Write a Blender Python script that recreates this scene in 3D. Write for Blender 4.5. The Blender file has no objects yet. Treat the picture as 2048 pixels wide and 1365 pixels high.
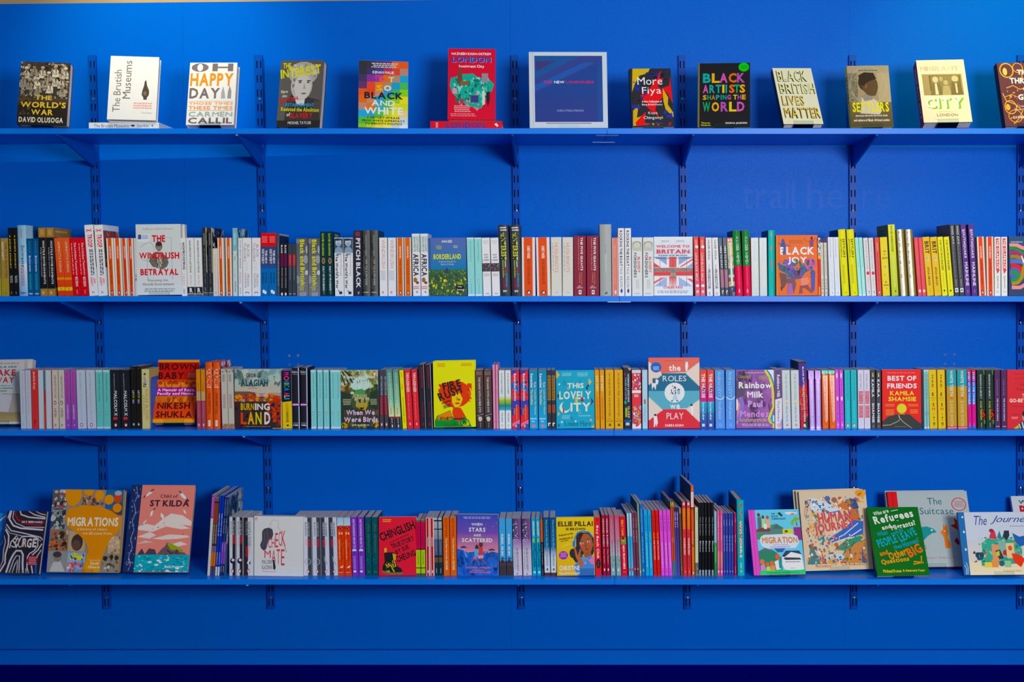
import bpy, bmesh, math, random
import numpy as np
from mathutils import Vector, Matrix
from mathutils.geometry import tessellate_polygon

# ------------------------------------------------------------------ camera, light, exposure
SC = bpy.context.scene
COL = SC.collection
F = 2515.0                       # focal length in pixels of the 2048 px wide frame
XA, YA = 1115.0, 653.0           # where the optical axis meets the frame
TH = math.atan(0.0357)           # the camera looks slightly down
CAM = Vector((0.0, -4.605, 1.417))
cd = bpy.data.cameras.new('camera'); cam = bpy.data.objects.new('camera', cd); COL.objects.link(cam)
cam.location = CAM; cam.rotation_euler = (math.pi/2-TH, 0, 0)
cd.sensor_width = 36; cd.lens = 36*F/2048
cd.shift_x = (1024-XA)/2048; cd.shift_y = (YA-682.5)/2048
cd.clip_start = .05; cd.clip_end = 60
SC.camera = cam
SC.view_settings.view_transform = 'Standard'; SC.view_settings.look = 'None'
SC.view_settings.gamma = 1; SC.view_settings.use_curve_mapping = False
SC.view_settings.exposure = 0.0

W = bpy.data.worlds.new('world'); SC.world = W; W.use_nodes = True
W.node_tree.nodes['Background'].inputs[0].default_value = (.78, .88, 1, 1)
W.node_tree.nodes['Background'].inputs[1].default_value = .14

def aim(o, tgt):
    o.rotation_euler = (Vector(tgt)-o.location).to_track_quat('-Z', 'Y').to_euler()
def area(name, loc, tgt, sx, sy, power, colr):
    l = bpy.data.lights.new(name, 'AREA'); l.shape = 'RECTANGLE'; l.size = sx; l.size_y = sy
    l.energy = power; l.color = colr
    o = bpy.data.objects.new(name, l); COL.objects.link(o); o.location = loc; aim(o, tgt); return o
def spot(name, loc, tgt, power, colr, ang, blend, rad):
    l = bpy.data.lights.new(name, 'SPOT'); l.energy = power; l.color = colr
    l.spot_size = math.radians(ang); l.spot_blend = blend; l.shadow_soft_size = rad
    o = bpy.data.objects.new(name, l); COL.objects.link(o); o.location = loc; aim(o, tgt); return o
area('shop_window_light', (1.75, -5.1, 1.92), (0.25, 0, 1.35), 1.2, .9, 156, (1, .985, .955))
area('ceiling_panel_light', (.3, -3.3, 3.3), (.15, 0, .9), 3.4, 1.0, 20, (.95, .98, 1))
spot('track_spotlight', (-1.42, -.85, 3.35), (-1.42, 0, 2.2), 86, (1, .93, .62), 52, 1, .025)
spot('track_spotlight', (1.62, -.95, 3.3), (1.62, 0, 2.1), 66, (1, .92, .26), 54, 1, .03)

def ray(px, py):
    d = Vector(((px-XA)/F, 0, 0)) + Vector((0, math.cos(TH), -math.sin(TH))) + Vector((0, math.sin(TH), math.cos(TH)))*((YA-py)/F)
    return d
def at(px, py, Y):               # a point of the plane y = Y seen at this pixel
    d = ray(px, py); return CAM + d*((Y-CAM.y)/d.y)
def proj(p):
    v = p-CAM; dep = v.y*math.cos(TH)-v.z*math.sin(TH); up = v.y*math.sin(TH)+v.z*math.cos(TH)
    return XA+F*v.x/dep, YA-F*up/dep

YF = -.36                        # front edge of the shelves
YS = -.305                       # plane of the book spines
THK = .0185
ZS = [at(1115, y, YF).z for y in (256.8, 592.8, 861.5, 1159.6)]   # tops of the four shelves

# ------------------------------------------------------------------ materials
def lin(c):
    return c/12.92 if c <= .04045 else ((c+.055)/1.055)**2.4
GAIN = 1.22
def C(h):
    r = [lin(int(h[i:i+2], 16)/255)*GAIN for i in (0, 2, 4)]
    y = .25*r[0]+.6*r[1]+.15*r[2]
    return tuple(min(.9, max(0, y+(x-y)*1.14)) for x in r)+(1,)
def mat(name, colr, rough=.5, metal=0, noise=.04, nscale=40, bump=0, bscale=200, bdist=.001, coat=0, spec=.5):
    m = bpy.data.materials.new(name); m.use_nodes = True; t = m.node_tree; n = t.nodes; b = n['Principled BSDF']
    b.inputs['Roughness'].default_value = rough; b.inputs['Metallic'].default_value = metal
    b.inputs['Coat Weight'].default_value = coat; b.inputs['Coat Roughness'].default_value = .2
    b.inputs['Specular IOR Level'].default_value = spec
    tc = n.new('ShaderNodeTexCoord'); nz = n.new('ShaderNodeTexNoise'); nz.inputs['Scale'].default_value = nscale
    nz.inputs['Detail'].default_value = 3
    t.links.new(tc.outputs['Object'], nz.inputs['Vector'])
    mr = n.new('ShaderNodeMapRange'); mr.inputs[3].default_value = 1-noise; mr.inputs[4].default_value = 1+noise
    t.links.new(nz.outputs[0], mr.inputs[0])
    mx = n.new('ShaderNodeVectorMath'); mx.operation = 'SCALE'
    if colr == 'attr':
        a = n.new('ShaderNodeAttribute'); a.attribute_name = 'Col'; t.links.new(a.outputs['Color'], mx.inputs[0])
    else:
        mx.inputs[0].default_value = colr[:3]
    t.links.new(mr.outputs[0], mx.inputs['Scale']); t.links.new(mx.outputs[0], b.inputs['Base Color'])
    if bump:
        n2 = n.new('ShaderNodeTexNoise'); n2.inputs['Scale'].default_value = bscale; n2.inputs['Detail'].default_value = 2
        t.links.new(tc.outputs['Object'], n2.inputs['Vector'])
        bp = n.new('ShaderNodeBump'); bp.inputs['Strength'].default_value = bump; bp.inputs['Distance'].default_value = bdist
        t.links.new(n2.outputs[0], bp.inputs['Height']); t.links.new(bp.outputs[0], b.inputs['Normal'])
    return m
BLUE = (.0, .136, .70, 1)
M_WALL = mat('blue_wall_paint', BLUE, .24, noise=.03, nscale=3, bump=.8, bscale=300, bdist=.0009, spec=.035)
M_GHOST = mat('blue_wall_paint_ghost', (.0, .129, .668, 1), .3, noise=.02, nscale=3, bump=.4, bscale=300, bdist=.0009, spec=.045)
M_SHELF = mat('blue_shelf_paint', (.0, .215, .92, 1), .34, noise=.03, nscale=8, bump=.1, bscale=300, bdist=.0003, spec=.22)
M_RAIL = mat('blue_metal_paint', (.0, .085, .50, 1), .35, noise=.04, nscale=20, spec=.08)
M_BASE = mat('blue_skirting_paint', (.0, .145, .74, 1), .45, noise=.04, nscale=6, spec=.06)
M_FLOOR = mat('navy_carpet', (.0002, .0008, .21, 1), .95, noise=.35, nscale=400, bump=.6, bscale=900, bdist=.002, spec=0)
M_BEIGE = mat('beige_upper_wall', (.55, .36, .17, 1), .7, noise=.25, nscale=4)
M_STEEL = mat('screw_steel', (.35, .36, .36, 1), .35, metal=.8)
M_CHIP = mat('bare_plate_metal', (.30, .52, .72, 1), .4, metal=.2)
M_HOLE = mat('dark_hole', (.004, .006, .02, 1), .9)
M_PLUG = mat('grey_wall_plug', (.35, .38, .42, 1), .6)
M_INK = mat('printed_card', 'attr', .42, noise=.03, nscale=60, spec=.13)
M_FOIL = mat('gold_foil', 'attr', .18, metal=.9, noise=.05, nscale=60)
M_SHINE = mat('satin_foil', 'attr', .28, metal=.35, noise=.05, nscale=60)
M_BEND = mat('blue_bookend_enamel', (.0, .14, .70, 1), .35, spec=.15)
def acrylic():
    m = bpy.data.materials.new('clear_acrylic'); m.use_nodes = True; t = m.node_tree; n = t.nodes; n.clear()
    o = n.new('ShaderNodeOutputMaterial'); a = n.new('ShaderNodeBsdfTransparent'); a.inputs[0].default_value = (.93, .96, .98, 1)
    g = n.new('ShaderNodeBsdfGlossy'); g.inputs['Roughness'].default_value = .08
    w = n.new('ShaderNodeFresnel'); w.inputs[0].default_value = 1.4; x = n.new('ShaderNodeMixShader')
    t.links.new(w.outputs[0], x.inputs[0]); t.links.new(a.outputs[0], x.inputs[1]); t.links.new(g.outputs[0], x.inputs[2]); t.links.new(x.outputs[0], o.inputs[0])
    return m
M_ACR = acrylic()
def pages():
    m = bpy.data.materials.new('page_edges'); m.use_nodes = True; t = m.node_tree; n = t.nodes; b = n['Principled BSDF']
    b.inputs['Roughness'].default_value = .8
    tc = n.new('ShaderNodeTexCoord'); mp = n.new('ShaderNodeMapping'); wv = n.new('ShaderNodeTexNoise')
    wv.inputs['Scale'].default_value = 1; mp.inputs['Scale'].default_value = (1400, 40, 6)
    t.links.new(tc.outputs['Object'], mp.inputs[0]); t.links.new(mp.outputs[0], wv.inputs['Vector'])
    cr = n.new('ShaderNodeValToRGB'); cr.color_ramp.elements[0].color = (.50, .49, .47, 1); cr.color_ramp.elements[1].color = (.80, .79, .76, 1)
    cr.color_ramp.elements[0].position = .3; cr.color_ramp.elements[1].position = .7
    t.links.new(wv.outputs[0], cr.inputs[0]); t.links.new(cr.outputs[0], b.inputs['Base Color'])
    return m
M_PAGE = pages()

# ------------------------------------------------------------------ object helpers
def link(name, data, parent=None):
    o = bpy.data.objects.new(name, data); COL.objects.link(o)
    if parent: o.parent = parent
    return o
def pydata(name, vs, fs, m, parent=None, cols=None):
    me = bpy.data.meshes.new(name); me.from_pydata(vs, [], fs); me.materials.append(m)
    if cols is not None:
        a = me.color_attributes.new('Col', 'FLOAT_COLOR', 'CORNER')
        a.data.foreach_set('color', np.array(cols, dtype=np.float32).ravel())
    me.update()
    return link(name, me, parent)
def box_vf(x0, x1, y0, y1, z0, z1):
    v = [(x0,y0,z0),(x1,y0,z0),(x1,y1,z0),(x0,y1,z0),(x0,y0,z1),(x1,y0,z1),(x1,y1,z1),(x0,y1,z1)]
    f = [(3,2,1,0),(4,5,6,7),(0,1,5,4),(1,2,6,5),(2,3,7,6),(3,0,4,7)]
    return v, f
def boxes(name, lst, m, parent=None):
    V, Fc = [], []
    for b in lst:
        v, f = box_vf(*b); k = len(V); V += v; Fc += [tuple(i+k for i in q) for q in f]
    return pydata(name, V, Fc, m, parent)
def bevel(o, w, seg=2):
    bm = bmesh.new(); bm.from_mesh(o.data)
    bmesh.ops.bevel(bm, geom=bm.edges[:], offset=w, segments=seg, affect='EDGES', clamp_overlap=True)
    bm.to_mesh(o.data); bm.free(); return o
def prism(name, poly, z0, z1, m, parent=None, colr=None):    # poly in xy, extruded along z
    n = len(poly)
    V = [(x, y, z0) for x, y in poly]+[(x, y, z1) for x, y in poly]
    Fc = [(i, (i+1) % n, n+(i+1) % n, n+i) for i in range(n)]
    tri = tessellate_polygon([[Vector((x, y, 0)) for x, y in poly]])
    for t in tri:
        a = Vector(poly[t[1]])-Vector(poly[t[0]]); b = Vector(poly[t[2]])-Vector(poly[t[0]])
        if a.x*b.y-a.y*b.x < 0: t = (t[2], t[1], t[0])
        Fc.append(tuple(n+i for i in t)); Fc.append(tuple(reversed(t)))
    cols = [colr]*sum(len(f) for f in Fc) if colr else None
    return pydata(name, V, Fc, m, parent, cols)
def tag(o, label=None, cat=None, group=None, kind=None):
    if label: o['label'] = label
    if cat: o['category'] = cat
    if group: o['group'] = group
    if kind: o['kind'] = kind
    return o
def empty(name, loc, mtx=None):
    o = bpy.data.objects.new(name, None); COL.objects.link(o); o.empty_display_size = .03
    if mtx is not None: o.matrix_world = mtx
    else: o.location = loc
    return o
def disc(name, c, r, m, parent=None, n=10, dy=.001, ring=None):   # small disc facing the room
    V = [(c[0], c[1]-dy, c[2])]; Fc = []
    for i in range(n):
        a = 2*math.pi*i/n; V.append((c[0]+r*math.cos(a), c[1]-dy*.4, c[2]+r*math.sin(a)))
    for i in range(n): Fc.append((0, 1+i, 1+(i+1) % n))
    k = len(V)
    for i in range(n):
        a = 2*math.pi*i/n; V.append((c[0]+r*math.cos(a), c[1], c[2]+r*math.sin(a)))
    for i in range(n): Fc.append((1+i, k+i, k+(i+1) % n, 1+(i+1) % n))
    return pydata(name, V, Fc, m, parent)

# ------------------------------------------------------------------ lettering: glyph outlines of Blender's own font
GL = {}
CHARS = "ABCDEFGHIJKLMNOPQRSTUVWXYZabcdefghijklmnopqrstuvwxyz0123456789&?!'.,-:+/()"
def load_glyphs():
    tmp = []
    for w, off in ((0, 0), (1, .033)):
        for ch in CHARS:
            cu = bpy.data.curves.new('glyph', 'FONT'); cu.body = ch; cu.resolution_u = 2; cu.offset = 0 if ch in 'MWNmw' else off
            o = bpy.data.objects.new('glyph', cu); COL.objects.link(o); tmp.append((w, ch, o))
    bpy.context.view_layer.update()
    dg = bpy.context.evaluated_depsgraph_get()
    for w, ch, o in tmp:
        me = o.evaluated_get(dg).to_mesh()
        v = [(p.co.x, p.co.y) for p in me.vertices]; f = [tuple(q.vertices) for q in me.polygons]
        x0 = min(p[0] for p in v); x1 = max(p[0] for p in v)
        v = [(p[0]-x0, p[1], 0) for p in v]
        if w and ch in 'MWNmw':          # heavier by doubling the stroke sideways
            k = len(v); v = v+[(p[0]+.045, p[1], .000012) for p in v]; f = f+[tuple(i+k for i in q) for q in f]; x1 += .045
        GL[(w, ch)] = (v, f, x1-x0)
    for w, ch, o in tmp:
        cu = o.data; bpy.data.objects.remove(o); bpy.data.curves.remove(cu)
load_glyphs()
def layout(text, w=0, sp=.085):
    V, Fc, x = [], [], 0
    for ch in text:
        if ch == ' ': x += .26; continue
        g = GL.get((w, ch))
        if not g: continue
        k = len(V); V += [(x+p[0], p[1], p[2]) for p in g[0]]; Fc += [tuple(i+k for i in q) for q in g[1]]
        x += g[2]+sp
    if not V: return [], []
    x0 = min(p[0] for p in V); x1 = max(p[0] for p in V); y0 = min(p[1] for p in V); y1 = max(p[1] for p in V)
    if y1-y0 < .4: y0 = 0; y1 = max(y1, .5)
    return [((p[0]-x0)/(x1-x0), (p[1]-y0)/(y1-y0), p[2]) for p in V], Fc

# ------------------------------------------------------------------ a printed surface
class Cv:
    """flat print on a w x h surface; design coordinates x0..x1 (left-right), yt..yb (top-down)"""
    def __init__(s, w, h, x0, x1, yt, yb, bulge=0):
        s.w, s.h, s.x0, s.x1, s.yt, s.yb, s.bulge = w, h, x0, x1, yt, yb, bulge
        s.off = .00012; s.A = ([], [], []); s.T = ([], [], [])
    def uv(s, x, y):
        u = (x-s.x0)/(s.x1-s.x0)*s.w; v = (s.yb-y)/(s.yb-s.yt)*s.h
        return min(max(u, .0002), s.w-.0002), min(max(v, .0002), s.h-.0002)
    def p3(s, u, v, dz=0):
        b = s.bulge*(1-(2*u/s.w-1)**2) if s.bulge else 0
        return (u, -b-s.off-dz, v)
    def put(s, tgt, pts, faces, cols):
        k = len(tgt[0])
        for p in pts: tgt[0].append(s.p3(*s.uv(p[0], p[1]), p[2] if len(p) > 2 else 0))
        for f in faces:
            a, b, c = (pts[f[i]][:2] for i in range(3))
            cr = (b[0]-a[0])*(c[1]-a[1])-(b[1]-a[1])*(c[0]-a[0])     # y runs down: flip
            if cr > 0: f = tuple(reversed(f))
            tgt[1].append(tuple(i+k for i in f))
            for i in f: tgt[2].append(cols[i] if isinstance(cols, list) else cols)
    def up(s): s.off += .00004
    def rect(s, x0, y0, x1, y1, c0, c1=None, hor=False):
        s.up(); n = 5 if s.bulge else 1; c1 = c1 or c0; P, Q, K = [], [], []
        for i in range(n+1):
            x = x0+(x1-x0)*i/n; P += [(x, y0), (x, y1)]
            if hor:
                t = i/n; m = tuple(c0[j]*(1-t)+c1[j]*t for j in range(4)); K += [m, m]
            else: K += [c0, c1]
            if i: k = 2*i; Q.append((k-2, k, k+1, k-1))
        s.put(s.A, P, Q, K)
    def poly(s, pts, c):
        s.up(); tri = tessellate_polygon([[Vector((x, y, 0)) for x, y in pts]])
        s.put(s.A, list(pts), [tuple(t) for t in tri], c)
    def ell(s, cx, cy, rx, ry, c, n=18, a0=0, a1=2*math.pi):
        s.up(); P = [(cx, cy)]+[(cx+rx*math.cos(a0+(a1-a0)*i/n), cy+ry*math.sin(a0+(a1-a0)*i/n)) for i in range(n+1)]
        s.put(s.A, P, [(0, i, i+1) for i in range(1, n+1)], c)
    def ring(s, cx, cy, rx, ry, t, c, n=24):
        s.up(); P = []
        for i in range(n+1):
            a = 2*math.pi*i/n; P += [(cx+rx*math.cos(a), cy+ry*math.sin(a)), (cx+rx*t*math.cos(a), cy+ry*t*math.sin(a))]
        s.put(s.A, P, [(2*i, 2*i+2, 2*i+3, 2*i+1) for i in range(n)], c)
    def line(s, pts, wd, c):
        s.up(); asp = (s.w/(s.x1-s.x0))/(s.h/(s.yb-s.yt)); P = []
        for i, p in enumerate(pts):
            a = pts[max(i-1, 0)]; b = pts[min(i+1, len(pts)-1)]
            dx, dy = (b[0]-a[0])*asp, b[1]-a[1]; L = math.hypot(dx, dy) or 1
            nx, ny = -dy/L*wd/2/asp, dx/L*wd/2
            P += [(p[0]+nx, p[1]+ny), (p[0]-nx, p[1]-ny)]
        s.put(s.A, P, [(2*i, 2*i+2, 2*i+3, 2*i+1) for i in range(len(pts)-1)], c)
    def text(s, t, x0, y0, x1, y1, c, w=0, slant=0, tgt=None):
        s.up(); V, Fc = layout(t, w)
        if V: s.put(tgt or s.T, [(x0+(x1-x0)*(a+slant*(b-.5)), y1+(y0-y1)*b, d) for a, b, d in V], Fc, c)
    def vtext(s, t, y0, y1, x0, x1, c, w=0):           # reads downwards
        s.up(); V, Fc = layout(t, w)
        if V: s.put(s.T, [(x0+(x1-x0)*b, y0+(y1-y0)*a, d) for a, b, d in V], Fc, c)
    def utext(s, t, y0, y1, x0, x1, c, w=0):           # reads upwards
        s.up(); V, Fc = layout(t, w)
        if V: s.put(s.T, [(x1+(x0-x1)*b, y1+(y0-y1)*a, d) for a, b, d in V], Fc, c)
    def rtext(s, t, x0, y0, x1, y1, hgt, c, w=1):      # along a slanted baseline
        s.up(); V, Fc = layout(t, w); asp = (s.w/(s.x1-s.x0))/(s.h/(s.yb-s.yt))
        dx, dy = (x1-x0)*asp, y1-y0; L = math.hypot(dx, dy); nx, ny = dy/L*hgt/asp, -dx/L*hgt
        s.put(s.T, [(x0+(x1-x0)*a+nx*b, y0+(y1-y0)*a+ny*b, d) for a, b, d in V], Fc, c)
    def words(s, x0, y0, x1, y1, c, n=2, seed=0):      # blurb too small to read
        r = random.Random(seed+int(x0*7+y0*3)); s.up(); h = (y1-y0)/n
        P, Q = [], []
        for i in range(n):
            x = x0+r.random()*.08*(x1-x0); e = x1-r.random()*.08*(x1-x0)
            while x < e:
                L = min((x1-x0)*(.05+.09*r.random()), e-x); k = len(P); a, b = y0+i*h+h*.2, y0+i*h+h*.75
                P += [(x, a), (x+L, a), (x+L, b), (x, b)]; Q.append((k, k+1, k+2, k+3)); x += L+(x1-x0)*.025
        s.put(s.T, P, Q, c)
    def vwords(s, y0, y1, x0, x1, c, n=1, seed=0):
        r = random.Random(seed+int(y0)); s.up(); h = (x1-x0)/n; P, Q = [], []
        for i in range(n):
            y = y0
            while y < y1-2:
                L = min((y1-y0)*(.05+.1*r.random()), y1-y); k = len(P); a, b = x0+i*h+h*.15, x0+i*h+h*.8
                P += [(a, y), (b, y), (b, y+L), (a, y+L)]; Q.append((k, k+1, k+2, k+3)); y += L+(y1-y0)*.03
        s.put(s.T, P, Q, c)
    def spk(s, x0, y0, x1, y1, cols, n, r0, r1, seed=1, ratio=1.0):    # scattered painted marks
        r = random.Random(seed)
        for i in range(n):
            if i % 12 == 0: s.up()
            cx, cy = x0+(x1-x0)*r.random(), y0+(y1-y0)*r.random(); m = r.choice([5, 6, 7]); a = r.random()*6
            q = r0+(r1-r0)*r.random(); th = r.random()*3.14; e = .35+.65*r.random()
            P = []
            for j in range(m):
                t = a+2*math.pi*j/m; k = q*(.6+.5*r.random()); X, Y = k*math.cos(t), k*e*math.sin(t)
                P.append((min(max(cx+(X*math.cos(th)-Y*math.sin(th)), x0), x1), min(max(cy+(X*math.sin(th)+Y*math.cos(th))*ratio, y0), y1)))
            s.put(s.A, [(cx, cy)]+P, [(0, 1+j, 1+(j+1) % m) for j in range(m)], C(r.choice(cols)))
    def run(s, ops):
        for o in ops:
            k = o[0]
            if k == 'b': s.rect(s.x0, o[1], s.x1, o[2], C(o[3]))
            elif k == 'g': s.rect(s.x0, o[1], s.x1, o[2], C(o[3]), C(o[4]))
            elif k == 'R': s.rect(o[1], o[2], o[3], o[4], C(o[5]))
            elif k == 'G': s.rect(o[1], o[2], o[3], o[4], C(o[5]), C(o[6]))
            elif k == 'H': s.rect(o[1], o[2], o[3], o[4], C(o[5]), C(o[6]), True)
            elif k == 'P': s.poly(o[1], C(o[2]))
            elif k == 'E': s.ell(*o[1:5], C(o[5]))
            elif k == 'O': s.ring(*o[1:6], C(o[6]))
            elif k == 'L': s.line(o[1], o[2], C(o[3]))
            elif k == 't': s.text(o[1], *o[2:6], C(o[6]), *(o[7:]))
            elif k == 'v': s.vtext(o[1], *o[2:6], C(o[6]), *(o[7:]))
            elif k == 'u': s.utext(o[1], *o[2:6], C(o[6]), *(o[7:]))
            elif k == 'r': s.rtext(o[1], *o[2:7], C(o[7]), *(o[8:]))
            elif k == 'w': s.words(*o[1:5], C(o[5]), *(o[6:]))
            elif k == 'x': s.vwords(*o[1:5], C(o[5]), *(o[6:]))
            elif k == 'S': s.spk(*o[1:5], o[5].split(), *(o[6:]))
            elif k == 'q':                               # small oval bird emblem: x, y, rx, ry, ring colour
                s.ell(o[1], o[2], o[3], o[4], C(o[5])); s.ell(o[1], o[2]+o[4]*.1, o[3]*.55, o[4]*.75, C('f4f0ea')); s.ell(o[1]-o[3]*.1, o[2]-o[4]*.6, o[3]*.3, o[4]*.25, C('101010'))
    def build(s, an, tn, parent, m):
        out = []
        for nm, B, mm in ((an, s.A, m), (tn, s.T, M_INK)):
            if B[1]: out.append(pydata(nm, B[0], B[1], mm, parent, B[2]))
        return out
def kids(src, dst):
    for ch in src.children:
        c = ch.copy(); COL.objects.link(c); c.parent = dst

# ------------------------------------------------------------------ books
CTX = {}
def REG(x0, y0, s, shelf, yb=1165): CTX.update(x0=x0, y0=y0, s=s, shelf=shelf, yb=yb)
ORD = {1: [''], 2: [', left copy', ', right copy'], 3: [', left copy', ', middle copy', ', right copy'],
       4: [', first of four copies', ', second of four copies', ', third of four copies', ', last of four copies'],
       5: [', leftmost of five copies', ', second of five copies', ', middle of five copies', ', fourth of five copies', ', rightmost of five copies']}
SHELFN = ['top shelf', 'second shelf', 'third shelf', 'bottom shelf']
def bookbody(root, w, h, d, c, hb, bulge):
    t = .0022 if hb else .0004; cap = .003 if hb else 0
    n = 6 if bulge else 1
    fr = [(w*i/n, -bulge*(1-(2*i/n-1)**2)) for i in range(n+1)]
    if not hb and w > .004: e = .0007; fr = [(0, e), (e, 0), (w-e, 0), (w, e)]
    inner = [(w-t, d), (w-t, t), (t, t), (t, d)]
    prism('cover', [(0, d)]+fr+[(w, d)]+inner, 0, h, M_INK, root, c)
    boxes('page_block', [(t*1.05, w-t*1.05, t*1.2, d-(.003 if hb else .0002), cap, h-cap-(0 if hb else .0003))], M_PAGE, root)
def B(label, ws, ytop, base, ops=(), d=None, hb=0, side=None, sops=(), m=None, ybot=None, cat='book', setb=0, yaw=0):
    x0, y0, s, sh = CTX['x0'], CTX['y0'], CTX['s'], CTX['shelf']
    zs = ZS[sh]; Y = YS+setb; n = len(ws)
    zb = proj(Vector((0, Y, zs)))[1]
    ht = at(XA, y0+ytop/s, Y).z-zs
    if d is None: d = .129 if ht < .215 else .153
    first = None; lab = ORD[n]
    wm = sum((a[1]-a[0])/s for a in ws)/n*(-CAM.y+Y)/F-.0006
    for i, (bl, br, tl, tr) in enumerate(ws):
        pb = proj(Vector((0, Y, zs)))[1]
        L = at(x0+bl/s, pb, Y); R = at(x0+br/s, pb, Y); TL = at(x0+tl/s, y0+ytop/s, Y)
        lean = math.atan2(TL.x-L.x, ht)
        hh = ht
        w = min(wm, (R.x-L.x)-.0002)
        ang = lean
        if first is None:
            o = empty('hardback_book' if hb else 'paperback_book', (0, 0, 0)); first = o
            bulge = w*.14 if hb and w > .012 else 0
            bookbody(o, w, hh, d, C(base), hb, bulge)
            cv = Cv(w, hh, 0, 100, ytop, CTX['yb'] if ybot is None else ybot, bulge); cv.run(ops)
            cv.build('spine_artwork', 'spine_lettering', o, m or M_INK)
            if side:
                cs = Cv(d, hh, 0, 100, 0, 100); cs.run([('b', 0, 100, side[1])]+list(sops))
                for q in cs.build('side_artwork', 'side_lettering', o, M_INK):
                    if side[0] == 'R': q.matrix_local = Matrix.Translation((w, 0, 0)) @ Matrix.Rotation(math.pi/2, 4, 'Z')
                    else: q.matrix_local = Matrix.Translation((0, d, 0)) @ Matrix.Rotation(-math.pi/2, 4, 'Z')
            ww = w
        else:
            o = bpy.data.objects.new(first.name, None); COL.objects.link(o); o.empty_display_size = .03; kids(first, o)
        if ang <= 0: piv = Matrix.Translation((L.x+.0003, Y, zs)) @ Matrix.Rotation(ang, 4, 'Y')
        else: piv = Matrix.Translation((L.x+.0003+ww, Y, zs)) @ Matrix.Rotation(ang, 4, 'Y') @ Matrix.Translation((-ww, 0, 0))
        if yaw: piv = piv @ Matrix.Rotation(math.radians(yaw), 4, 'Z')
        o.matrix_world = piv
        tag(o, label+lab[i], cat, 'books standing spine out on the '+SHELFN[sh])
    return first

def solve(cor, Y0, zb, T, sY=.015):
    """pose of a rectangle whose four corners are seen at the given pixels, standing on height zb"""
    tl, tr, br, bl = cor
    a = at(*bl, Y0); b = at(*br, Y0); t = at(*tl, Y0)
    p = np.array([a.x, Y0, .15, 0, 0, (b.x-a.x), (t.z-a.z)*1.02])
    def M(p):
        X, Y, al, be, ga, Wd, H = p
        z = zb+T*math.sin(abs(al))+max(0, Wd*math.sin(ga))
        return Matrix.Translation((X, Y, z)) @ Matrix.Rotation(be, 4, 'Z') @ Matrix.Rotation(-al, 4, 'X') @ Matrix.Rotation(ga, 4, 'Y')
    def res(p):
        m = M(p); Wd, H = p[5], p[6]; r = []
        for (x, z), q in (((0, H), tl), ((Wd, H), tr), ((Wd, 0), br), ((0, 0), bl)):
            u, v = proj(m @ Vector((x, 0, z))); r += [u-q[0], v-q[1]]
        r += [(p[1]-Y0)/sY, (p[2]-.15)/.12, p[3]/.06, p[4]/.02]
        return np.array(r)
    for _ in range(25):
        r = res(p); J = np.zeros((len(r), 7))
        for i in range(7):
            q = p.copy(); q[i] += 1e-5; J[:, i] = (res(q)-r)/1e-5
        p = p-np.linalg.solve(J.T @ J+1e-6*np.eye(7), J.T @ r)
        p[2] = min(max(p[2], 0.0), .6)
    return M(p), p
def FB(label, cor, T, base, ops, hb=0, spine=None, spw=0, behind=0, Yb=None, zlift=0, stand=0, bdx=.004, name=None, m=None, sops=(), blabel=None, bcol=None):
    """book standing with its front cover to the room; cor = tl, tr, br, bl in zoom units"""
    x0, y0, s, sh = CTX['x0'], CTX['y0'], CTX['s'], CTX['shelf']
    px = [(x0+a/s, y0+b/s) for a, b in cor]
    Y0 = Yb if Yb is not None else YS
    zb = ZS[sh]+zlift+(.003 if stand else 0)
    M, p = solve(px, Y0, zb, T)
    w, h = p[5], p[6]
    nm = name or ('hardback_book' if hb else 'paperback_book')
    for k in range(behind, -1, -1):
        o = empty(nm, None, M @ Matrix.Translation((-bdx*k, (T+.0012)*k, (T+.0012)*k*math.tan(p[2]))))
        t = .0024 if hb else .0005; cap = .003 if hb else 0
        bc = C(spine or base)
        prism('cover', [(t, T), (w, T), (w, T-t), (t*1.5, T-t), (t*1.5, t), (w, t), (w, 0), (t*.6, 0), (0, t*.6), (0, T-t*.6), (t*.6, T)][::-1], 0, h, M_INK, o, bc if k == 0 or bcol is None else C(bcol))
        boxes('page_block', [(t*1.6, w-(.0022 if hb else .0006), t*1.1, T-t*1.1, cap, h-cap-.0003)], M_PAGE, o)
        cv = Cv(w, h, 0, 100, 0, 100); cv.run([('b', 0, 100, base)])
        if k == 0: cv.run(ops)
        cv.build('cover_artwork', 'cover_lettering', o, m or M_INK)
        if sops and k == 0:
            cs = Cv(T, h, 0, 100, 0, 100); cs.run(sops)
            for q in cs.build('spine_artwork', 'spine_lettering', o, M_INK):
                q.matrix_local = Matrix.Translation((0, T, 0)) @ Matrix.Rotation(-math.pi/2, 4, 'Z')
        lb = label if k == 0 else (blabel or 'spare copy') + (', rearmost' if k == 2 else '')
        tag(o, lb, 'book', 'books facing out on the '+SHELFN[sh])
    if stand: easel(M, w, h, T*(behind+1), ZS[sh]+zlift, stand)
    return M, w, h
EN = [0]
STANDLAB = []
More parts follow.
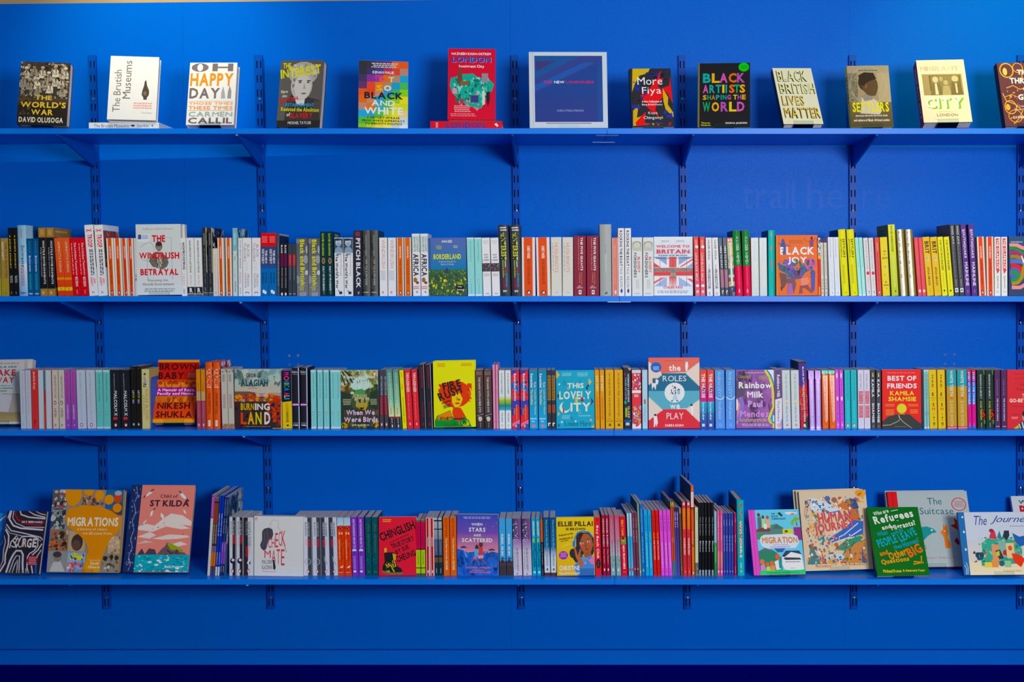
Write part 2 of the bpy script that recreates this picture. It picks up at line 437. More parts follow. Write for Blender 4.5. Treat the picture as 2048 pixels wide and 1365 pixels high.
def easel(M, w, h, T, zs, lab):
    """clear acrylic easel: bent strip with a front lip, a tray and a sloping back with a rear leg"""
    e = empty('display_stand', None, M); sw = min(w*.5, .07); x0 = w/2-sw/2
    tk = .0016; hh = h*.42
    boxes('lip', [(x0, x0+sw, -tk-.0022, -.0022, -.004, .012)], M_ACR, e)
    boxes('tray', [(x0, x0+sw, -tk-.002, T+tk+.001, -.004, -.0024)], M_ACR, e)
    boxes('back_plate', [(x0, x0+sw, T+.001, T+tk+.001, -.0024, hh)], M_ACR, e)
    # rear leg down to the shelf
    a = M @ Vector((x0, T+tk+.001, hh*.9)); b = M @ Vector((x0+sw, T+tk+.001, hh*.9)); Yg = a.y+.05
    V = [a, b, Vector((b.x, Yg, zs+.0005)), Vector((a.x, Yg, zs+.0005))]
    V += [q+Vector((0, .002, 0)) for q in V]
    Mi = M.inverted(); V = [tuple(Mi @ q) for q in V]
    pydata('rear_leg', V, [(0, 1, 2, 3), (7, 6, 5, 4), (0, 4, 5, 1), (1, 5, 6, 2), (2, 6, 7, 3), (3, 7, 4, 0)], M_ACR, e)
    tag(e, 'clear acrylic stand holding the '+lab, 'display stand', 'clear stands under face-out books')

# ------------------------------------------------------------------ the setting
XL, XR = -3.1, 2.6
UPX = [(184, 213.6), (517, 542), (1029, 1043.5), (1364, 1375.7), (1705.5, 1709), (2042.5, 2041.5)]
def wallx(px, py): return at(px, py, 0).x
zt0 = at(0, 8, 0).z; zt1 = at(1000, -1.5, 0).z
slope = (zt1-zt0)/(wallx(1000, 0)-wallx(0, 0))
def ztop(x): return zt0+(x-wallx(0, 8))*slope
ZB = at(1115, 1300, 0).z          # top of the skirting
wall = boxes('wall_back', [(XL, XR, .018, .12, 0, 2.42)], M_WALL); tag(wall, kind='structure')
edges = [XL, wallx(372, 690), wallx(1020.5, 60), wallx(1699, 60), XR]
for i in range(4):
    a, b = edges[i]+.00022, edges[i+1]-.00022
    V = [(a, 0, ZB+.002), (b, 0, ZB+.002), (b, 0, ztop(b)), (a, 0, ztop(a)), (a, .018, ZB+.002), (b, .018, ZB+.002), (b, .018, ztop(b)), (a, .018, ztop(a))]
    pydata('panel', V, [(0, 1, 2, 3), (7, 6, 5, 4), (0, 4, 5, 1), (1, 5, 6, 2), (2, 6, 7, 3), (3, 7, 4, 0)], M_WALL, wall)
tag(boxes('wall_upper', [(XL, XR, .12, .2, 0, 3.6)], M_BEIGE), kind='structure')
bb = bevel(boxes('baseboard_back', [(XL, XR, -.006, .018, 0, ZB-.0015)], M_BASE), .0012); tag(bb, kind='structure')
tag(boxes('floor', [(XL, XR, -5.6, .12, -.05, 0)], M_FLOOR), kind='structure')
# faded outline of old vinyl lettering on the wall
gh = Cv(XR-XL, 2.4, XL, XR, 2.4, 0)
def ghost(t, xa, ya, xb, yb):
    a = at(xa, yb, 0); b = at(xb, ya, 0)
    gh.text(t, a.x, b.z, b.x, a.z, (1, 1, 1, 1))
ghost('Pick up', 752, 366, 985, 436); ghost('your', 1056, 385, 1222, 440); ghost('free', 1262, 366, 1345, 418)
ghost('trail', 1484, 360, 1590, 418); ghost('he', 1614, 360, 1688, 418); ghost('re', 1724, 380, 1780, 418)
g = pydata('faded_lettering', [(x+XL, y, z) for x, y, z in gh.T[0]], gh.T[1], M_GHOST, wall)
# old screw holes
for k, (px, py) in enumerate(((578.5, 712), (596, 711.5), (578.8, 730), (596, 729.5), (1890.5, 710), (1908.5, 709.5), (1890.5, 728), (1908.5, 728))):
    c = at(px, py, 0); o = disc('screw_hole', (c.x, 0, c.z), .0044 if k < 2 else .0034, M_PLUG, wall, dy=.0008)
    disc('hole_mouth', (c.x, -.0009, c.z), .0022, M_HOLE, o, dy=.0002)

# uprights: slotted steel channels
UPLAB = ['leftmost slotted blue steel upright on the wall', 'second slotted blue steel upright from the left', 'third slotted blue steel upright from the left, behind the yellow-lettered black spines',
         'fourth slotted blue steel upright, behind the book with the Union Flag cover', 'fifth slotted blue steel upright, behind the yellow-spined portrait book', 'rightmost slotted blue steel upright at the picture edge']
DU = .014
def upaxis(k):
    a = at(UPX[k][0], 110, -DU); b = at(UPX[k][1], 1219, -DU); return a, b
def upx(k, z):
    a, b = upaxis(k); return b.x+(a.x-b.x)*(z-b.z)/(a.z-b.z)
for k in range(6):
    a, b = upaxis(k); H = (a-b).length; ang = math.atan2(a.x-b.x, a.z-b.z)
    o = empty('shelf_upright', None, Matrix.Translation((b.x, 0, b.z)) @ Matrix.Rotation(ang, 4, 'Y'))
    cols = [-.0125, -.0085, -.0045, .0045, .0085, .0125]; zs = [0]; slots = []
    pitch = .0518; z = H-.0215-.026; first = z
    while z > .008:
        slots.append(z); z -= pitch
    zz = [0]
    for q in sorted(slots): zz += [q, q+.026]
    zz.append(H); V, Fc = [], []
    for zi, q in enumerate(zz):
        for x in cols: V.append((x, -DU, q))
    nC = len(cols)
    for r in range(len(zz)-1):
        for c in range(nC-1):
            if r % 2 == 1 and c in (1, 3): continue
            Fc.append((r*nC+c, r*nC+c+1, (r+1)*nC+c+1, (r+1)*nC+c))
    k0 = len(V)
    V += [(-.0125, 0, 0), (-.0125, 0, H), (.0125, 0, 0), (.0125, 0, H), (-.0125, -DU, 0), (-.0125, -DU, H), (.0125, -DU, 0), (.0125, -DU, H)]
    Fc += [(k0, k0+4, k0+5, k0+1), (k0+6, k0+2, k0+3, k0+7), (k0+1, k0+5, k0+7, k0+3), (k0, k0+2, k0+6, k0+4)]
    pydata('channel', V, Fc, M_RAIL, o)
    boxes('slot_shade', [(-.0095, .0095, -.004, -.0035, 0, H)], M_HOLE, o)  # near-black strip added as the shade inside the channel, seen through the slots
    for py in (198, 421.5, 645, 977, 1196.5):
        zc = at(1115, py, -DU).z-b.z
        s_ = disc('screw', (0, -DU-.0002, zc), .0036, M_STEEL, o, dy=.0014)
        disc('screw_recess', (0, -DU-.0016, zc), .0013, M_HOLE, s_, dy=.0002, n=6)
    tag(o, UPLAB[k], 'shelf upright', 'slotted uprights on the wall')

# shelf boards: two per level, butted at the joint
NAME4 = ['top', 'second', 'third', 'bottom']
JX = [1214, 1239, 1228, 1229]
for i in range(4):
    j = at(JX[i], (256.8, 592.8, 861.5, 1159.6)[i], YF).x
    z = ZS[i]
    for side in (0, 1):
        if side == 0:
            g0, g1 = (.056, .0155) if i == 0 else (.0155, .0155); xa, xb = XL+.3, j-.0006
        else:
            g0, g1 = (.0155, .0175) if i == 0 else (.0155, .0155); xa, xb = j+.0006, XR-.2
        poly = [(xa, YF), (xb, YF), (xb, -g1), (xa, -g0)]
        o = prism('shelf_board', poly, z-THK, z, M_SHELF); bevel(o, .0012)
        tag(o, '%s blue shelf board, %s of its joint' % (NAME4[i], ('left', 'right')[side]), 'shelf', 'blue shelf boards')
        if side == 0 and i in (0, 1):
            c = j
            if i == 0:
                boxes('joining_plate', [(c-.042, c+.038, YF+.25, YF+.255, z-THK-.002, z-THK-.0001), (c-.035, c+.04, YF+.04, YF+.044, z-THK-.0012, z-THK-.0001)], M_CHIP, o)
            else:
                boxes('joining_plate', [(c-.040, c+.038, YF+.0, YF+.05, z-THK-.0022, z-THK-.0001)], M_CHIP, o)

# brackets
def bracket(x, zt, lab):
    yb, yf, h = -DU, YF+.006, .078
    prof = [(yb, 0), (yb, -h), (yb-.014, -h), (yf, -.006), (yf, 0)]
    o = empty('shelf_bracket', (x, 0, zt))
    n = len(prof); V = []; hw = .0042
    for sx in (-hw, hw): V += [(sx, y, z) for y, z in prof]
    Fc = [tuple(range(n)), tuple(reversed(range(n, 2*n)))]+[(i, n+i, n+(i+1) % n, (i+1) % n) for i in range(n)]
    ob = pydata('arm', V, Fc, M_RAIL, o)
    bm = bmesh.new(); bm.from_mesh(ob.data); bmesh.ops.recalc_face_normals(bm, faces=bm.faces[:])
    bmesh.ops.bevel(bm, geom=bm.edges[:], offset=.0009, segments=1, affect='EDGES'); bm.to_mesh(ob.data); bm.free()
    boxes('mounting_tongue', [(-.0068, -.0045, yb-.006, yb+.004, -h+.006, -.006), (.0045, .0068, yb-.006, yb+.004, -h+.006, -.006)], M_RAIL, o)
    boxes('tip_clip', [(-hw*.9, hw*.9, yf-.0012, yf+.001, -.005, -.001)], M_CHIP if lab.startswith('second') else M_RAIL, o)
    tag(o, lab, 'shelf bracket', 'brackets under the shelves')
ORDN = ['leftmost', 'second', 'third', 'fourth', 'fifth', 'rightmost']
for i in range(4):
    for k in range(6):
        bracket(upx(k, ZS[i]-.06), ZS[i]-THK-.0003, '%s blue tapered bracket under the %s shelf board' % (ORDN[k], NAME4[i]))

# ================================================================== second shelf (index 1), spines and covers
Z7 = 7.186
def PG(y, c='f26a2a'): return []
def penguin(c, txt1, txt2, c1='f8e0d0', c2='5a1a10', a=22, b=78, yt=335, side='e8e2da'):
    """orange spine with pale edges, two vertical lines of text and a small oval bird emblem"""
    return [('b', yt-60, 1300, side), ('R', a, yt-60, b, 1300, c), ('v', txt1, 450, 625, 40, 62, c1, 1), ('v', txt2, 645, 1000, 40, 60, c2), ('q', 50, 1112, 17, 24, '301a10')]
REG(0, 430, Z7, 1)
B('olive gold paperback at the very left end of the second shelf', [(-85, 20, -110, 2)], 335, '8a8040', [('b', 900, 1165, 'a89c48'), ('v', 'IN SEARCH OF', 500, 900, 40, 70, '4a4418')])
B('tan gold paperback with white author name, beside the black gold-lettered pair', [(25, 135, 4, 106)], 335, 'a08448', [('v', 'HUGO CUSTY', 390, 655, 15, 40, 'f0ead8', 1), ('v', 'THE OLD FRONTIER', 400, 910, 55, 82, '6c5a20', 1), ('b', 920, 1165, 'a08e40'), ('t', 'A', 45, 1110, 62, 1140, '40381c')])
B('narrow black paperback with yellow A JUDGE\'S JOURNEY lettering', [(138, 200, 108, 176), (204, 266, 178, 240)], 185, '15161c', [('v', "A JUDGE'S JOURNEY", 290, 770, 25, 62, 'd8b840', 1), ('v', 'John', 868, 975, 60, 85, 'd8d8d8', 1), ('v', 'Dyson', 880, 975, 25, 52, 'd8d8d8', 1), ('t', 'h', 40, 1100, 60, 1135, 'b8a878')])
B('tall pale blue hardback with Emigrants on its spine', [(280, 402, 248, 374)], 150, '8cb8d0', [('g', 150, 700, '86b4cc', 'a4c8dc'), ('g', 700, 1165, 'ccdae4', '7aa8cc'), ('v', 'Emigrants', 440, 740, 30, 78, '1c4c80', 1), ('x', 730, 1020, 30, 72, '9a6480', 3), ('x', 200, 330, 40, 60, 'b07080'), ('t', 'W&N', 18, 1105, 80, 1140, '20406c', 1)],
  hb=1, side=('R', '88b4cc'), sops=[('G', 0, 0, 60, 100, 'a0c4d8', '98bcd0'), ('G', 38, 0, 100, 100, '0e5484', '0c4470'), ('w', 45, 6, 90, 14, '0c3c60', 2)])
B('dark teal paperback with white Emigrants lettering', [(405, 488, 375, 463), (492, 576, 465, 550)], 340, '0a5488', [('g', 340, 700, '0a4c7c', '0c60a0'), ('v', 'James Evans', 380, 545, 40, 62, '60b078'), ('v', 'Emigrants', 588, 815, 28, 66, 'f0f4f4', 1), ('x', 840, 1075, 30, 68, '3c9c90', 2), ('t', 'W&N', 15, 1122, 80, 1145, 'e8e8e8', 1)])
B('tall brown paperback with a black title panel', [(582, 688, 545, 655), (692, 800, 660, 766)], 185, 'a07840', [('b', 325, 1060, '16181e'), ('v', 'HOSTILE ENVIRONMENTS', 375, 995, 52, 80, 'c8ccd0', 1), ('v', 'Immigration and its Limits', 470, 890, 18, 40, 'b8b8b8'), ('x', 215, 290, 25, 75, 'c8a868', 3), ('O', 42, 1118, 14, 20, .6, 'e8d8b0')],
  d=.155, side=('R', '8a6838'), sops=[('w', 8, 3, 80, 8, 'b89858', 1), ('b', 14, 88, '14161c')])
B('coral red paperback with pale vertical name and yellow stripe near the foot', [(836, 940, 777, 880), (945, 1052, 885, 990)], 332, 'e2583a', [('g', 332, 1165, 'e8643c', 'dc4430'), ('v', 'AMINATTA FORNA', 385, 830, 42, 72, 'f4c8b0'), ('b', 900, 935, 'f0903c'), ('b', 1040, 1090, 'f4c038'), ('v', 'GROVE', 1050, 1110, 38, 62, '703060')])
B('crimson paperback with white script lettering', [(1056, 1165, 996, 1098), (1170, 1280, 1103, 1205)], 332, 'cc1a2c', [('S', 0, 335, 100, 1165, 'b01424 dc3040', 60, 6, 14, 3, 2.0), ('v', 'The Lightless Tomorrow', 400, 870, 45, 80, 'f4c4c4', 1), ('x', 410, 860, 14, 30, 'e8a0a0'), ('v', 'MERCY BROWN', 890, 1030, 40, 75, 'f4d8d0', 1), ('v', 'pb', 1080, 1140, 45, 62, 'f0c0c0')])
B('tall white book with red X TROOP spine', [(1285, 1410, 1207, 1342), (1415, 1562, 1348, 1500)], 145, 'e0e4ea', [('v', 'X', 205, 245, 15, 82, 'd82830', 1), ('v', 'TROOP', 282, 468, 25, 82, 'd02830', 1), ('x', 495, 870, 35, 82, '606470', 2), ('v', 'LEAH', 912, 985, 62, 85, 'dc4048', 1), ('v', 'GARRETT', 895, 1020, 28, 52, 'dc4048', 1), ('t', 'h', 38, 1095, 60, 1130, '404040')],
  d=.155, side=('R', 'd4d8dc'), sops=[('b', 8, 60, '5a5048'), ('S', 0, 8, 100, 60, '8a7a60 40342c b0a080', 40, 4, 10, 5), ('t', 'X TROOP', 4, 10, 90, 22, 'c02028', 1)])
B('orange-centred white-edged paperback, wider, beside X TROOP', [(1565, 1660, 1524, 1622), (1668, 1775, 1632, 1735)], 335, 'dcd6cc', penguin('f05a18', 'SAMUEL SELVON', 'THE LONELY LONDONERS', side='e0dcd4'))
B('narrow orange-centred white-edged paperback, left of the WINDRUSH BETRAYAL cover', [(1782, 1855, 1742, 1826), (1862, 1938, 1832, 1915)], 335, 'dcd6cc', penguin('e84a18', 'GEORGE LAMMING', 'THE EMIGRANTS', a=14, b=72, side='d8d4cc'))
B('thin pale grey paperback squeezed left of the WINDRUSH BETRAYAL cover', [(1942, 1974, 1918, 1934)], 335, 'c8c8c4', [('v', 'gs', 840, 950, 20, 90, '202020', 1)])
REG(260, 430, Z7, 1)
FB('pale grey book facing out with THE WINDRUSH BETRAYAL in red over a portrait', [(62, 148), (720, 138), (742, 1165), (106, 1165)], .024, 'c4cac8', [
  ('G', 0, 0, 100, 100, 'c8cecc', 'd4d8d8'), ('t', 'AMELIA GENTLEMAN', 15, 5.5, 82, 8, '8a8c8c'),
  ('R', 5, 14, 30, 25, 'd4dcea'), ('R', 5, 14.5, 12, 21, '40508c'), ('w', 13, 15, 28, 21, '7080b8', 3),
  ('L', [(47, 19), (78, 19), (80, 78)], .4, '707474'), ('L', [(24, 48), (25, 78), (26, 81)], .4, '707474'), ('L', [(10, 33), (18, 28), (32, 25), (40, 32), (40, 46), (28, 52), (14, 50)], .4, '808484'),
  ('P', [(28, 52), (34, 43), (44, 39), (56, 40), (68, 46), (72, 54), (68, 60), (58, 64), (48, 62), (36, 60)], '6c665c'), ('P', [(44, 38), (50, 44), (58, 39), (56, 60), (49, 62)], 'b8b4a8'), ('L', [(50, 40), (51, 60)], .8, '484440'), ('S', 32, 44, 70, 60, '5a544c 8c8678 49443e', 40, .8, 2.4, 9),
  ('E', 51, 31, 7.6, 7, '504840'), ('E', 51, 33, 6, 5.6, '8a8076'), ('E', 49, 32, 1, .5, '2c2824'), ('E', 54, 32, 1, .5, '2c2824'), ('E', 51.5, 36, 2, .5, '50403a'), ('E', 51, 28, 7, 3, '38322e'),
  ('t', 'THE', 36, 15.5, 65, 25, 'cc2030', 1), ('t', 'WINDRUSH', 7, 39.5, 96, 49, 'cc1c2c', 1), ('t', 'BETRAYAL', 9, 63, 93, 72, 'cc2030', 1),
  ('t', 'Exposing the', 26, 77.5, 70, 81.5, '70787c'), ('t', 'Hostile Environment', 14, 82.5, 83, 86.5, '70787c'), ('w', 13, 90, 86, 96, '9aa0a0', 2)], behind=1, bdx=-.0065, bcol='c8a0a0', blabel='spare copy showing its red-printed edge behind the WINDRUSH BETRAYAL cover', stand='WINDRUSH BETRAYAL book')
B('white paperback with black HOMECOMING spine lettering', [(746, 824, 720, 800)], 335, 'dcdfe4', [('v', 'HOMECOMING', 400, 785, 35, 80, '202028', 1), ('v', 'Colin Grant', 850, 1015, 35, 62, 'd06070'), ('x', 400, 1000, 6, 22, 'e8a0a0'), ('x', 1065, 1130, 30, 60, '8088a0')])
B('white paperback with a black block R at its foot', [(827, 936, 803, 912), (940, 1048, 918, 1026)], 330, 'dadcd8', [('v', 'SEARCHING FOR A LOST PEACE', 370, 830, 40, 62, '50545c', 1), ('v', 'Hilda Haine', 865, 1005, 42, 64, 'd88080'), ('b', 1035, 1130, '22242e'), ('t', 'R', 30, 1050, 72, 1118, 'f0f0f0', 1), ('b', 1130, 1138, 'd0d0d0'), ('b', 1138, 1165, '50545c')])
B('tall near-black trade paperback with a cream edge', [(1056, 1122, 1030, 1100), (1132, 1195, 1112, 1182)], 182, '2c2e34', [('R', 86, 0, 100, 830, 'c4bc94'), ('v', 'HOMEGOING', 265, 430, 34, 58, 'a0a4a8', 1), ('x', 480, 1010, 40, 58, '6c7076'), ('v', 'PRESS', 1040, 1100, 36, 58, 'b8b8b8'), ('b', 1114, 1122, 'b8b8b8'), ('b', 1130, 1165, '4c5056')],
  side=('R', '6c747c'), sops=[('S', 0, 0, 100, 40, '101418 202428 a8b0b4 c8ccd0 303438', 90, 4, 16, 4)])
B('short thin cream booklet with pale red lettering', [(1198, 1268, 1186, 1250)], 482, 'd0ccc0', [('v', 'WINDRUSH STORIES AND MORE', 560, 1060, 40, 58, 'd89488'), ('E', 55, 1120, 14, 10, 'd08078')])
B('orange-centred paperback between the cream booklet and tall aqua spine', [(1275, 1360, 1254, 1358), (1385, 1460, 1370, 1462)], 330, 'dcd8d0', penguin('f4621c', 'TARIQ MEHMOOD', 'WE THE YOUNG FIGHTERS'))
B('tall pale aqua paperback with a dark blue-green cover side', [(1480, 1548, 1472, 1540)], 190, 'c0d0cc', [('b', 190, 515, '7cb0bc'), ('v', 'NOWHERE', 265, 430, 25, 66, 'bcdcdc', 1), ('S', 0, 520, 100, 900, 'c8d4d0 b0c4c0', 20, 8, 16, 4, 3.0), ('v', 'ASTRID ROSS', 950, 1110, 40, 66, '50686c', 1)],
  side=('R', '689cac'), sops=[('S', 0, 0, 100, 40, '2c6880 8cb0b4 24485c b4c8c4', 60, 6, 18, 4)])
B('white paperback with thin upright grey-blue lettering, left of BLACK TUDORS', [(1557, 1618, 1552, 1612)], 335, 'dadde4', [('v', "IT'S NOT ABOUT THE BURQA", 362, 775, 38, 66, '505868', 1), ('x', 820, 990, 28, 68, 'e09098', 2), ('v', 'PICADOR', 1045, 1135, 38, 62, '3c4048')])
B('white paperback with BLACK TUDORS in dotted red letters', [(1623, 1748, 1616, 1744), (1753, 1876, 1750, 1874)], 330, 'e4e7ec', [('v', 'TUDORS', 400, 670, 12, 40, '94707c'), ('v', 'BLACK', 425, 610, 52, 80, '94707c'), ('O', 42, 700, 20, 18, .8, 'b8bcc4'), ('O', 44, 770, 14, 30, .8, 'b8bcc4'), ('v', 'MIRANDA', 850, 1030, 52, 74, '808490'), ('v', 'KAUFMANN', 840, 1045, 22, 44, '808490'), ('O', 50, 1125, 24, 20, .6, '30343c'), ('R', 20, 1126, 80, 1150, 'e4e7ec')])
REG(520, 430, Z7, 1)
B('blue paperback with red top and white THE NEW ODYSSEY lettering', [(5, 120, 10, 116), (124, 242, 118, 235)], 262, '0c68a8', [('b', 262, 450, 'e01828'), ('w', 12, 305, 85, 405, 'f08088', 5), ('b', 450, 740, '3a4470'), ('v', 'THE NEW', 508, 700, 56, 82, 'e8ecf4', 1), ('v', 'ODYSSEY', 490, 705, 15, 44, 'e8ecf4', 1), ('b', 740, 770, '0c58a0'), ('v', 'PATRICK', 830, 985, 58, 80, '103c68', 1), ('v', 'KINGSLEY', 830, 995, 20, 44, '103c68', 1), ('E', 42, 1100, 16, 26, 'e8eef4'), ('E', 62, 1115, 16, 24, 'e8eef4')])
B('slim slate grey paperback with a dark cover side, left of the BLACK pair', [(245, 284, 240, 282)], 268, '46525e', [('x', 400, 570, 40, 70, '78848c'), ('x', 640, 1020, 40, 70, '98a0a8')], d=.15, side=('R', '1c2438'), sops=[('R', 0, 0, 100, 3, 'a0a8a8')])
B('thin black paperback with a purple panel and white word BLACK', [(290, 340, 290, 340), (344, 396, 343, 400)], 410, '22222a', [('b', 560, 742, '5c1c44'), ('v', 'BLACK', 435, 555, 20, 68, 'e4e4e4', 1), ('v', 'BRITISH WRITING', 760, 1050, 40, 66, 'c0c0c0'), ('E', 50, 1138, 28, 22, 'd8d8d8')])
B('thin charcoal paperback with a red panel', [(405, 460, 402, 456), (465, 525, 460, 516)], 420, '38424a', [('R', 20, 570, 80, 735, 'c8343c'), ('v', 'REPORTS', 590, 715, 38, 64, 'd87078'), ('x', 750, 940, 40, 66, '7c8488'), ('w', 20, 1125, 84, 1145, 'c0c4c8', 1)])
B('grey photographic spine with bold yellow Black and British', [(530, 695, 518, 684), (700, 868, 692, 856)], 335, '5c6068', [('g', 335, 1165, '54585e', '74787e'), ('E', 82, 640, 22, 60, '989ca0'), ('E', 88, 830, 16, 34, 'c0c4cc'), ('E', 10, 930, 20, 60, '8c9098'), ('E', 15, 380, 16, 36, '7c8084'), ('E', 90, 500, 8, 60, 'a8acb0'), ('v', 'Black and British', 355, 1010, 32, 72, 'd8d420', 1), ('v', 'Forgotten', 1015, 1088, 10, 76, 'd0cc20'), ('v', 'PICADOR', 1112, 1165, 26, 80, 'c8ccd0')])
B('tall dark green spine with yellow name over CULT OF PROGRESS', [(872, 964, 859, 944), (968, 1066, 950, 1048)], 240, '0c3438', [('v', 'DAVID OLUSOGA', 270, 590, 30, 62, 'b4c028', 1), ('E', 50, 660, 26, 46, 'a88058'), ('E', 50, 660, 12, 30, '60422c'), ('v', 'CULT OF PROGRESS', 735, 1090, 35, 64, 'd4dcdc', 1), ('v', 'p', 1105, 1145, 40, 62, 'a89870')],
  d=.15, side=('R', '0a3040'), sops=[('S', 10, 3, 90, 14, 'a0b840 1c8090', 14, 3, 10, 4)])
B("white spine with a blue-grey portrait above The World's War", [(1078, 1205, 1064, 1190), (1210, 1342, 1204, 1334)], 330, 'e6e9ee', [('b', 340, 545, '3c5468'), ('E', 48, 400, 34, 52, 'b8c0c8'), ('E', 50, 520, 44, 60, '889cac'), ('E', 50, 425, 22, 34, '94a4b4'), ('E', 40, 355, 36, 18, '283c50'), ('b', 545, 552, 'e6e9ee'), ('v', "The World's War", 562, 1060, 12, 44, '202830', 1), ('v', 'David Olusoga', 562, 880, 62, 84, '8890a0'), ('R', 48, 1100, 82, 1140, '303840'), ('P', [(30, 1090), (50, 1080), (50, 1100)], '303840')])
B('tall black spine with large white PITCH BLACK lettering', [(1352, 1470, 1342, 1456)], 225, '2a2c3c', [('x', 245, 310, 25, 80, 'b04048', 3), ('v', 'PITCH BLACK', 335, 1050, 28, 82, 'ecedf0', 1), ('v', 'h', 1105, 1140, 45, 70, 'b0b0c0', 1)])
B('tall dark olive-grey hardback with faint pale lettering', [(1478, 1586, 1470, 1568), (1592, 1704, 1586, 1690)], 222, '4c4a44', [('H', 0, 222, 100, 1165, '3c3a34', '5c6060'), ('S', 0, 222, 60, 1165, '5c5444 2c2a26', 20, 8, 16, 5, 4.0), ('v', 'AUGUSTUS NOBLE', 290, 590, 38, 60, 'a0a4a4'), ('v', 'HEIR TO A PROMISE', 630, 1010, 38, 62, 'b0b4b4'), ('w', 10, 1100, 84, 1125, 'b0b0a8', 1)], hb=1, side=('R', '16343c'))
B('white spine with faded red WINDRUSH lettering', [(1720, 1836, 1710, 1826), (1842, 1955, 1836, 1946)], 328, 'dfe0e6', [('v', 'WINDRUSH', 355, 765, 30, 76, 'c49a98'), ('x', 800, 940, 12, 80, 'b4bcc4', 4), ('R', 30, 1095, 52, 1130, 'd07868'), ('R', 40, 1095, 43, 1130, 'f0e0e0')])
REG(780, 430, Z7, 1)
B('orange-centred white-edged paperback, left of the AFRICA pair', [(105, 198, 96, 196), (215, 312, 203, 298)], 325, 'dcd8d4', penguin('f46a2c', 'GEORGE ORWELL', 'THE WIND RISES', a=12, b=86))
B('tall white spine with chunky black AFRICA lettering', [(330, 444, 310, 418), (450, 562, 430, 540)], 272, 'dfe2e8', [('R', 8, 305, 92, 540, 'd0dcd8'), ('L', [(8, 305), (8, 540)], 5, '30705c'), ('L', [(92, 305), (92, 540)], 5, '30705c'), ('v', 'IS NOT A COUNTRY', 315, 530, 58, 80, '60707c', 1), ('v', 'BREAKING STEREOTYPES', 315, 530, 26, 48, '60707c', 1), ('v', 'AFRICA', 560, 880, 10, 82, '26283a', 1), ('E', 35, 935, 24, 36, '94683c'), ('E', 62, 975, 20, 20, '6c4a38'), ('w', 5, 1020, 86, 1070, 'e0606c', 2), ('v', 'V', 1090, 1125, 40, 66, '383838', 1)],
  side=('R', 'c8d0d4'))
FB('BORDERLAND paperback facing out, sunflower field under a blue sky', [(542, 330), (1090, 330), (1106, 1165), (560, 1165)], .022, '4468a4', [
  ('G', 0, 0, 100, 55, '5a6aa6', '2878a8'), ('R', 0, 0, 7, 100, '3c5c98'), ('R', 0, 55, 100, 100, '3c5c40'), ('S', 0, 55, 100, 63, '98a83c 50803c 5c7838', 60, 1, 2.4, 2), ('S', 0, 61, 100, 100, '2c4c38 4c7048 385c4c 6c6c4c 30503c', 200, 1.5, 4, 3), ('S', 0, 64, 100, 100, 'c8cc3c dce048 b4b83c', 46, 1.8, 4.2, 7), ('S', 0, 64, 100, 100, '4c4c20 3c3818', 40, .6, 1.4, 8),
  ('P', [(43, 61), (47, 52), (51, 52), (55, 61)], '384454'), ('t', 'ANNA REID', 36, 4, 63, 8.5, 'e0e4e8', 1), ('w', 21, 13, 36, 20, 'a8c060', 3), ('w', 66, 13, 78, 18, 'b8c8c0', 2),
  ('t', 'BORDERLAND', 14, 28, 86, 37, 'd8e030', 1), ('t', 'A Journey through the', 28, 39.5, 72, 43, 'd0dce8'), ('t', 'History of Ukraine', 33, 44, 67, 48, 'd0dce8'),
  ('E', 83, 87, 10.5, 6.2, '101418'), ('t', 'Fully', 77, 83.5, 88, 86, 'e8e8e8', 1), ('t', 'Revised', 75, 88, 92, 91, 'e8e8e8', 1), ('E', 83, 79, 8, 2.5, '8ca838')])
B('aqua paperback with white foot band, right of the BORDERLAND cover', [(1120, 1222, 1100, 1200), (1228, 1334, 1208, 1308)], 328, '94d0cc', [('b', 328, 348, 'dce8e8'), ('b', 1142, 1165, 'dce8e8'), ('v', 'Samuel Selvon The Housing Lark', 378, 670, 42, 62, '407880'), ('O', 48, 945, 12, 22, .7, '5c9ca0'), ('E', 48, 945, 5, 14, 'e8f0f0'), ('x', 990, 1130, 45, 60, '70b0b0')])
B('white spine with EAST WEST STREET stacked above a dark photo band', [(1340, 1460, 1314, 1428), (1468, 1582, 1440, 1550)], 330, 'dfe2ea', [('t', 'PHILIPPE', 10, 372, 85, 388, '9a9ea8'), ('t', 'SANDS', 20, 400, 78, 418, '9a9ea8'), ('t', 'EAST', 25, 562, 78, 585, '586070', 1), ('t', 'WEST', 25, 600, 78, 624, '586070', 1), ('t', 'STREET', 12, 640, 90, 664, '586070', 1), ('b', 695, 815, '4c4048'), ('S', 0, 696, 100, 814, '2c2830 8c8080 a89898 604048', 24, 6, 14, 6, 1.0), ('w', 10, 840, 90, 885, 'b4a8ac', 2), ('t', 'W&N', 30, 1122, 74, 1140, '505460')])
B('thick tall black hardback with hand-lettered yellow THE INTEREST', [(1590, 1738, 1550, 1708), (1752, 1900, 1722, 1880)], 145, '343840', [('w', 16, 170, 85, 240, 'd8dce0', 2), ('v', 'THE', 258, 312, 22, 56, 'd4dc28', 1), ('v', 'INTEREST', 318, 650, 22, 70, 'd4dc28', 1), ('x', 660, 750, 52, 66, 'd8d8d8'), ('v', 'How the British', 760, 850, 52, 68, 'c83848', 1), ('v', 'Establishment', 850, 1040, 56, 76, '2c8cc0', 1), ('v', 'Resisted the Abolition', 655, 900, 28, 46, 'b8c830', 1), ('v', 'of SLAVERY', 910, 1060, 26, 50, 'c02838', 1), ('t', 'BH', 28, 1080, 62, 1112, 'd8d8d8', 1)],
  hb=1, side=('R', '243c40'))
REG(1040, 430, Z7, 1)
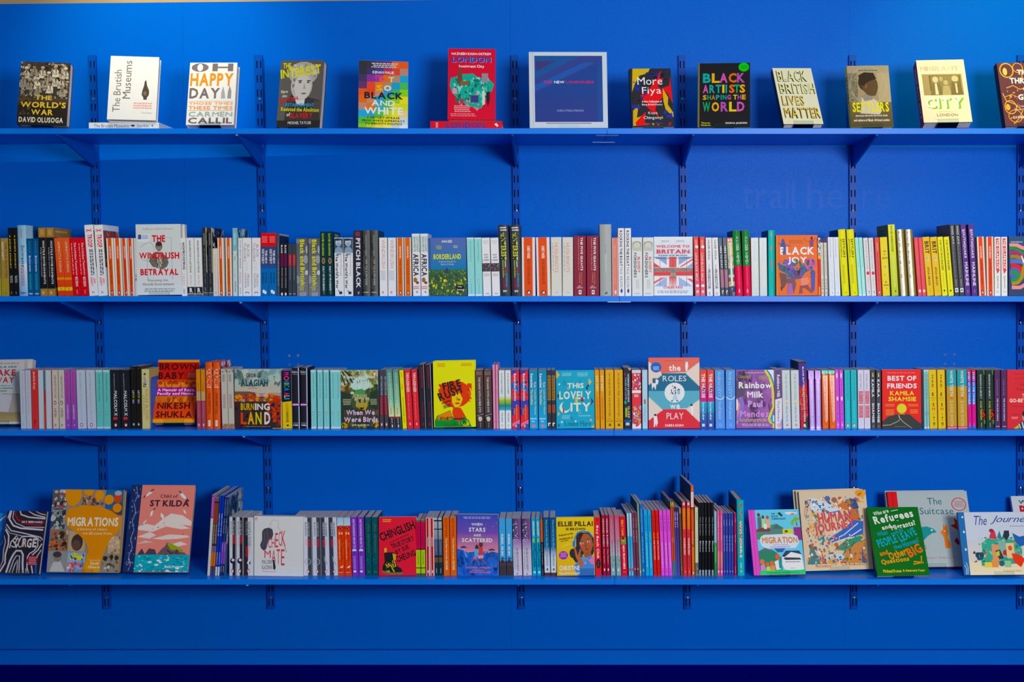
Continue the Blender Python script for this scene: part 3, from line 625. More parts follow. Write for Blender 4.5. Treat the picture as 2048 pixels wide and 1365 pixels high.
B('wide orange-centred paperback with broad white edges, left of the HUGUENOTS pair', [(32, 225, 22, 212), (245, 438, 228, 412)], 325, 'd8d4d8', penguin('f0562a', 'ROBERT WINDER', 'BLOODY FOREIGN SHORES AND AFTER', a=15, b=80, side='dcd6d8'))
B('thin yellow book edge between the orange spines and HUGUENOTS', [(440, 449, 416, 438)], 325, 'f0b838', [])
B('cream spine with thin red HUGUENOTS lettering', [(452, 604, 442, 602), (611, 768, 608, 767)], 322, 'd2cfc4', [('v', 'HUGUENOTS', 405, 825, 34, 66, 'cc8c7c'), ('x', 405, 810, 14, 24, 'a8a498'), ('t', 'Tate', 38, 1105, 66, 1126, '98948c')])
B('maroon spine with bold white THE FIVE GIANTS lettering', [(775, 950, 770, 938), (962, 1144, 957, 1134)], 303, '84283a', [('v', 'THE FIVE GIANTS', 325, 800, 55, 74, 'e8dcd8', 1), ('v', 'A BIOGRAPHY OF THE WELFARE STATE', 325, 795, 36, 44, 'd0a0a4'), ('v', 'NICHOLAS TIMMINS', 825, 1000, 58, 68, 'c88c68'), ('v', 'TIMMINS', 825, 980, 42, 52, 'c88c68'), ('t', 'NEW', 35, 1015, 62, 1030, 'e0c8c8', 1), ('t', 'EDITION', 26, 1038, 74, 1055, 'e0c8c8', 1), ('R', 40, 1080, 62, 1140, 'dcdce4'), ('R', 46, 1095, 56, 1120, '403848')])
B('thick tall plain grey hardback with rounded spine', [(1152, 1318, 1144, 1308)], 138, 'a4a8a4', [('v', 'Ernest', 440, 560, 45, 58, '889090'), ('v', 'Cashmore and Partners', 570, 820, 44, 60, 'd0d4d4'), ('P', [(40, 1140), (40, 1122), (48, 1122), (48, 1110), (56, 1110), (56, 1100), (62, 1100), (62, 1140)], '505850')], hb=1)
B('slim coral pink paperback, right of the thick grey hardback', [(1328, 1412, 1322, 1400)], 330, 'e8c8c4', [('H', 12, 330, 90, 1165, 'f08070', 'e87868'), ('v', 'Andrea Stuart', 430, 620, 40, 60, 'f8d0c8'), ('x', 640, 1000, 42, 56, 'f0a8a0'), ('E', 55, 1110, 14, 30, 'f4e8e8')])
B('tall white spine reading ROCKING THE BOAT in black', [(1416, 1504, 1408, 1498), (1512, 1602, 1506, 1600)], 192, 'e6eaf0', [('v', 'ROCKING THE BOAT', 225, 735, 22, 68, '28303e', 1), ('v', 'PAUL WILSON', 752, 1040, 26, 68, '50586a'), ('P', [(50, 1050), (72, 1092), (50, 1130), (28, 1092)], '2c4c80')])
B('off-white spine with an engraving above BLOODY FOREIGNERS', [(1610, 1764, 1603, 1758), (1770, 1921, 1766, 1920)], 325, 'd6d8d4', [('R', 8, 385, 92, 520, 'b8b8a8'), ('E', 50, 440, 42, 60, '8c8c80'), ('E', 50, 448, 36, 56, 'c8c8bc'), ('R', 8, 470, 92, 520, 'bcbcae'), ('v', 'BLOODY', 605, 830, 54, 80, 'c44048', 1), ('v', 'FOREIGNERS', 545, 900, 18, 46, '4c5460', 1), ('x', 930, 1060, 36, 70, 'b8bcb8', 2), ('w', 22, 1122, 78, 1142, 'a0a49c', 1)])
REG(1290, 430, Z7, 1)
FB('WELCOME TO BRITAIN paperback facing out, Union Flag painted on boards', [(128, 318), (682, 312), (688, 1165), (130, 1165)], .025, 'd4dce8', [
  ('G', 0, 0, 100, 30, 'dce4f0', 'c4d0e4'), ('P', [(0, 37), (33, 37), (33, 52), (0, 40)], '7c9cc8'), ('R', 0, 34, 33, 52, '88a0c8'), ('R', 64, 34, 100, 52, '88a0c8'), ('R', 0, 66, 33, 84, '98aed4'), ('R', 64, 66, 100, 84, '98aed4'),
  ('P', [(0, 36), (12, 38), (33, 48), (33, 53), (18, 53), (0, 44)], 'e4e4ec'), ('P', [(100, 36), (88, 38), (64, 48), (64, 53), (82, 53), (100, 44)], 'e4e4ec'), ('P', [(0, 84), (33, 68), (33, 64), (0, 66)], 'e4e4ec'), ('P', [(100, 84), (64, 68), (64, 64), (100, 66)], 'e4e4ec'),
  ('P', [(0, 44), (18, 52), (0, 52)], 'd04c54'), ('P', [(100, 40), (72, 51), (66, 51), (100, 37)], 'd85858'), ('P', [(0, 80), (30, 69), (20, 69), (0, 76)], 'd87068'), ('P', [(100, 78), (84, 71), (94, 71), (100, 73)], 'd86060'),
  ('R', 33, 34, 64, 84, 'e0e0e8'), ('R', 39, 34, 58, 86, 'd05a58'), ('G', 39, 70, 58, 90, 'cc6860', 'dcd0d4'), ('R', 0, 52, 100, 67, 'c8c8d0'), ('G', 0, 53, 100, 60, '8c6c68', 'a87878'), ('R', 0, 60, 100, 66, 'd04448'),
  ('S', 0, 53, 100, 60, '80706c b08c84 786460', 30, 1, 3, 3), ('R', 44, 54, 56, 69, '807c7c'), ('R', 43, 61, 56, 67, '98948c'), ('L', [(15.5, 40), (15.5, 84)], .5, '60647c'), ('L', [(84.5, 40), (84.5, 84)], .5, '60647c'), ('L', [(49, 34), (49, 84)], .5, '7c4c50'),
  ('P', [(0, 84), (39, 88), (39, 100), (0, 100)], 'dce2ec'),
  ('t', 'WELCOME TO', 6, 14, 92, 18.5, 'd04c58', 1), ('t', 'BRITAIN', 7, 21.5, 92, 28.5, 'd83848', 1), ('t', 'FIXING OUR BROKEN', 12, 30.5, 86, 33, '505c74', 1), ('t', 'IMMIGRATION SYSTEM', 6, 35, 92, 37.5, '505c74', 1), ('t', 'COLIN YEO', 24, 84, 74, 88, 'd04c58', 1), ('w', 18, 6, 40, 9, 'a8a8b8', 2), ('w', 57, 6, 80, 9, 'a8a8b8', 2), ('w', 6, 91, 92, 96, '8c98b0', 2)],
  behind=1, bdx=-.0045, bcol='1c4c98', blabel='blue-edged spare copy behind the WELCOME TO BRITAIN cover')
B('coral to pink spine with white flame shapes and LOUD BLACK GIRLS lettering', [(724, 796, 696, 782), (799, 866, 786, 858)], 315, 'e8605c', [('g', 315, 900, 'ec584c', 'd84c5c'), ('g', 900, 1165, 'dc5468', 'e86c7c'), ('E', 60, 460, 34, 22, 'f8ece4'), ('E', 50, 1018, 36, 20, 'f8ece4'), ('v', 'LOUD BLACK GIRLS', 550, 945, 18, 66, 'f4c0bc', 1), ('x', 360, 440, 30, 70, 'f4b0a8', 2), ('R', 28, 1085, 48, 1120, 'f0d8e0'), ('R', 54, 1085, 72, 1120, 'f0d8e0')])
B('white spine with small black lettering and a red oval emblem', [(890, 976, 870, 955), (995, 1084, 960, 1045)], 328, 'dcdce0', [('v', 'NAZIR AFZAL', 362, 650, 35, 66, '606468', 1), ('v', 'THE', 705, 790, 40, 50, '202020', 1), ('v', 'PROSECUTOR', 790, 1065, 22, 68, '2c3034', 1), ('O', 45, 1130, 14, 22, .6, 'c04844')])
B('slim charcoal spine with white HERE TO STAY and a dusky pink panel', [(1096, 1150, 1054, 1108), (1155, 1206, 1116, 1168)], 330, '46505a', [('b', 330, 450, '5a6878'), ('v', 'HERE TO STAY', 450, 765, 30, 78, 'e8e8e8', 1), ('b', 785, 1045, '9c6c80'), ('v', 'HERE TO STAY', 800, 1030, 40, 66, 'c090a0'), ('t', 'r', 32, 1085, 76, 1135, 'e8e8e8', 1)])
B('slim spine with yellow and green leaf pattern and a white title strip', [(1214, 1298, 1174, 1256)], 330, 'b8b89c', [('b', 330, 395, 'd87868'), ('P', [(10, 365), (30, 340), (48, 365), (30, 390)], 'f4ecec'), ('P', [(55, 365), (72, 340), (90, 365), (72, 390)], 'f4ecec'), ('S', 0, 400, 100, 1030, 'c8c440 788c58 a0b048 988c80 c4b44c', 40, 10, 24, 4, 2.0), ('b', 770, 860, '2c6c58'), ('b', 900, 960, '7c4454'), ('R', 38, 400, 72, 1020, 'dce0e4'), ('v', 'THE GOOD IMMIGRANTS', 415, 700, 46, 62, '8890a0'), ('b', 1030, 1110, '243c70'), ('t', 'P', 44, 1050, 62, 1090, 'c0b860', 1), ('b', 1110, 1165, '5c2430'), ('R', 55, 1110, 100, 1165, '4c8494')])
B('tall hardback, green above crimson, with white VAGABOND VOICES lettering', [(1305, 1414, 1258, 1368), (1421, 1524, 1390, 1494)], 225, 'd4284c', [('b', 225, 735, '107c3c'), ('v', 'WANDER WOMEN', 305, 710, 34, 72, 'e8ece0', 1), ('v', 'Ida Cresswell', 760, 1000, 44, 60, 'c4647c'), ('E', 50, 1085, 7, 20, 'f0c8d0'), ('w', 30, 1105, 66, 1118, 'f0c0cc', 1)],
  hb=1, d=.145, side=('L', '0c4444'))
B('pale whitish spine with faint silver-blue lettering', [(1535, 1640, 1521, 1628), (1652, 1762, 1642, 1750)], 330, 'd6dad8', [('g', 330, 1165, 'd8dcdc', 'c8d0cc'), ('v', 'Afterlives', 370, 660, 36, 66, 'b4c8e0'), ('x', 680, 1050, 46, 66, 'e0dcc4'), ('w', 40, 1120, 76, 1140, 'c0c4c4', 1)])
B('tall turquoise hardback with small red spots, left of BLACK JOY', [(1775, 1870, 1770, 1858)], 222, '0cb0a4', [('H', 0, 222, 100, 1165, '20c4b8', '04948c'), ('E', 42, 285, 16, 40, '8c9ca0'), ('E', 42, 475, 16, 40, 'a08890'), ('E', 46, 700, 14, 66, 'a07c88'), ('x', 820, 1060, 44, 58, '0c8c98')], hb=1, d=.145, side=('L', '0c5464'))
REG(1540, 430, Z7, 1)
FB('orange BLACK JOY hardback facing out with dancing figures', [(85, 295), (678, 288), (692, 1165), (90, 1165)], .024, 'ec6a34', [
  ('R', 0, 0, 5, 100, 'f07830'), ('R', 5, 0, 8, 100, 'd85c28'),
  ('E', 17, 10, 4, 4, '3c4c90'), ('P', [(12, 13), (22, 12), (24, 24), (10, 24)], '38488c'), ('L', [(6, 12), (12, 17)], 1.4, '3c4c8c'), ('L', [(22, 16), (36, 18)], 1.4, '48508c'), ('E', 86, 5.5, 3, 3, '3c2830'), ('P', [(80, 9), (90, 8), (90, 20), (82, 20)], '7c3c64'), ('L', [(68, 5), (72, 10), (82, 11)], 1.3, '9c4c50'), ('L', [(90, 11), (96, 4)], 1.3, '9c4c50'), ('w', 30, 8, 66, 14, 'b04c28', 3),
  ('P', [(3, 46), (18, 50), (34, 52), (50, 60), (64, 50), (80, 40), (92, 42), (88, 56), (70, 62), (60, 72), (40, 74), (26, 64), (8, 58)], '34587c'), ('P', [(20, 42), (36, 38), (44, 56), (30, 62)], '7c4ca8'), ('P', [(66, 48), (84, 36), (97, 44), (94, 54), (76, 58)], 'c05888'), ('S', 6, 40, 92, 70, '2c6868 405c9c 7848a0 803c78 28504c 50408c', 70, 1.5, 5, 4), ('S', 36, 54, 64, 72, '383460 6c2c50 403c80', 26, 1.5, 5, 5),
  ('P', [(8, 62), (22, 64), (28, 76), (18, 88), (12, 86), (10, 72)], '64403c'), ('P', [(24, 72), (44, 70), (48, 82), (42, 98), (38, 82), (34, 98), (26, 96), (28, 82)], '6c4458'), ('P', [(28, 80), (38, 80), (40, 98), (27, 98)], '9c5c9c'), ('P', [(58, 72), (74, 70), (80, 76), (74, 84), (60, 84)], 'd8806c'), ('P', [(57, 84), (76, 82), (78, 86), (90, 94), (84, 96), (70, 88), (62, 88), (64, 96), (54, 97), (56, 90)], '8c3c44'), ('P', [(86, 56), (94, 60), (92, 92), (84, 92), (84, 70)], '3c4ca0'), ('P', [(10, 86), (16, 86), (14, 92), (12, 92)], '40302c'),
  ('t', 'BLACK', 10, 19.5, 92, 32.5, 'f4ece8', 1), ('t', 'JOY', 28, 36, 74, 49, 'f4ece8', 1), ('P', [(18, 20), (22, 20), (24, 32), (16, 32)], '40508c'), ('E', 50, 44, 3, 5, '286c58')], hb=1, spine='e8642c')
B('thin red and yellow spine with a black and white top, right of BLACK JOY', [(692, 732, 685, 722)], 330, 'd83024', [('b', 330, 575, 'd0d0c8'), ('S', 0, 335, 100, 570, '202020 303030', 30, 8, 20, 4, 1.2), ('b', 585, 632, 'e8b420'), ('v', 'WONDER WHEELS', 650, 1000, 30, 66, '94282c', 1), ('b', 1030, 1165, 'e83c20'), ('R', 25, 1035, 75, 1150, 'f4a028')])
B('slim cream spine with grey capitals, lower than its neighbours', [(738, 778, 723, 764), (790, 832, 772, 820)], 400, 'cfcdc0', [('v', 'HOW WE FIGHT WHITE SUPREMACY', 430, 870, 38, 62, '64666c', 1), ('v', 'PALE', 925, 1075, 36, 66, '484c50', 1), ('O', 50, 1122, 22, 20, .55, 'c05c48')])
B('plain white spine with small black top lettering, left of the yellow SETTLERS', [(855, 932, 828, 902), (938, 1018, 906, 978)], 322, 'd4d8e2', [('v', 'Why I am no longer talking', 348, 620, 34, 48, '303438', 1), ('x', 820, 1060, 50, 62, 'bcc4cc'), ('v', 'c', 1110, 1135, 48, 62, '303030')])
B('tall bright yellow hardback with black SETTLERS lettering', [(1035, 1140, 976, 1080), (1160, 1264, 1096, 1200)], 210, 'dcd800', [('v', 'SETTLERS', 345, 615, 48, 78, '343818', 1), ('v', 'JIMI FAMUREWA', 345, 610, 16, 34, '50541c', 1), ('x', 720, 990, 32, 56, 'a8a430', 2), ('v', 'c', 1105, 1140, 50, 66, '808020')], hb=1, d=.14, side=('L', '0c2c54'))
B('slim aqua paperback, right of the yellow SETTLERS pair', [(1276, 1325, 1218, 1265), (1330, 1382, 1273, 1325)], 325, 'a4dcd4', [('b', 1142, 1165, 'dcece8'), ('v', 'Stuart Hall The Fateful Triangle', 370, 750, 40, 66, '508c90'), ('O', 55, 950, 20, 18, .6, 'd0ecec')])
B('pale grey spine with a red dot and thin red IDENTITY lettering', [(1390, 1456, 1336, 1405), (1462, 1536, 1413, 1490)], 330, 'd4d0d2', [('v', 'FRANCIS FUKUYAMA', 365, 785, 38, 68, '7c7c84'), ('E', 58, 838, 34, 26, 'd43044'), ('v', 'IDENTITY', 890, 1060, 40, 70, 'e08c8c'), ('v', 'p', 1095, 1140, 44, 70, '404040')])
B('coral paperback with pale edges, left of the yellow MADE IN BRITAIN', [(1545, 1605, 1503, 1560)], 325, 'd86464', [('R', 18, 320, 82, 1165, 'ec4c48'), ('x', 400, 520, 40, 64, 'f4b0ac'), ('x', 560, 980, 40, 60, 'a83c40'), ('q', 50, 1110, 20, 26, 'a0202c')])
B('broad yellow paperback with small centred black words', [(1622, 1728, 1576, 1680)], 322, 'ecc800', [('t', 'MADE', 35, 515, 76, 535, '40401c', 1), ('t', 'IN', 44, 562, 62, 580, '40401c', 1), ('t', 'BRITAIN', 20, 610, 90, 635, '40401c', 1), ('S', 35, 700, 65, 880, 'f0e890', 14, 8, 16, 4), ('t', 'ELLA', 40, 955, 70, 975, '40401c', 1), ('t', 'SINCLAIR', 24, 1000, 88, 1022, '40401c', 1), ('E', 60, 1058, 4, 10, '60600c')])
B('tall lime-yellow spine with slim black capitals, above its neighbours', [(1750, 1848, 1692, 1780)], 140, 'c4cc10', [('g', 140, 1165, 'd8d80c', 'b0c020'), ('v', 'DAVID HAREWOOD', 160, 530, 34, 64, '30381c', 1), ('v', "MAYBE I DON'T BELONG HERE", 590, 1040, 44, 64, 'e8ecc0'), ('E', 62, 1100, 9, 14, '20301c')], d=.15, side=('L', '5c6c0c'), sops=[('w', 20, 6, 80, 15, '30400c', 2)])
REG(1768, 430, Z7, 1)
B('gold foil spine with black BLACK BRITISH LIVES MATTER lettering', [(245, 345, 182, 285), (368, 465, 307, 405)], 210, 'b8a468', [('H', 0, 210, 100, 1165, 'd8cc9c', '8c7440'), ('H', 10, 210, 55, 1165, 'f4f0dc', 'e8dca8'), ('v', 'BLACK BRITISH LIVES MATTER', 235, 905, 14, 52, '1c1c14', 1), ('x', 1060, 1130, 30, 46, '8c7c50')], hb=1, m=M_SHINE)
B('narrow coral red paperback with a white square at its foot', [(490, 548, 428, 486), (552, 610, 490, 548)], 325, 'e0545c', [('v', 'Natives and Race and Class', 390, 880, 42, 60, 'ec9094'), ('R', 26, 1075, 76, 1112, 'f4e0e0'), ('E', 40, 1094, 8, 8, 'c03c48')])
B('amber yellow spine with bold black BRIT lettering', [(620, 718, 550, 650), (728, 830, 658, 756)], 318, 'f0b400', [('v', 'BRIT', 382, 560, 22, 84, '382c14', 1), ('E', 50, 640, 36, 66, 'e0b454'), ('S', 25, 590, 75, 700, 'f0d890 d8c078', 12, 8, 16, 4, 2.0), ('v', 'AFUA HIRSCH', 750, 1015, 34, 64, '50401c', 1), ('x', 1060, 1120, 46, 56, 'b88c10')])
B('lemon yellow spine with black EVERYONE VERSUS RACISM lettering', [(838, 916, 765, 846), (928, 1006, 856, 940)], 315, 'e8d800', [('v', 'EVERYONE VERSUS', 362, 640, 36, 66, '40401c', 1), ('v', 'RACISM', 655, 795, 30, 70, '34341c', 1), ('x', 830, 1050, 40, 58, 'b0a820'), ('R', 34, 1075, 60, 1105, '40441c')])
B('tall charcoal spine with white WHO AM I, grey square at its foot', [(1016, 1084, 940, 1010), (1090, 1160, 1016, 1092)], 135, '3c3e44', [('v', 'WHO AM I?', 155, 420, 26, 72, 'b8bcbc', 1), ('x', 430, 900, 22, 58, '70747a', 3), ('v', 'DANCE ON', 925, 1030, 30, 66, 'a8acac'), ('R', 18, 1052, 84, 1112, 'dcdce0'), ('R', 34, 1066, 66, 1098, '60646c')], d=.15, side=('L', '5c4c30'), sops=[('w', 20, 10, 85, 15, '403818', 1)])
B('tall purple spine with ornate pale lettering', [(1166, 1250, 1094, 1185), (1262, 1340, 1208, 1306)], 135, '50307c', [('S', 0, 140, 100, 1165, '5c3c88 44286c', 40, 8, 16, 4, 3.0), ('v', 'YOUTHQUAKE', 200, 620, 25, 76, 'd0c8d8', 1), ('v', 'MAINLINE', 680, 1020, 30, 84, 'd0c8d8', 1), ('E', 40, 225, 20, 20, 'b49cc0'), ('E', 52, 1100, 14, 30, '7854a0')])
B('orange-centred pale-edged paperback, left of the CLAPBACK pair', [(1370, 1470, 1332, 1448), (1482, 1584, 1468, 1572)], 315, 'e0c8b8', penguin('f84a0c', 'OLIVE SENIOR', 'SUMMER STORMS', yt=315, side='e4ccbc'))
B('white spine with THE CLAPBACK on a red flash', [(1590, 1680, 1586, 1676), (1688, 1774, 1684, 1768)], 318, 'dcdcd8', [('R', 22, 338, 78, 790, 'd84450'), ('P', [(30, 790), (90, 790), (45, 850)], 'd04450'), ('v', 'THE CLAPBACK', 352, 780, 30, 70, 'f0e4e0', 1), ('v', 'ELIJAH LAWAL', 880, 1060, 38, 64, '404c60', 1), ('t', 'H', 38, 1090, 62, 1118, '606c80')])
FB('navy paperback facing out at the right end, wavy rainbow stripes', [(1792, 310), (2340, 306), (2340, 1165), (1792, 1165)], .02, '2c3c60', [
  ('G', 0, 0, 100, 30, '2c4c74', '2a4068'), ('t', 'FROM PERSON', 6, 8.5, 36, 11, 'c8d4dc'), 
  ('L', [(2, 15), (22, 15), (34, 19), (48, 22)], 6, 'd88c90'), ('L', [(2, 20), (16, 20), (30, 26), (48, 32)], 6, '0c8438'), ('L', [(2, 27), (20, 27), (34, 33), (48, 34)], 6, '9c2c74'), ('L', [(4, 34), (20, 34), (40, 40)], 6, '8c7c28'), ('L', [(4, 42), (30, 42), (46, 46)], 8, '5868b0'),
  ('E', 20, 62, 18, 14, '4c5cac'), ('L', [(6, 50), (22, 50), (32, 54), (34, 62)], 6, 'e8242c'), ('L', [(6, 62), (16, 60), (24, 64), (24, 70), (16, 74), (6, 75)], 6, '0c8c3c'), ('L', [(8, 80), (24, 78), (34, 70), (40, 52), (44, 44)], 6, 'a08424'), ('L', [(8, 86), (30, 86), (46, 80)], 6, 'd88c90'),
  ('t', 'WE', 32, 32, 66, 46, 'e8ecd8', 1)])

# ================================================================== top shelf (index 0): face-out hardbacks
Z4 = 3.938
REG(0, 80, Z4, 0)
YT = -.325
FB("dark hardback facing out with THE WORLD'S WAR in gold over a sepia group photo", [(165, 165), (553, 185), (527, 668), (135, 660)], .034, '3c342c', [
  ('S', 0, 0, 100, 60, '5c5244 8c8070 2c261e a09684 4c4236 746a58', 140, 2, 6, 2), ('S', 0, 2, 100, 55, 'c8c0ac b0a68e', 26, 2, 4.5, 5)]+
  [o for i, (x, y) in enumerate(((12, 12), (28, 8), (45, 11), (58, 19), (72, 24), (20, 30), (36, 29), (52, 26), (84, 27), (38, 39), (62, 35), (88, 40), (92, 12), (7, 26), (72, 9))) for o in (('P', [(x-7, y+15), (x-6, y+5), (x-2, y+2.5), (x+3, y+2.5), (x+6.5, y+6), (x+7, y+15)], ('b8b0a0', '8c8474', 'ccc4b4', '9c9280')[i % 4]), ('P', [(x-1, y+3), (x+2, y+3), (x+1, y+13)], '5c5444'), ('L', [(x-6, y+6), (x-2, y+11), (x+4, y+10)], 1, '6c6454'), ('E', x, y, 3.2, 3.2, '74604c'), ('E', x-1, y+.3, 1.6, 2.2, '9c8468'), ('P', [(x-4, y-1), (x-3, y-4), (x+3, y-4), (x+4, y-1)], ('d0c8b8', '3c342c', 'a89c88')[i % 3]))]+[('S', 0, 16, 100, 58, '3c342a 6c6252 a0947e 2c261e', 70, .8, 2.4, 8)]+
  [('G', 0, 58, 100, 72, '4c4034', '2c2620'), ('R', 0, 70, 100, 100, '26221e'), ('S', 0, 58, 30, 85, '50462c 40382c', 14, 3, 7, 4), ('t', 'THE', 34, 54, 68, 61, 'd0b458', 1), ('t', "WORLD'S", 6, 64, 97, 73.5, 'd8b850', 1), ('t', 'WAR', 28, 76, 72, 85, 'd8b850', 1), ('t', 'DAVID OLUSOGA', 4, 88.5, 93, 97, 'd4ccbc', 1), ('t', 'WATERSIDE', 62, 3.5, 92, 5.5, 'b4a880')], hb=1, Yb=YT, stand="THE WORLD'S WAR book")
REG(0, 80, Z4, 0)
def LB(label, xl, xr, yt, zbase, d, base, ops, hb=1):
    """hardback lying flat, spine to the room; returns its top height"""
    x0, y0, s = CTX['x0'], CTX['y0'], CTX['s']; Y = YF+.012
    L = at(x0+xl/s, 250, Y); R = at(x0+xr/s, 250, Y); top = at(x0+xl/s, y0+yt/s, Y).z
    w = top-zbase; h = R.x-L.x
    o = empty('hardback_book', None, Matrix.Translation((L.x, Y, zbase)) @ Matrix.Translation((0, 0, w)) @ Matrix.Rotation(math.pi/2, 4, 'Y'))
    # local x runs down, local z runs right
    bookbody(o, w, h, d, C(base), True, 0)
    cv = Cv(w, h, 0, 100, 0, 100); cv.run(ops); cv.build('spine_artwork', 'spine_lettering', o, M_INK)
    tag(o, label, 'book', 'books lying flat on the top shelf'); return top
t1 = LB('white hardback lying flat under the white Brutish Museums book', 700, 1252, 651, ZS[0], .16, 'dfe2ea', [('u', 'The Brutish Museums', 43, 93, 25, 80, '5c6068'), ('u', 'Dan Hicks', 14, 31, 30, 76, '70747c'), ('P', [(50, 41), (30, 37), (50, 34), (70, 37)], '30343c'), ('P', [(30, 8), (50, 11), (70, 8), (50, 9)], '202020')])
FB('white hardback facing out with THE BRUTISH MUSEUMS set vertically, atop a lying copy', [(872, 125), (1250, 135), (1230, 632), (842, 615)], .03, 'e6e4e4', [
  ('u', 'The Brutish', 22, 88, 10, 25, '6c6864'), ('u', 'Museums', 7, 67, 29, 45, '6c6864'), ('u', 'Brutish', 22, 36, 10, 25, 'd89c94') if False else ('R', 0, 0, 1, 1, 'e6e4e4'),
  ('P', [(73, 39), (76, 37), (78, 45), (83, 54), (83, 60), (79, 65), (79, 68), (72, 68), (72, 65), (68, 60), (69, 54), (72, 46)], '4c443c'), ('E', 75, 58, 3.5, 3.5, '746858'),
  ('w', 50, 72, 92, 83, 'dc9c94', 3), ('t', 'Dan Hicks', 70, 87, 92, 90, 'a09c9c')], hb=1, Yb=YT+.01, zlift=t1-ZS[0])
FB('white hardback facing out with OH HAPPY DAY in grey and orange display type', [(1497, 178), (1870, 180), (1840, 668), (1464, 668)], .038, 'e8e8e6', [
  ('E', 22, 8, 18, 7, '70686c'), ('E', 22, 8, 6, 6, 'e8e8e6'), ('t', 'H', 48, 1.5, 92, 14, '70686c', 1), ('t', 'HAPPY', 3, 17, 94, 38, 'e08c34', 1), ('t', 'DAY', 3, 41, 67, 58, '6c6468', 1),
  ('P', [(70, 58), (70, 48), (73, 38), (77, 48), (79, 58)], 'a0a0a4'), ('P', [(83, 58), (84, 46), (87, 37), (91, 46), (91, 58)], '8c8c90'), ('R', 3, 62, 96, 62.5, 'e09050'), ('t', 'THOSE TIMES', 3, 63.5, 96, 68, 'e0a070', 1), ('t', 'THESE TIMES', 3, 70, 96, 76, 'e0985c', 1), ('R', 3, 77, 96, 77.5, 'e09050'), ('t', 'CARMEN', 4, 79, 96, 87, '98a8a4', 1), ('t', 'CALLIL', 4, 88.5, 96, 98, '6c5c60', 1)], hb=1, Yb=YT, stand='OH HAPPY DAY book')
REG(500, 80, Z4, 0)
FB('grey hardback facing out with THE INTEREST in yellow over an engraved portrait', [(250, 168), (585, 154), (546, 693), (203, 690)], .038, '5c5854', [
  ('P', [(20, 60), (36, 46), (60, 54), (96, 60), (100, 100), (16, 100)], '3c3836'), ('P', [(38, 48), (62, 55), (60, 68), (44, 66), (36, 56)], 'd8d4cc'), ('E', 54, 20, 34, 18, 'a8a49c'), ('S', 22, 6, 86, 26, 'bcb8b0 8c8880 cac6be', 40, 2, 6, 4), ('E', 52, 38, 25, 22, 'b8b4ac'), ('S', 30, 24, 44, 50, '8c8880 7c7870', 14, 2, 5, 6), ('E', 54, 40, 19, 19, 'c8c4bc'), ('E', 48, 31, 5, 1, '44403c'), ('E', 68, 31, 5, 1, '44403c'), ('E', 48, 33.5, 3, 1, '2c2826'), ('E', 67, 33.5, 3, 1, '2c2826'), ('P', [(58, 34), (62, 43), (56, 43)], 'a09c94'), ('E', 58, 50, 6, 1.2, '6c6460'), ('P', [(84, 60), (98, 62), (98, 76), (82, 70)], '4c4844'),
  ('R', 0, 90, 100, 100, '2c2a28'), ('t', 'THE', 6, 4, 24, 12, 'dcd418', 1), ('r', 'INTEREST', 3, 28, 96, 20, 14, 'd8d428'), ('r', 'How', 6, 50, 22, 49, 5, 'd0ccc4'), ('r', 'the', 9, 56, 20, 55, 4, 'd0ccc4'), ('r', 'BRITISH', 5, 65, 46, 60, 6, 'c8303c'), ('r', 'ESTABLISHMENT', 18, 69, 84, 70, 5, '3c98c8'), ('r', 'Resisted the Abolition', 8, 76, 96, 78, 6, 'd4cc28'), ('t', 'of', 22, 78.5, 30, 84, 'dcdcdc', 1), ('t', 'SLAVERY', 30, 79, 82, 87, 'c83434', 1), ('t', 'MICHAEL TAYLOR', 26, 91.5, 80, 96, 'c8c8c8', 1)], hb=1, spine='34302e', Yb=YT, stand='THE INTEREST book')
FB('hardback facing out, rainbow grid of squares with NOT SO BLACK AND WHITE', [(852, 150), (1246, 178), (1243, 702), (856, 688)], .03, '30343c',
  [('R', i*16.67, j*10.5, (i+1)*16.67, (j+1)*10.5, c) for j, row in enumerate((
    '2c2c30 342c40 4c3058 5c3468 e86428 ec5c28', '2c2c38 34305c 44347c a83450 cc4838 b0806c', '3c3058 7c348c b44088 dc6c28 a88468 2898c8', '5c3060 d84c38 e87828 9c8468 2c94c0 50b058', 'ec5c24 e84c30 c0846c 3c94b8 48a868 84c43c', 'e86830 bc8468 3c9cc0 44a868 8cc43c dcd41c', 'b4846c f07428 44a4b0 58b04c d4d41c c8d030', '30a0d0 3c9cb0 58b450 b8cc28 e0d818 d8c888', '58b04c 70bc3c ccd024 e4d414 d8cc78 c0d0d4', '88bc34 b8c828 e0cc18 dcd470 c4ccc8 d8dce0')) for i, c in enumerate(row.split())]+
  [('w', 25, 3, 80, 11, 'c8c8c8', 3), ('t', 'KENAN MALIK', 28, 15.5, 72, 19.5, 'ececec', 1), ('t', 'N', 28, 24, 40, 32, '8c3898', 1), ('t', 'O', 42, 24, 56, 32, 'd86830', 1), ('t', 'T', 60, 24, 72, 32, 'd0c8a0', 1), ('t', 'S', 35, 36.5, 48, 45, 'dcb42c', 1), ('t', 'O', 51, 36.5, 66, 45, 'e8e4d8', 1), ('t', 'BLACK', 12, 47, 90, 57, '16161a', 1), ('t', 'AND', 26, 59, 74, 67.5, 'dcdcd0', 1), ('t', 'WHITE', 12, 69.5, 90, 80, 'f0f0ec', 1), ('t', 'A HISTORY OF RACE', 17, 83.5, 83, 86.5, '30341c', 1), ('t', 'FROM WHITE SUPREMACY', 8, 88, 94, 91, '30341c', 1), ('t', 'TO IDENTITY POLITICS', 14, 92.5, 88, 95.5, '30341c', 1)], hb=1, spine='c8c8c8', Yb=YT, stand='rainbow squares book')
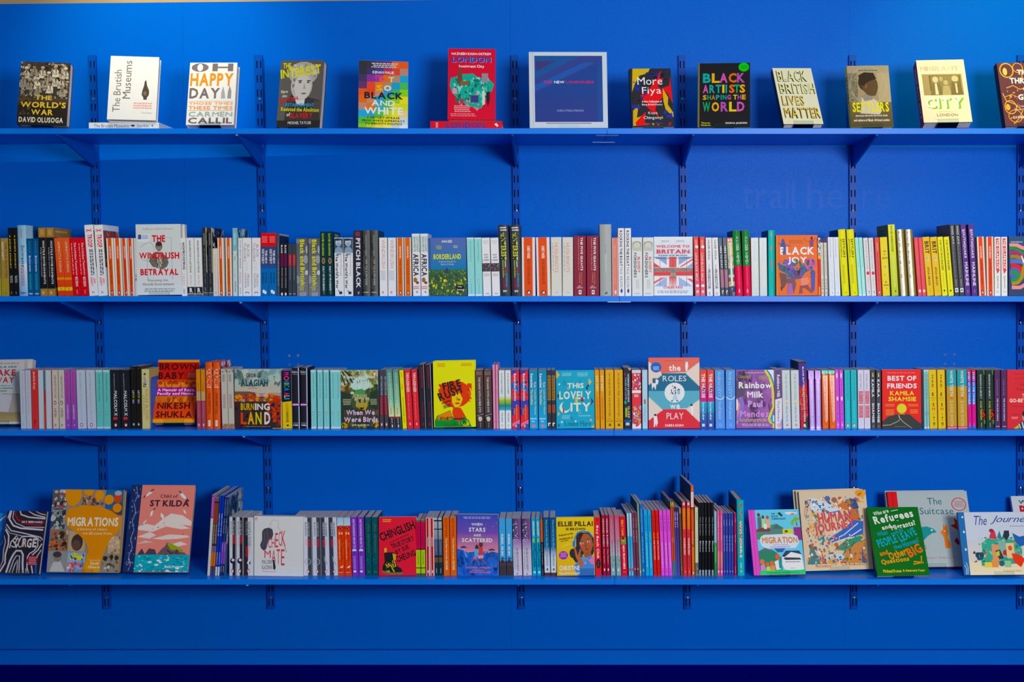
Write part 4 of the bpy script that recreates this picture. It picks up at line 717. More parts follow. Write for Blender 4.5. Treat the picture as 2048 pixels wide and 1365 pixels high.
t2 = LB('red hardback lying flat with blue LONDON on its spine', 1420, 1986, 640, ZS[0], .15, 'cc2434', [('u', 'LONDON', 24, 78, 18, 92, '2c3c98', 1), ('w', 10, 88, 90, 94, 'e89098', 1), ('P', [(25, 8), (60, 5), (75, 7), (40, 11)], 'e8e8e8')])
FB('red hardback facing out atop a lying copy, blue LONDON above teal map', [(1560, 65), (1935, 74), (1933, 630), (1558, 626)], .03, 'c8283c', [
  ('t', 'NAZNEEN KHAN-OSTREM', 7, 5.5, 90, 9, 'ecdcd8', 1), ('t', 'LONDON', 9, 11.5, 91, 20, '78a8e0', 1), ('t', 'LONDON', 8, 11, 90, 19.5, '24409c', 1), ('t', 'Immigrant City', 23, 23, 76, 28, 'f0dcdc', 1),
  ('P', [(6, 42), (16, 40), (28, 36), (40, 36), (52, 35), (62, 40), (74, 42), (88, 44), (97, 50), (92, 60), (80, 64), (78, 74), (70, 84), (60, 84), (50, 82), (40, 82), (32, 74), (20, 70), (8, 62), (4, 52)], '34a08c'), ('S', 12, 40, 86, 76, '1c6c60 60bca8 2c8474 206050 8ccabc', 90, 1.5, 5, 4), ('S', 20, 60, 76, 80, '207060 c88c9c 40a890', 24, 2, 5, 5),
  ('P', [(20, 38), (22, 30), (25, 25), (28, 30), (30, 38), (30, 50), (20, 50)], '744034'), ('R', 26, 46, 44, 52, '7c5c3c'), ('R', 71, 35, 84, 48, '8c8490'), ('P', [(10, 56), (18, 56), (20, 64), (10, 64)], 'c894a8'), ('R', 48, 66, 64, 76, '3c3c78'), ('P', [(72, 60), (77, 58), (78, 78), (72, 80)], 'c8ccc8'), ('P', [(80, 62), (88, 60), (88, 72), (84, 82), (81, 72)], '28202c'), ('P', [(26, 70), (34, 72), (30, 76), (24, 74)], '94404c'), ('P', [(52, 82), (66, 84), (62, 88)], 'd08088'), ('w', 12, 80, 48, 90, 'e8a0a4', 4), ('w', 5, 91, 60, 96, 'dc8088', 2)], hb=1, Yb=YT+.01, zlift=t2-ZS[0])
REG(1010, 80, Z4, 0)
FB('large square white book facing out with a navy panel, THE NEW LONDONERS', [(190, 95), (795, 95), (817, 696), (192, 696)], .036, 'c0c8d0', [
  ('R', 0, 0, 5, 100, 'bcc4cc'), ('R', 4.6, 0, 5.2, 100, 'a0a8b0'), ('R', 7, 5, 94, 92, '1c3c84'), ('P', [(7, 5), (66, 5), (7, 40)], '1c4c8c'), ('P', [(66, 5), (94, 5), (94, 12), (7, 54), (7, 36)], '2c3c80'), ('P', [(70, 14), (84, 14), (7, 52), (7, 44)], '20509c'), ('P', [(9, 12), (34, 12), (9, 26)], '34346c'), ('G', 7, 55, 94, 92, '1e3a80', '28367c'), ('R', 87, 12, 94, 92, '1c4488'),
  ('t', 'THE', 18, 38, 29, 41.5, 'b82c5c', 1), ('t', 'NEW', 32, 38, 45, 41.5, 'd8e0e8', 1), ('t', 'LONDONERS', 47, 38, 83, 41.5, 'b82c5c', 1), ('t', 'CHRIS STEELE-PERKINS', 35, 76, 69, 78.5, '98a4bc'), ('R', 21, 93.4, 79, 94.2, '505860'), ('R', 0, 98, 100, 100, 'b8c4c8')], hb=1, Yb=YT, stand='NEW LONDONERS book')
FB('smaller paperback facing out, black with red, yellow and blue brush marks, MORE FIYA', [(975, 228), (1303, 223), (1333, 686), (1005, 688)], .024, '26262c', [
  ('P', [(8, 0), (50, 0), (44, 8), (24, 12), (12, 26), (4, 40)], 'c4a814'), ('P', [(76, 4), (80, 20), (66, 30), (86, 44), (62, 60), (54, 78), (36, 64), (24, 46), (44, 38), (60, 20)], 'd4242c'), ('P', [(98, 14), (100, 60), (90, 44), (76, 34), (94, 30)], 'd4202c'), ('P', [(78, 34), (90, 50), (88, 62), (100, 76), (100, 84), (82, 70), (78, 56)], 'c8a414'), ('P', [(4, 72), (18, 62), (12, 84), (30, 80), (22, 96), (2, 98)], 'c4a010'), ('P', [(8, 92), (34, 74), (30, 92), (44, 96), (10, 98)], 'd42428'), ('P', [(44, 66), (66, 86), (60, 74)], 'd02428'),
  ('S', 0, 18, 40, 70, '2030a0 26348c 101018', 22, 3, 7, 4, .5), ('S', 36, 4, 100, 20, '202c94 16161c 2434a0', 14, 3, 8, 5, .6), ('S', 74, 72, 98, 88, '2434a0', 5, 3, 6, 6), ('S', 40, 92, 100, 98, 'c8a414 d4242c 2434a0', 10, 2, 5, 7),
  ('t', 'More', 18, 15, 78, 28, 'e8e4e4'), ('t', 'Fiya', 28, 32, 74, 47, 'e8e4e4'), ('t', 'A New Collection of', 26, 55, 74, 58.5, 'ecd8d8', 1), ('t', 'Black British Poetry', 26, 60.5, 75, 64, 'ecd8d8', 1), ('t', 'Kayo', 40, 74, 62, 79.5, 'e4e4e4'), ('t', 'Chingonyi', 28, 81.5, 74, 88, 'e4e4e4')], Yb=YT, stand='MORE FIYA book')
cc = ['1c9c94', 'd8a420', 'c058a0', 'e06c28', 'a850a0', '1c9c8c', '2c9c60', 'd8bc28']
FB('black hardback facing out with BLACK ARTISTS SHAPING THE WORLD in coloured capitals', [(1526, 184), (1936, 163), (1930, 690), (1513, 692)], .016, '1a1a1e',
  [('R', 0, 0, 1.2, 100, '2c7c50'), ('R', 1.8, 0, 3.4, 100, 'a86c4c')]+
  [('t', ch, x, 16, x+15, 31, cc[i]) + (1,) for i, (ch, x) in enumerate((('B', 10), ('L', 27), ('A', 42), ('C', 59), ('K', 75)))]+
  [('t', ch, x, 34, x+10.5, 47, cc[(i*3+2) % 8]) + (1,) for i, (ch, x) in enumerate((('A', 10), ('R', 22.5), ('T', 34.5), ('S', 60), ('T', 69.5), ('S', 80)))]+[('t', 'I', 47, 34, 51, 47, 'd8bc28', 1), ('t', 'I', 53, 34, 56, 47, '1c9c8c', 1)]+
  [('t', ch, x, 50, x+7, 57.5, cc[(i*5+1) % 8]) + (1,) for i, (ch, x) in enumerate((('S', 10), ('H', 18.5), ('A', 26.5), ('P', 35), ('N', 48), ('G', 56.5), ('T', 68), ('H', 76), ('E', 84.5)))]+[('t', 'I', 44, 50, 46, 57.5, '1c9c8c', 1)]+
  [('t', ch, x, 61, x+14, 76, cc[(i*3+6) % 8]) + (1,) for i, (ch, x) in enumerate((('W', 10), ('O', 27), ('R', 44), ('L', 60), ('D', 75)))]+
  [('E', 88, 7, 10, 7, '18b828'), ('w', 82, 4, 95, 10, '108c20', 3), ('t', 'Thames', 7, 92, 24, 94.5, 'c0b81c', 1), ('t', 'Hudson', 7, 95.5, 25, 98, 'c0b81c', 1), ('t', 'SHARNA JACKSON', 53, 92.5, 94, 96, 'd8d8d8', 1)], hb=1, spine='2c5c40', Yb=YT, stand='black coloured-capitals book')
REG(1528, 80, Z4, 0)
FB('grey hardback facing out with BLACK BRITISH LIVES MATTER in gold foil', [(62, 222), (370, 222), (468, 664), (157, 660)], .026, 'e8dcc0', [
  ('t', 'BLACK', 7, 5, 83, 25, '2c2010', 1), ('t', 'BRITISH', 7, 28, 97, 47, '2c2010', 1), ('t', 'LIVES', 7, 50, 63, 68, '2c2010', 1), ('t', 'MATTER', 7, 71, 97, 90, '2c2010', 1), ('t', 'BLACK', 9, 5, 84, 24, 'fce8a8'), ('t', 'BRITISH', 9, 28, 98, 46, 'fce8a8'), ('t', 'LIVES', 9, 50, 64, 67, 'e8c468'), ('t', 'MATTER', 9, 71, 98, 89, 'e8c468'),
  ('w', 4, 93, 98, 97, 'e8d8a8', 1)], hb=1, spine='2c2418', Yb=YT, stand='gold foil BLACK BRITISH LIVES MATTER book')
FB('tan hardback with yellow spine facing out, profile photo above SETTLERS in yellow', [(650, 206), (978, 199), (1020, 685), (690, 689)], .026, '9c8c6c', [
  ('R', 0, 0, 100, 12, 'a09478'), ('R', 0, 12, 22, 60, '7c7460'), ('S', 0, 14, 22, 60, '8c8468 6c6450', 30, 2, 5, 3), ('G', 0, 60, 100, 100, '6c6044', '544828'), ('R', 70, 12, 100, 60, 'ac9c7c'),
  ('P', [(24, 78), (30, 52), (38, 48), (52, 52), (66, 58), (76, 74), (70, 80)], 'c4bcac'), ('P', [(30, 50), (42, 46), (56, 50), (56, 56), (36, 58)], '8c8474'), ('E', 46, 28, 22, 15, '3c3020'), ('P', [(30, 24), (60, 18), (70, 26), (71, 36), (68, 42), (64, 49), (54, 50), (44, 48), (34, 40)], '5c4830'), ('P', [(26, 16), (40, 11), (62, 12), (68, 22), (58, 24), (44, 28), (38, 34), (28, 30)], '34281c'), ('E', 42, 34, 3, 4, '74583c'),
  ('O', 48, 32, 44, 31, .985, 'c8bc98'), ('t', 'Jimi Famurewa', 27, 6.5, 72, 9.5, '44402c', 1), ('t', 'SETTLERS', 6, 60, 93, 76, 'ecd418', 1), ('t', 'Journeys through the food, faith', 12, 80, 88, 84, 'e4dccc', 1), ('t', 'and culture of Black African London', 7, 87, 92, 91, 'e4dccc', 1)], hb=1, spine='c8c408', Yb=YT, stand='SETTLERS profile photo book', sops=[('v', 'SETTLERS', 16, 60, 20, 80, '303010', 1)])
FB('thick cream hardback with maroon spine facing out, MIGRANT CITY around an old photo', [(1197, 162), (1570, 152), (1643, 645), (1258, 650)], .044, 'e6d8b8', [
  ('t', 'MIGRANT', 7, 10, 88, 18, 'e08c7c', 1), ('t', 'MIGRANT', 8, 10, 89, 18, 'ecc4ac'), ('R', 8, 23, 91, 57, '9c8860'), ('R', 22, 25, 88, 50, '6c5c3c'), ('R', 26, 26, 84, 50, '847450'),
  ('P', [(22, 57), (28, 38), (44, 38), (48, 57)], '746444'), ('E', 35, 32, 6, 5, 'c8b890'), ('P', [(33, 38), (37, 38), (39, 56), (32, 56)], 'd4c8a4'), ('P', [(46, 57), (50, 42), (62, 42), (66, 57)], 'a8986c'), ('E', 56, 37, 5, 4, 'b0a074'), ('P', [(64, 57), (68, 36), (86, 36), (90, 57)], '6c5c3c'), ('E', 76, 31, 7, 5, 'c0b088'), ('P', [(75, 38), (79, 38), (79, 54), (75, 54)], 'c8bc98'), ('E', 47, 31, 4, 4, 'a89870'),
  ('t', 'CITY', 11, 62, 90, 79, '74b020', 1), ('t', 'CITY', 8, 61, 86, 77.5, 'f0e8d0', 1), ('w', 30, 82, 70, 84, 'dcc8a0', 1), ('t', 'LONDON', 29, 86, 72, 91, 'a8946c', 1), ('w', 22, 94, 78, 96, 'd8c8a4', 1)], hb=1, spine='7c1444', Yb=YT, stand='MIGRANT CITY book', sops=[('v', 'MIGRANT CITY', 10, 90, 30, 70, 'd8a0a0', 1)])
FB('plum hardback facing out at the right end with gold swirls, THIS THREAD OF GOLD', [(1828, 184), (2178, 176), (2250, 682), (1905, 682)], .03, '5c3840', [
  ('O', 20, 12, 16, 12, .85, 'e0a050'), ('O', 46, 8, 12, 8, .85, 'd89848'), ('O', 66, 20, 14, 10, .87, 'd89848'), ('L', [(14, 40), (30, 36), (44, 42), (60, 40)], 1.6, 'c88c48'), ('L', [(8, 54), (24, 50), (36, 54), (52, 50)], 1.2, 'c88c48'), ('O', 18, 70, 14, 11, .86, 'd89848'), ('O', 26, 84, 16, 10, .88, 'c88c48'), ('L', [(4, 48), (10, 60), (30, 66), (44, 76), (30, 90), (20, 96)], 1.4, 'd89848'), ('E', 16, 14, 5, 6, 'e8b468'), ('E', 12, 70, 5, 5, 'd8a050'), ('S', 8, 40, 40, 90, 'd89848 c07c3c', 14, 1.5, 3, 4),
  ('t', 'THIS', 43, 11, 78, 19, 'ece4e0', 1), ('t', 'THREAD', 24, 24, 92, 33, 'ece4e0', 1), ('t', 'OF', 52, 38, 70, 46, 'ece4e0', 1), ('t', 'GOLD', 38, 50, 86, 59, 'ece4e0', 1), ('t', 'A Celebration of', 30, 67, 78, 70, 'dcc0a8'), ('t', 'Black Womanhood', 26, 72, 80, 75, 'dcc0a8'), ('t', 'CATHERINE JOY WHITE', 20, 84, 92, 89, 'e0c8b4', 1)], hb=1, spine='30202c', Yb=YT, stand='plum and gold swirls book')

# ================================================================== third shelf (index 2)
REG(0, 700, Z7, 2, 1130)
FB('grey TAKEAWAY book facing out at the left end, leaning back over a shop photo', [(-240, 150), (384, 140), (275, 1062), (-300, 1066)], .026, 'bcbcb8', [
  ('w', 4, 4, 92, 7, 'a08888', 1), ('P', [(0, 8), (86, 7), (82, 51), (0, 51)], 'a8b4b8'), ('P', [(0, 8), (84, 7), (80, 49), (0, 49)], 'b4bec0'), ('t', 'ANGELA HUI', 8, 9.5, 80, 12.5, '505054', 1), ('t', 'TAKE', 18, 15, 80, 25, 'b83440', 1), ('t', 'AWAY', 14, 27, 78, 36, 'b83440', 1), ('t', 'Stories from a', 24, 39, 68, 41.5, '40444c', 1), ('t', 'Childhood Behind', 20, 43, 74, 45.5, '40444c', 1), ('t', 'the Counter', 30, 47, 62, 49.5, '40444c', 1),
  ('R', 0, 53, 100, 100, '948c7c'), ('P', [(0, 53), (62, 53), (54, 78), (0, 76)], '3c5c54'), ('P', [(44, 53), (80, 55), (72, 82), (38, 80)], 'b4b4bc'), ('P', [(76, 54), (99, 56), (99, 83), (70, 82)], '9c9690'), ('G', 0, 82, 100, 97, '8c7c5c', 'a4946c'), ('P', [(0, 66), (14, 66), (18, 78), (10, 94), (0, 94)], 'c04858'), ('P', [(14, 68), (28, 70), (24, 92), (14, 92)], 'b8b4b8'), ('R', 0, 97, 100, 100, 'c8c8c4'), ('S', 6, 58, 40, 70, '244038 5c8474 8c6c40', 14, 2, 5, 4)], behind=1, bdx=-.016, bcol='b82838', blabel='red-edged copy behind the TAKEAWAY cover', Yb=YS+.02, stand='TAKEAWAY book', spine='a0a09c')
ba = lambda *a, **k: B(*a, **k)
B('grey-white spine with faint lilac lettering, right of the TAKEAWAY cover', [(300, 374, 276, 350), (380, 461, 358, 438)], 295, 'b4bcc8', [('v', 'REWRITING A CHILDHOOD', 345, 920, 42, 64, '9c90a4'), ('x', 1035, 1100, 42, 56, '8c94a4')])
B('red paperback with a white handwritten first name at its top', [(462, 552, 446, 536)], 290, 'c83c3c', [('v', 'Jackie Kay', 315, 570, 25, 62, 'ecd0c8', 1), ('v', 'Red Dust Road', 590, 810, 45, 64, '943034'), ('t', 'P', 38, 1000, 62, 1100, '8c2428', 1)])
B('plain pale grey paperback left of a teal and red sliver', [(560, 634, 542, 620)], 295, 'b8c4cc', [('x', 950, 1110, 80, 90, '8c98a4')])
B('very thin spine, teal above and red below', [(640, 662, 626, 645)], 295, 'b43440', [('b', 295, 580, '0c8488'), ('b', 780, 1130, 'd84c34')])
B('plain pale grey paperback right of a teal and red sliver', [(667, 748, 648, 732)], 295, 'b8c4cc', [('x', 920, 1100, 80, 90, 'a0988c')])
B('very thin red spine left of the cream pair with brown lettering', [(750, 758, 735, 742)], 295, 'b83c40', [])
B('cream spine with rough brown capitals and a curling drawing', [(762, 850, 742, 827), (857, 936, 834, 918)], 292, 'c4bcb0', [('v', 'HISHAM MATAR', 372, 695, 38, 74, '64584c'), ('O', 42, 760, 22, 30, .75, '4c443c'), ('L', [(40, 740), (70, 760), (50, 790)], 6, '4c443c'), ('v', 'A RETURN', 835, 970, 26, 68, '84604c', 1), ('O', 44, 1082, 16, 18, .55, '8c4840')])
B('purple spine with crimson script over a white name', [(940, 1020, 920, 1000), (1028, 1110, 1005, 1085)], 292, '9450a4', [('g', 292, 1130, '9c58a4', '8448a0'), ('v', 'Grace and Bravery', 325, 750, 28, 66, 'b0306c', 1), ('v', 'OLUMIDE', 790, 900, 34, 64, 'c8b0d0', 1), ('v', 'NWOSU', 900, 1000, 34, 64, 'c8b0d0', 1), ('v', 'f', 1065, 1100, 44, 62, 'd0b0d8')])
B('wide pale grey spine with thin blue BECOMING lettering and a red oval', [(1118, 1245, 1092, 1215), (1257, 1382, 1230, 1355)], 292, 'b4bfcc', [('v', 'BECOMING', 335, 590, 36, 56, '7c9cc0'), ('v', 'MICHELLE OBAMA', 620, 1020, 38, 58, '98a8bc'), ('O', 46, 1078, 17, 28, .6, '943c40'), ('E', 46, 1078, 9, 18, 'd0d4dc')])
B('aqua paperback with white head and foot bands, left of the black pair', [(1392, 1488, 1370, 1470), (1492, 1592, 1476, 1575)], 292, '6cb8b4', [('b', 292, 322, 'b0d0d0'), ('b', 1105, 1130, 'b4ccd0'), ('v', 'The Autobiography of a Journey', 350, 745, 42, 62, '30686c', 1), ('O', 46, 912, 14, 26, .7, '407c80'), ('E', 46, 912, 6, 16, 'c8dcdc')])
B('black spine with white block capitals and a red oval emblem', [(1600, 1738, 1582, 1705), (1748, 1880, 1718, 1868)], 290, '1e2028', [('v', 'THE AUTOBIOGRAPHY OF', 340, 580, 36, 46, 'b0b4b8'), ('v', 'MALCOLM X', 592, 950, 34, 70, 'c8ccd0', 1), ('E', 46, 985, 26, 24, '94242c'), ('x', 965, 1005, 25, 68, 'd05050', 2), ('q', 48, 1078, 15, 26, 'c86050')])
REG(260, 700, Z7, 2, 1130)
B('taller black spine with LET IT GO, the middle word yellow', [(20, 84, 5, 78), (90, 164, 88, 148)], 240, '1c1a18', [('v', 'LET', 583, 648, 34, 74, 'b4b8bc', 1), ('v', 'IT', 655, 695, 34, 74, 'c0c020', 1), ('v', 'GO', 710, 770, 34, 74, 'a8b0c8', 1), ('E', 50, 268, 22, 8, '4c4428'), ('E', 55, 1070, 22, 18, '8cb4c4')], side=('R', '3c3830'))
B('cream yellow spine with a sketched figure above SUGAR BLOOD', [(175, 286, 163, 276)], 280, 'c8c088', [('P', [(22, 385), (45, 380), (60, 440), (65, 500), (40, 540), (18, 500), (28, 440)], '9c9c94'), ('E', 42, 350, 15, 18, '4c4438'), ('S', 15, 480, 60, 540, '40382c 6c6458', 8, 6, 14, 3), ('v', 'SUGAR BLOOD', 562, 1005, 46, 84, 'ac8444'), ('x', 650, 930, 22, 34, '8c8450')], side=('R', 'b0a468'))
FB('red and orange BROWN BABY hardback facing out, leaning back', [(412, 148), (995, 142), (935, 1048), (322, 1045)], .03, 'd84018', [
  ('R', 0, 0, 100, 4, 'dc941c'), ('G', 0, 4, 100, 44, 'c02418', 'c83018'), ('R', 0, 32, 100, 44, 'c45424'), ('S', 0, 33, 100, 44, 'e09030 b83020 d07828 c84020', 60, 3, 8, 3)]+
  [('E', x, 39, 7, 5, 'e08c2c') for x in (12, 30, 50, 72)]+[('E', x, 37, 5, 3, 'b43c1c') for x in (10, 31, 49, 73, 90)]+
  [('R', 0, 44, 100, 58, 'ac1c84'), ('R', 0, 58, 100, 68, 'd07024'), ('S', 0, 58, 100, 68, 'e08c30 b84c20 c86824', 40, 3, 7, 6), ('G', 0, 68, 100, 94, 'd84c10', 'f85008'), ('R', 0, 94, 100, 100, 'f0a01c'),
  ('t', 'BROWN', 4, 6, 93, 16.5, '401010', 1), ('t', 'BABY', 4, 20, 66, 31, '401010', 1), ('w', 74, 21, 94, 29, 'd88070', 5), ('t', 'A Memoir of Race,', 5, 46, 95, 51.5, 'f4e4ec', 1), ('t', 'Family and Home', 5, 52, 92, 57.5, 'f4e4ec', 1), ('t', 'NIKESH', 8, 68, 86, 78.5, '48100c', 1), ('t', 'SHUKLA', 6, 82, 92, 92, '48100c', 1)], hb=1, spine='702848', Yb=YS+.004, stand='BROWN BABY book')
B('slim spine, ochre top and dusky pink foot, right of BROWN BABY', [(962, 1022, 948, 1006), (1030, 1092, 1016, 1076)], 285, 'a0485c', [('b', 285, 600, 'cc8424'), ('x', 480, 600, 35, 65, 'a86c20'), ('b', 600, 730, 'b8a070'), ('v', 'THE PERSEVERANCE', 755, 970, 40, 62, 'c87c8c'), ('R', 35, 1060, 62, 1095, 'dcc0c4')])
B('taller bright orange hardback with white and black lettering', [(1100, 1192, 1083, 1180), (1202, 1305, 1190, 1290)], 180, 'fc6028', [('v', 'MUSLIM', 272, 400, 12, 84, 'f4ccc0', 1), ('v', 'ALIAS', 410, 545, 20, 84, 'f8d4c8', 1), ('v', 'HOUSE ARREST', 620, 830, 42, 76, '6c2814', 1), ('v', 'Y M A', 840, 915, 30, 76, '501c10', 1), ('R', 30, 1010, 66, 1095, 'f8dcd0'), ('v', 'BOOK', 1025, 1080, 38, 58, 'd86838')], hb=1, side=('R', 'c05058'), sops=[('S', 0, 0, 100, 30, 'e8c8c8 b02830 f0e0e0', 50, 5, 14, 3)])
B('beige spine with green flecked top and striped foot', [(1325, 1412, 1302, 1388), (1417, 1505, 1394, 1490)], 275, 'bcb8ac', [('S', 0, 276, 100, 325, '3c5c2c 7c8450 284020 a0b8a0', 20, 6, 14, 3), ('x', 350, 460, 25, 66, '70747c', 3), ('x', 640, 840, 25, 70, 'a07c80', 3), ('b', 1060, 1130, 'a88c78'), ('L', [(0, 1120), (60, 1070)], 12, '94382c'), ('L', [(40, 1125), (100, 1075)], 12, '94382c')])
FB('paperback facing out with THE BURNING LAND in flame colours under a cloudy sky', [(1492, 280), (2162, 285), (2170, 1128), (1512, 1124)], .022, '9c9c90', [
  ('G', 0, 0, 100, 40, '8ca8a0', 'c0b4a0'), ('S', 0, 0, 100, 30, '98b4ac a8bcb0 7ca09c b8c0b0', 40, 6, 16, 3), ('P', [(0, 38), (30, 38), (100, 46), (100, 60), (0, 60)], '6c5448'), ('S', 0, 42, 100, 56, 'd83c24 e86c28 7c2c20 f09030 8c3c28', 80, 2, 6, 3), ('R', 0, 55, 100, 100, '38282a'), ('P', [(70, 55), (100, 50), (100, 96), (88, 90)], 'b03824'), ('S', 0, 56, 100, 100, '2c2024 54302c 403034', 40, 3, 8, 4), ('S', 70, 55, 100, 90, 'd04824 c83c20', 16, 2, 6, 9),
  ('t', 'GEORGE', 25, 7, 58, 14, '384450', 1), ('t', 'ALAGIAH', 14, 17.5, 72, 29, '303c48', 1), ('w', 34, 3.5, 62, 5, '70807c', 1), ('w', 30, 31.5, 50, 33, 'c0504c', 1), ('w', 44, 40, 74, 47, 'd8c8c4', 3), ('t', 'THE', 13, 51, 22, 56, 'c8b498', 1), ('t', 'BURN', 13, 58, 42, 70, 'ccac24', 1), ('t', 'ING', 44, 58, 76, 70, 'e4dcd4', 1), ('t', 'L', 13, 74, 26, 94, 'dc4c24', 1), ('t', 'A', 28, 73, 42, 94, 'e0a820', 1), ('t', 'N', 45, 73, 58, 94, 'ccc820', 1), ('t', 'D', 64, 73, 77, 94, 'dcd4cc', 1), ('w', 20, 97, 80, 98.5, 'a09490', 1)], stand='BURNING LAND book')
REG(520, 700, Z7, 2, 1130)
B('spine with rainbow capitals on navy over a yellow lower part', [(180, 318, 167, 290), (328, 465, 308, 440)], 300, '101830', [('P', [(0, 752), (100, 738), (100, 1130), (0, 1130)], 'e8bc10'), ('v', 'M', 322, 365, 20, 78, 'd8349c', 1), ('O', 50, 410, 28, 32, .62, 'e05060'), ('v', 'N', 452, 480, 22, 80, '2c8cc8', 1), ('v', 'I', 486, 496, 22, 80, 'd0c028', 1), ('v', 'C', 504, 540, 22, 80, '209c70', 1), ('v', 'A', 548, 590, 22, 82, '2c8cc8', 1), ('v', 'A', 615, 650, 22, 80, 'd8349c', 1), ('v', 'L', 658, 688, 22, 80, 'd8bc28', 1), ('v', 'I', 694, 712, 22, 80, '3890cc', 1), ('v', 'LOVE', 775, 870, 38, 64, '60501c'), ('v', 'MARRIAGE', 880, 1040, 38, 66, '483c14', 1), ('P', [(40, 1080), (58, 1068), (66, 1085), (52, 1105)], '30280c')], side=('R', 'd0d4dc'))
B('taller black hardback crossed by a glowing pink line', [(472, 572, 458, 556), (586, 706, 578, 684)], 258, '1c1e28', [('H', 0, 258, 100, 1130, '141820', '2c2a2c'), ('R', 88, 258, 100, 1130, 'c8d4f8'), ('R', 82, 258, 88, 1130, '4c4c9c'), ('t', 'Rainbow', 2, 300, 78, 335, 'c8d0dc'), ('w', 5, 345, 80, 360, '8890a0', 1), ('b', 766, 778, '98346c'), ('b', 780, 796, 'f0c8f4'), ('b', 797, 808, '3c3c94'), ('w', 5, 1045, 84, 1060, '9ca4ac', 1), ('t', 'Milk', 8, 1072, 84, 1092, 'dce0e4', 1)])
B('aqua paperback with white bands, left of When We Were Birds', [(736, 820, 724, 810), (828, 908, 819, 896), (919, 1012, 908, 996), (1019, 1082, 1006, 1070), (1090, 1160, 1078, 1145)], 292, '84c8c8', [('b', 292, 318, 'c0d8dc'), ('b', 1108, 1130, 'c8d8dc'), ('v', 'James Baldwin Another Country', 350, 700, 42, 62, '387078', 1), ('O', 46, 915, 20, 26, .7, '508c90'), ('E', 46, 915, 8, 16, 'd8e8e8'), ('x', 960, 1090, 44, 58, '68a8ac')])
FB('paperback facing out with a jungle house and pale pink When We Were Birds', [(1152, 292), (1698, 292), (1702, 1130), (1175, 1134)], .022, '40503c', [
  ('G', 0, 0, 100, 30, 'a8b080', 'c0c8a8'), ('S', 0, 0, 100, 34, '7c8c50 a8ac6c 98a890 b8c8a0 686c3c', 70, 3, 9, 3), ('E', 52, 24, 26, 12, 'bcd4cc'), ('S', 30, 15, 74, 34, 'b8d4c4 c8dcd0', 20, 3, 7, 4), ('S', 0, 24, 24, 44, '9c6838 7c5c30 a08048', 24, 3, 8, 5), ('S', 76, 24, 100, 50, '3c5438 28402c 5c6c40', 30, 3, 8, 6),
  ('P', [(0, 36), (26, 40), (30, 66), (0, 70)], '2c3c30'), ('P', [(78, 38), (100, 34), (100, 70), (74, 66)], '283c2c'), ('P', [(32, 42), (40, 34), (56, 32), (66, 36), (66, 40), (32, 44)], '4c9450'), ('P', [(26, 36), (30, 30), (34, 36), (34, 40), (26, 40)], '3c7c48'), ('R', 26, 37, 35, 41, 'c8c8b0'), ('R', 32, 41, 70, 47, '8c9468'), ('R', 36, 47, 76, 52, 'a8ac80'), ('R', 40, 50, 72, 60, 'a0985c'), ('R', 48, 50, 54, 56, '28301c'), ('R', 62, 50, 66, 56, '3c4424'), ('P', [(38, 60), (72, 60), (66, 68), (46, 68)], 'b49838'), ('S', 30, 40, 78, 58, '6c7c4c 3c4c30 b8b888', 30, 1, 3, 7),
  ('R', 0, 68, 100, 100, '2c382c'), ('S', 0, 64, 100, 100, '24302c 40402c 34302c 5c5038 384838', 90, 3, 8, 8), ('S', 0, 88, 22, 99, 'c8a028 b08c24', 12, 2, 4.5, 9), ('S', 84, 86, 100, 99, 'c8a42c', 10, 2, 4.5, 10), ('S', 30, 92, 70, 99, '7c8c38 a4a040', 12, 2, 5, 11),
  ('L', [(4, 2), (14, 12), (22, 24)], 2.4, '2c382c'), ('L', [(10, 0), (22, 8), (32, 22)], 2.4, '2c382c'), ('L', [(2, 8), (8, 18), (12, 26)], 2, '303c2c'), ('L', [(14, 2), (30, 10), (36, 16)], 2, '303c2c'), ('q', 91, 6, 4.4, 4.4, 'e07040'),
  ('t', 'Ayanna Lloyd Banwo', 8, 9, 92, 15.5, 'e0e4dc', 1), ('w', 5, 49, 28, 60, 'a8b088', 4), ('w', 78, 49, 97, 60, 'a8b088', 4), ('t', 'When We', 14, 68, 90, 77, 'dcb8d8', 1), ('t', 'Were Birds', 8, 80, 98, 89, 'dcb8d8', 1), ('w', 26, 93, 80, 95.5, 'c8b8c8', 1)])
B('slim dark grey spine, maroon lower panel, right of When We Were Birds', [(1722, 1780, 1714, 1750), (1792, 1848, 1766, 1804)], 290, '44464e', [('v', 'DRY YOUR EYES AND', 385, 655, 36, 76, 'a8acb4', 1), ('b', 662, 945, '7c2c38'), ('x', 675, 930, 34, 70, 'a85864', 1), ('q', 50, 1068, 24, 28, 'c04c40')])
B('grey-green spine with white DAYS WITHOUT END and a maroon foot', [(1862, 1944, 1812, 1892), (1950, 2030, 1904, 1988)], 285, '80a894', [('g', 285, 760, '5c8c88', '8cc09c'), ('g', 760, 960, '94c49c', 'dcd8a0'), ('g', 960, 1000, '8c3c44', '3c2430'), ('b', 1000, 1130, '30303a'), ('v', 'DAYS WITHOUT END', 335, 810, 38, 70, 'c8dcd8'), ('x', 840, 930, 38, 52, '4c6050'), ('x', 980, 1060, 40, 64, 'b89ca0'), ('R', 44, 1075, 62, 1115, 'd8d8dc')])
REG(780, 700, Z7, 2, 1130)
B('slim bright yellow spine with small red and black lettering', [(182, 243, 130, 194)], 295, 'e8e400', [('v', 'LAW', 330, 395, 34, 62, 'c84c1c', 1), ('v', 'FOR', 490, 570, 34, 62, 'c84c1c', 1), ('v', 'MOTHS', 680, 835, 38, 66, 'd85c14', 1), ('v', 'DANIEL OAK', 845, 1050, 40, 62, '48440c', 1)])
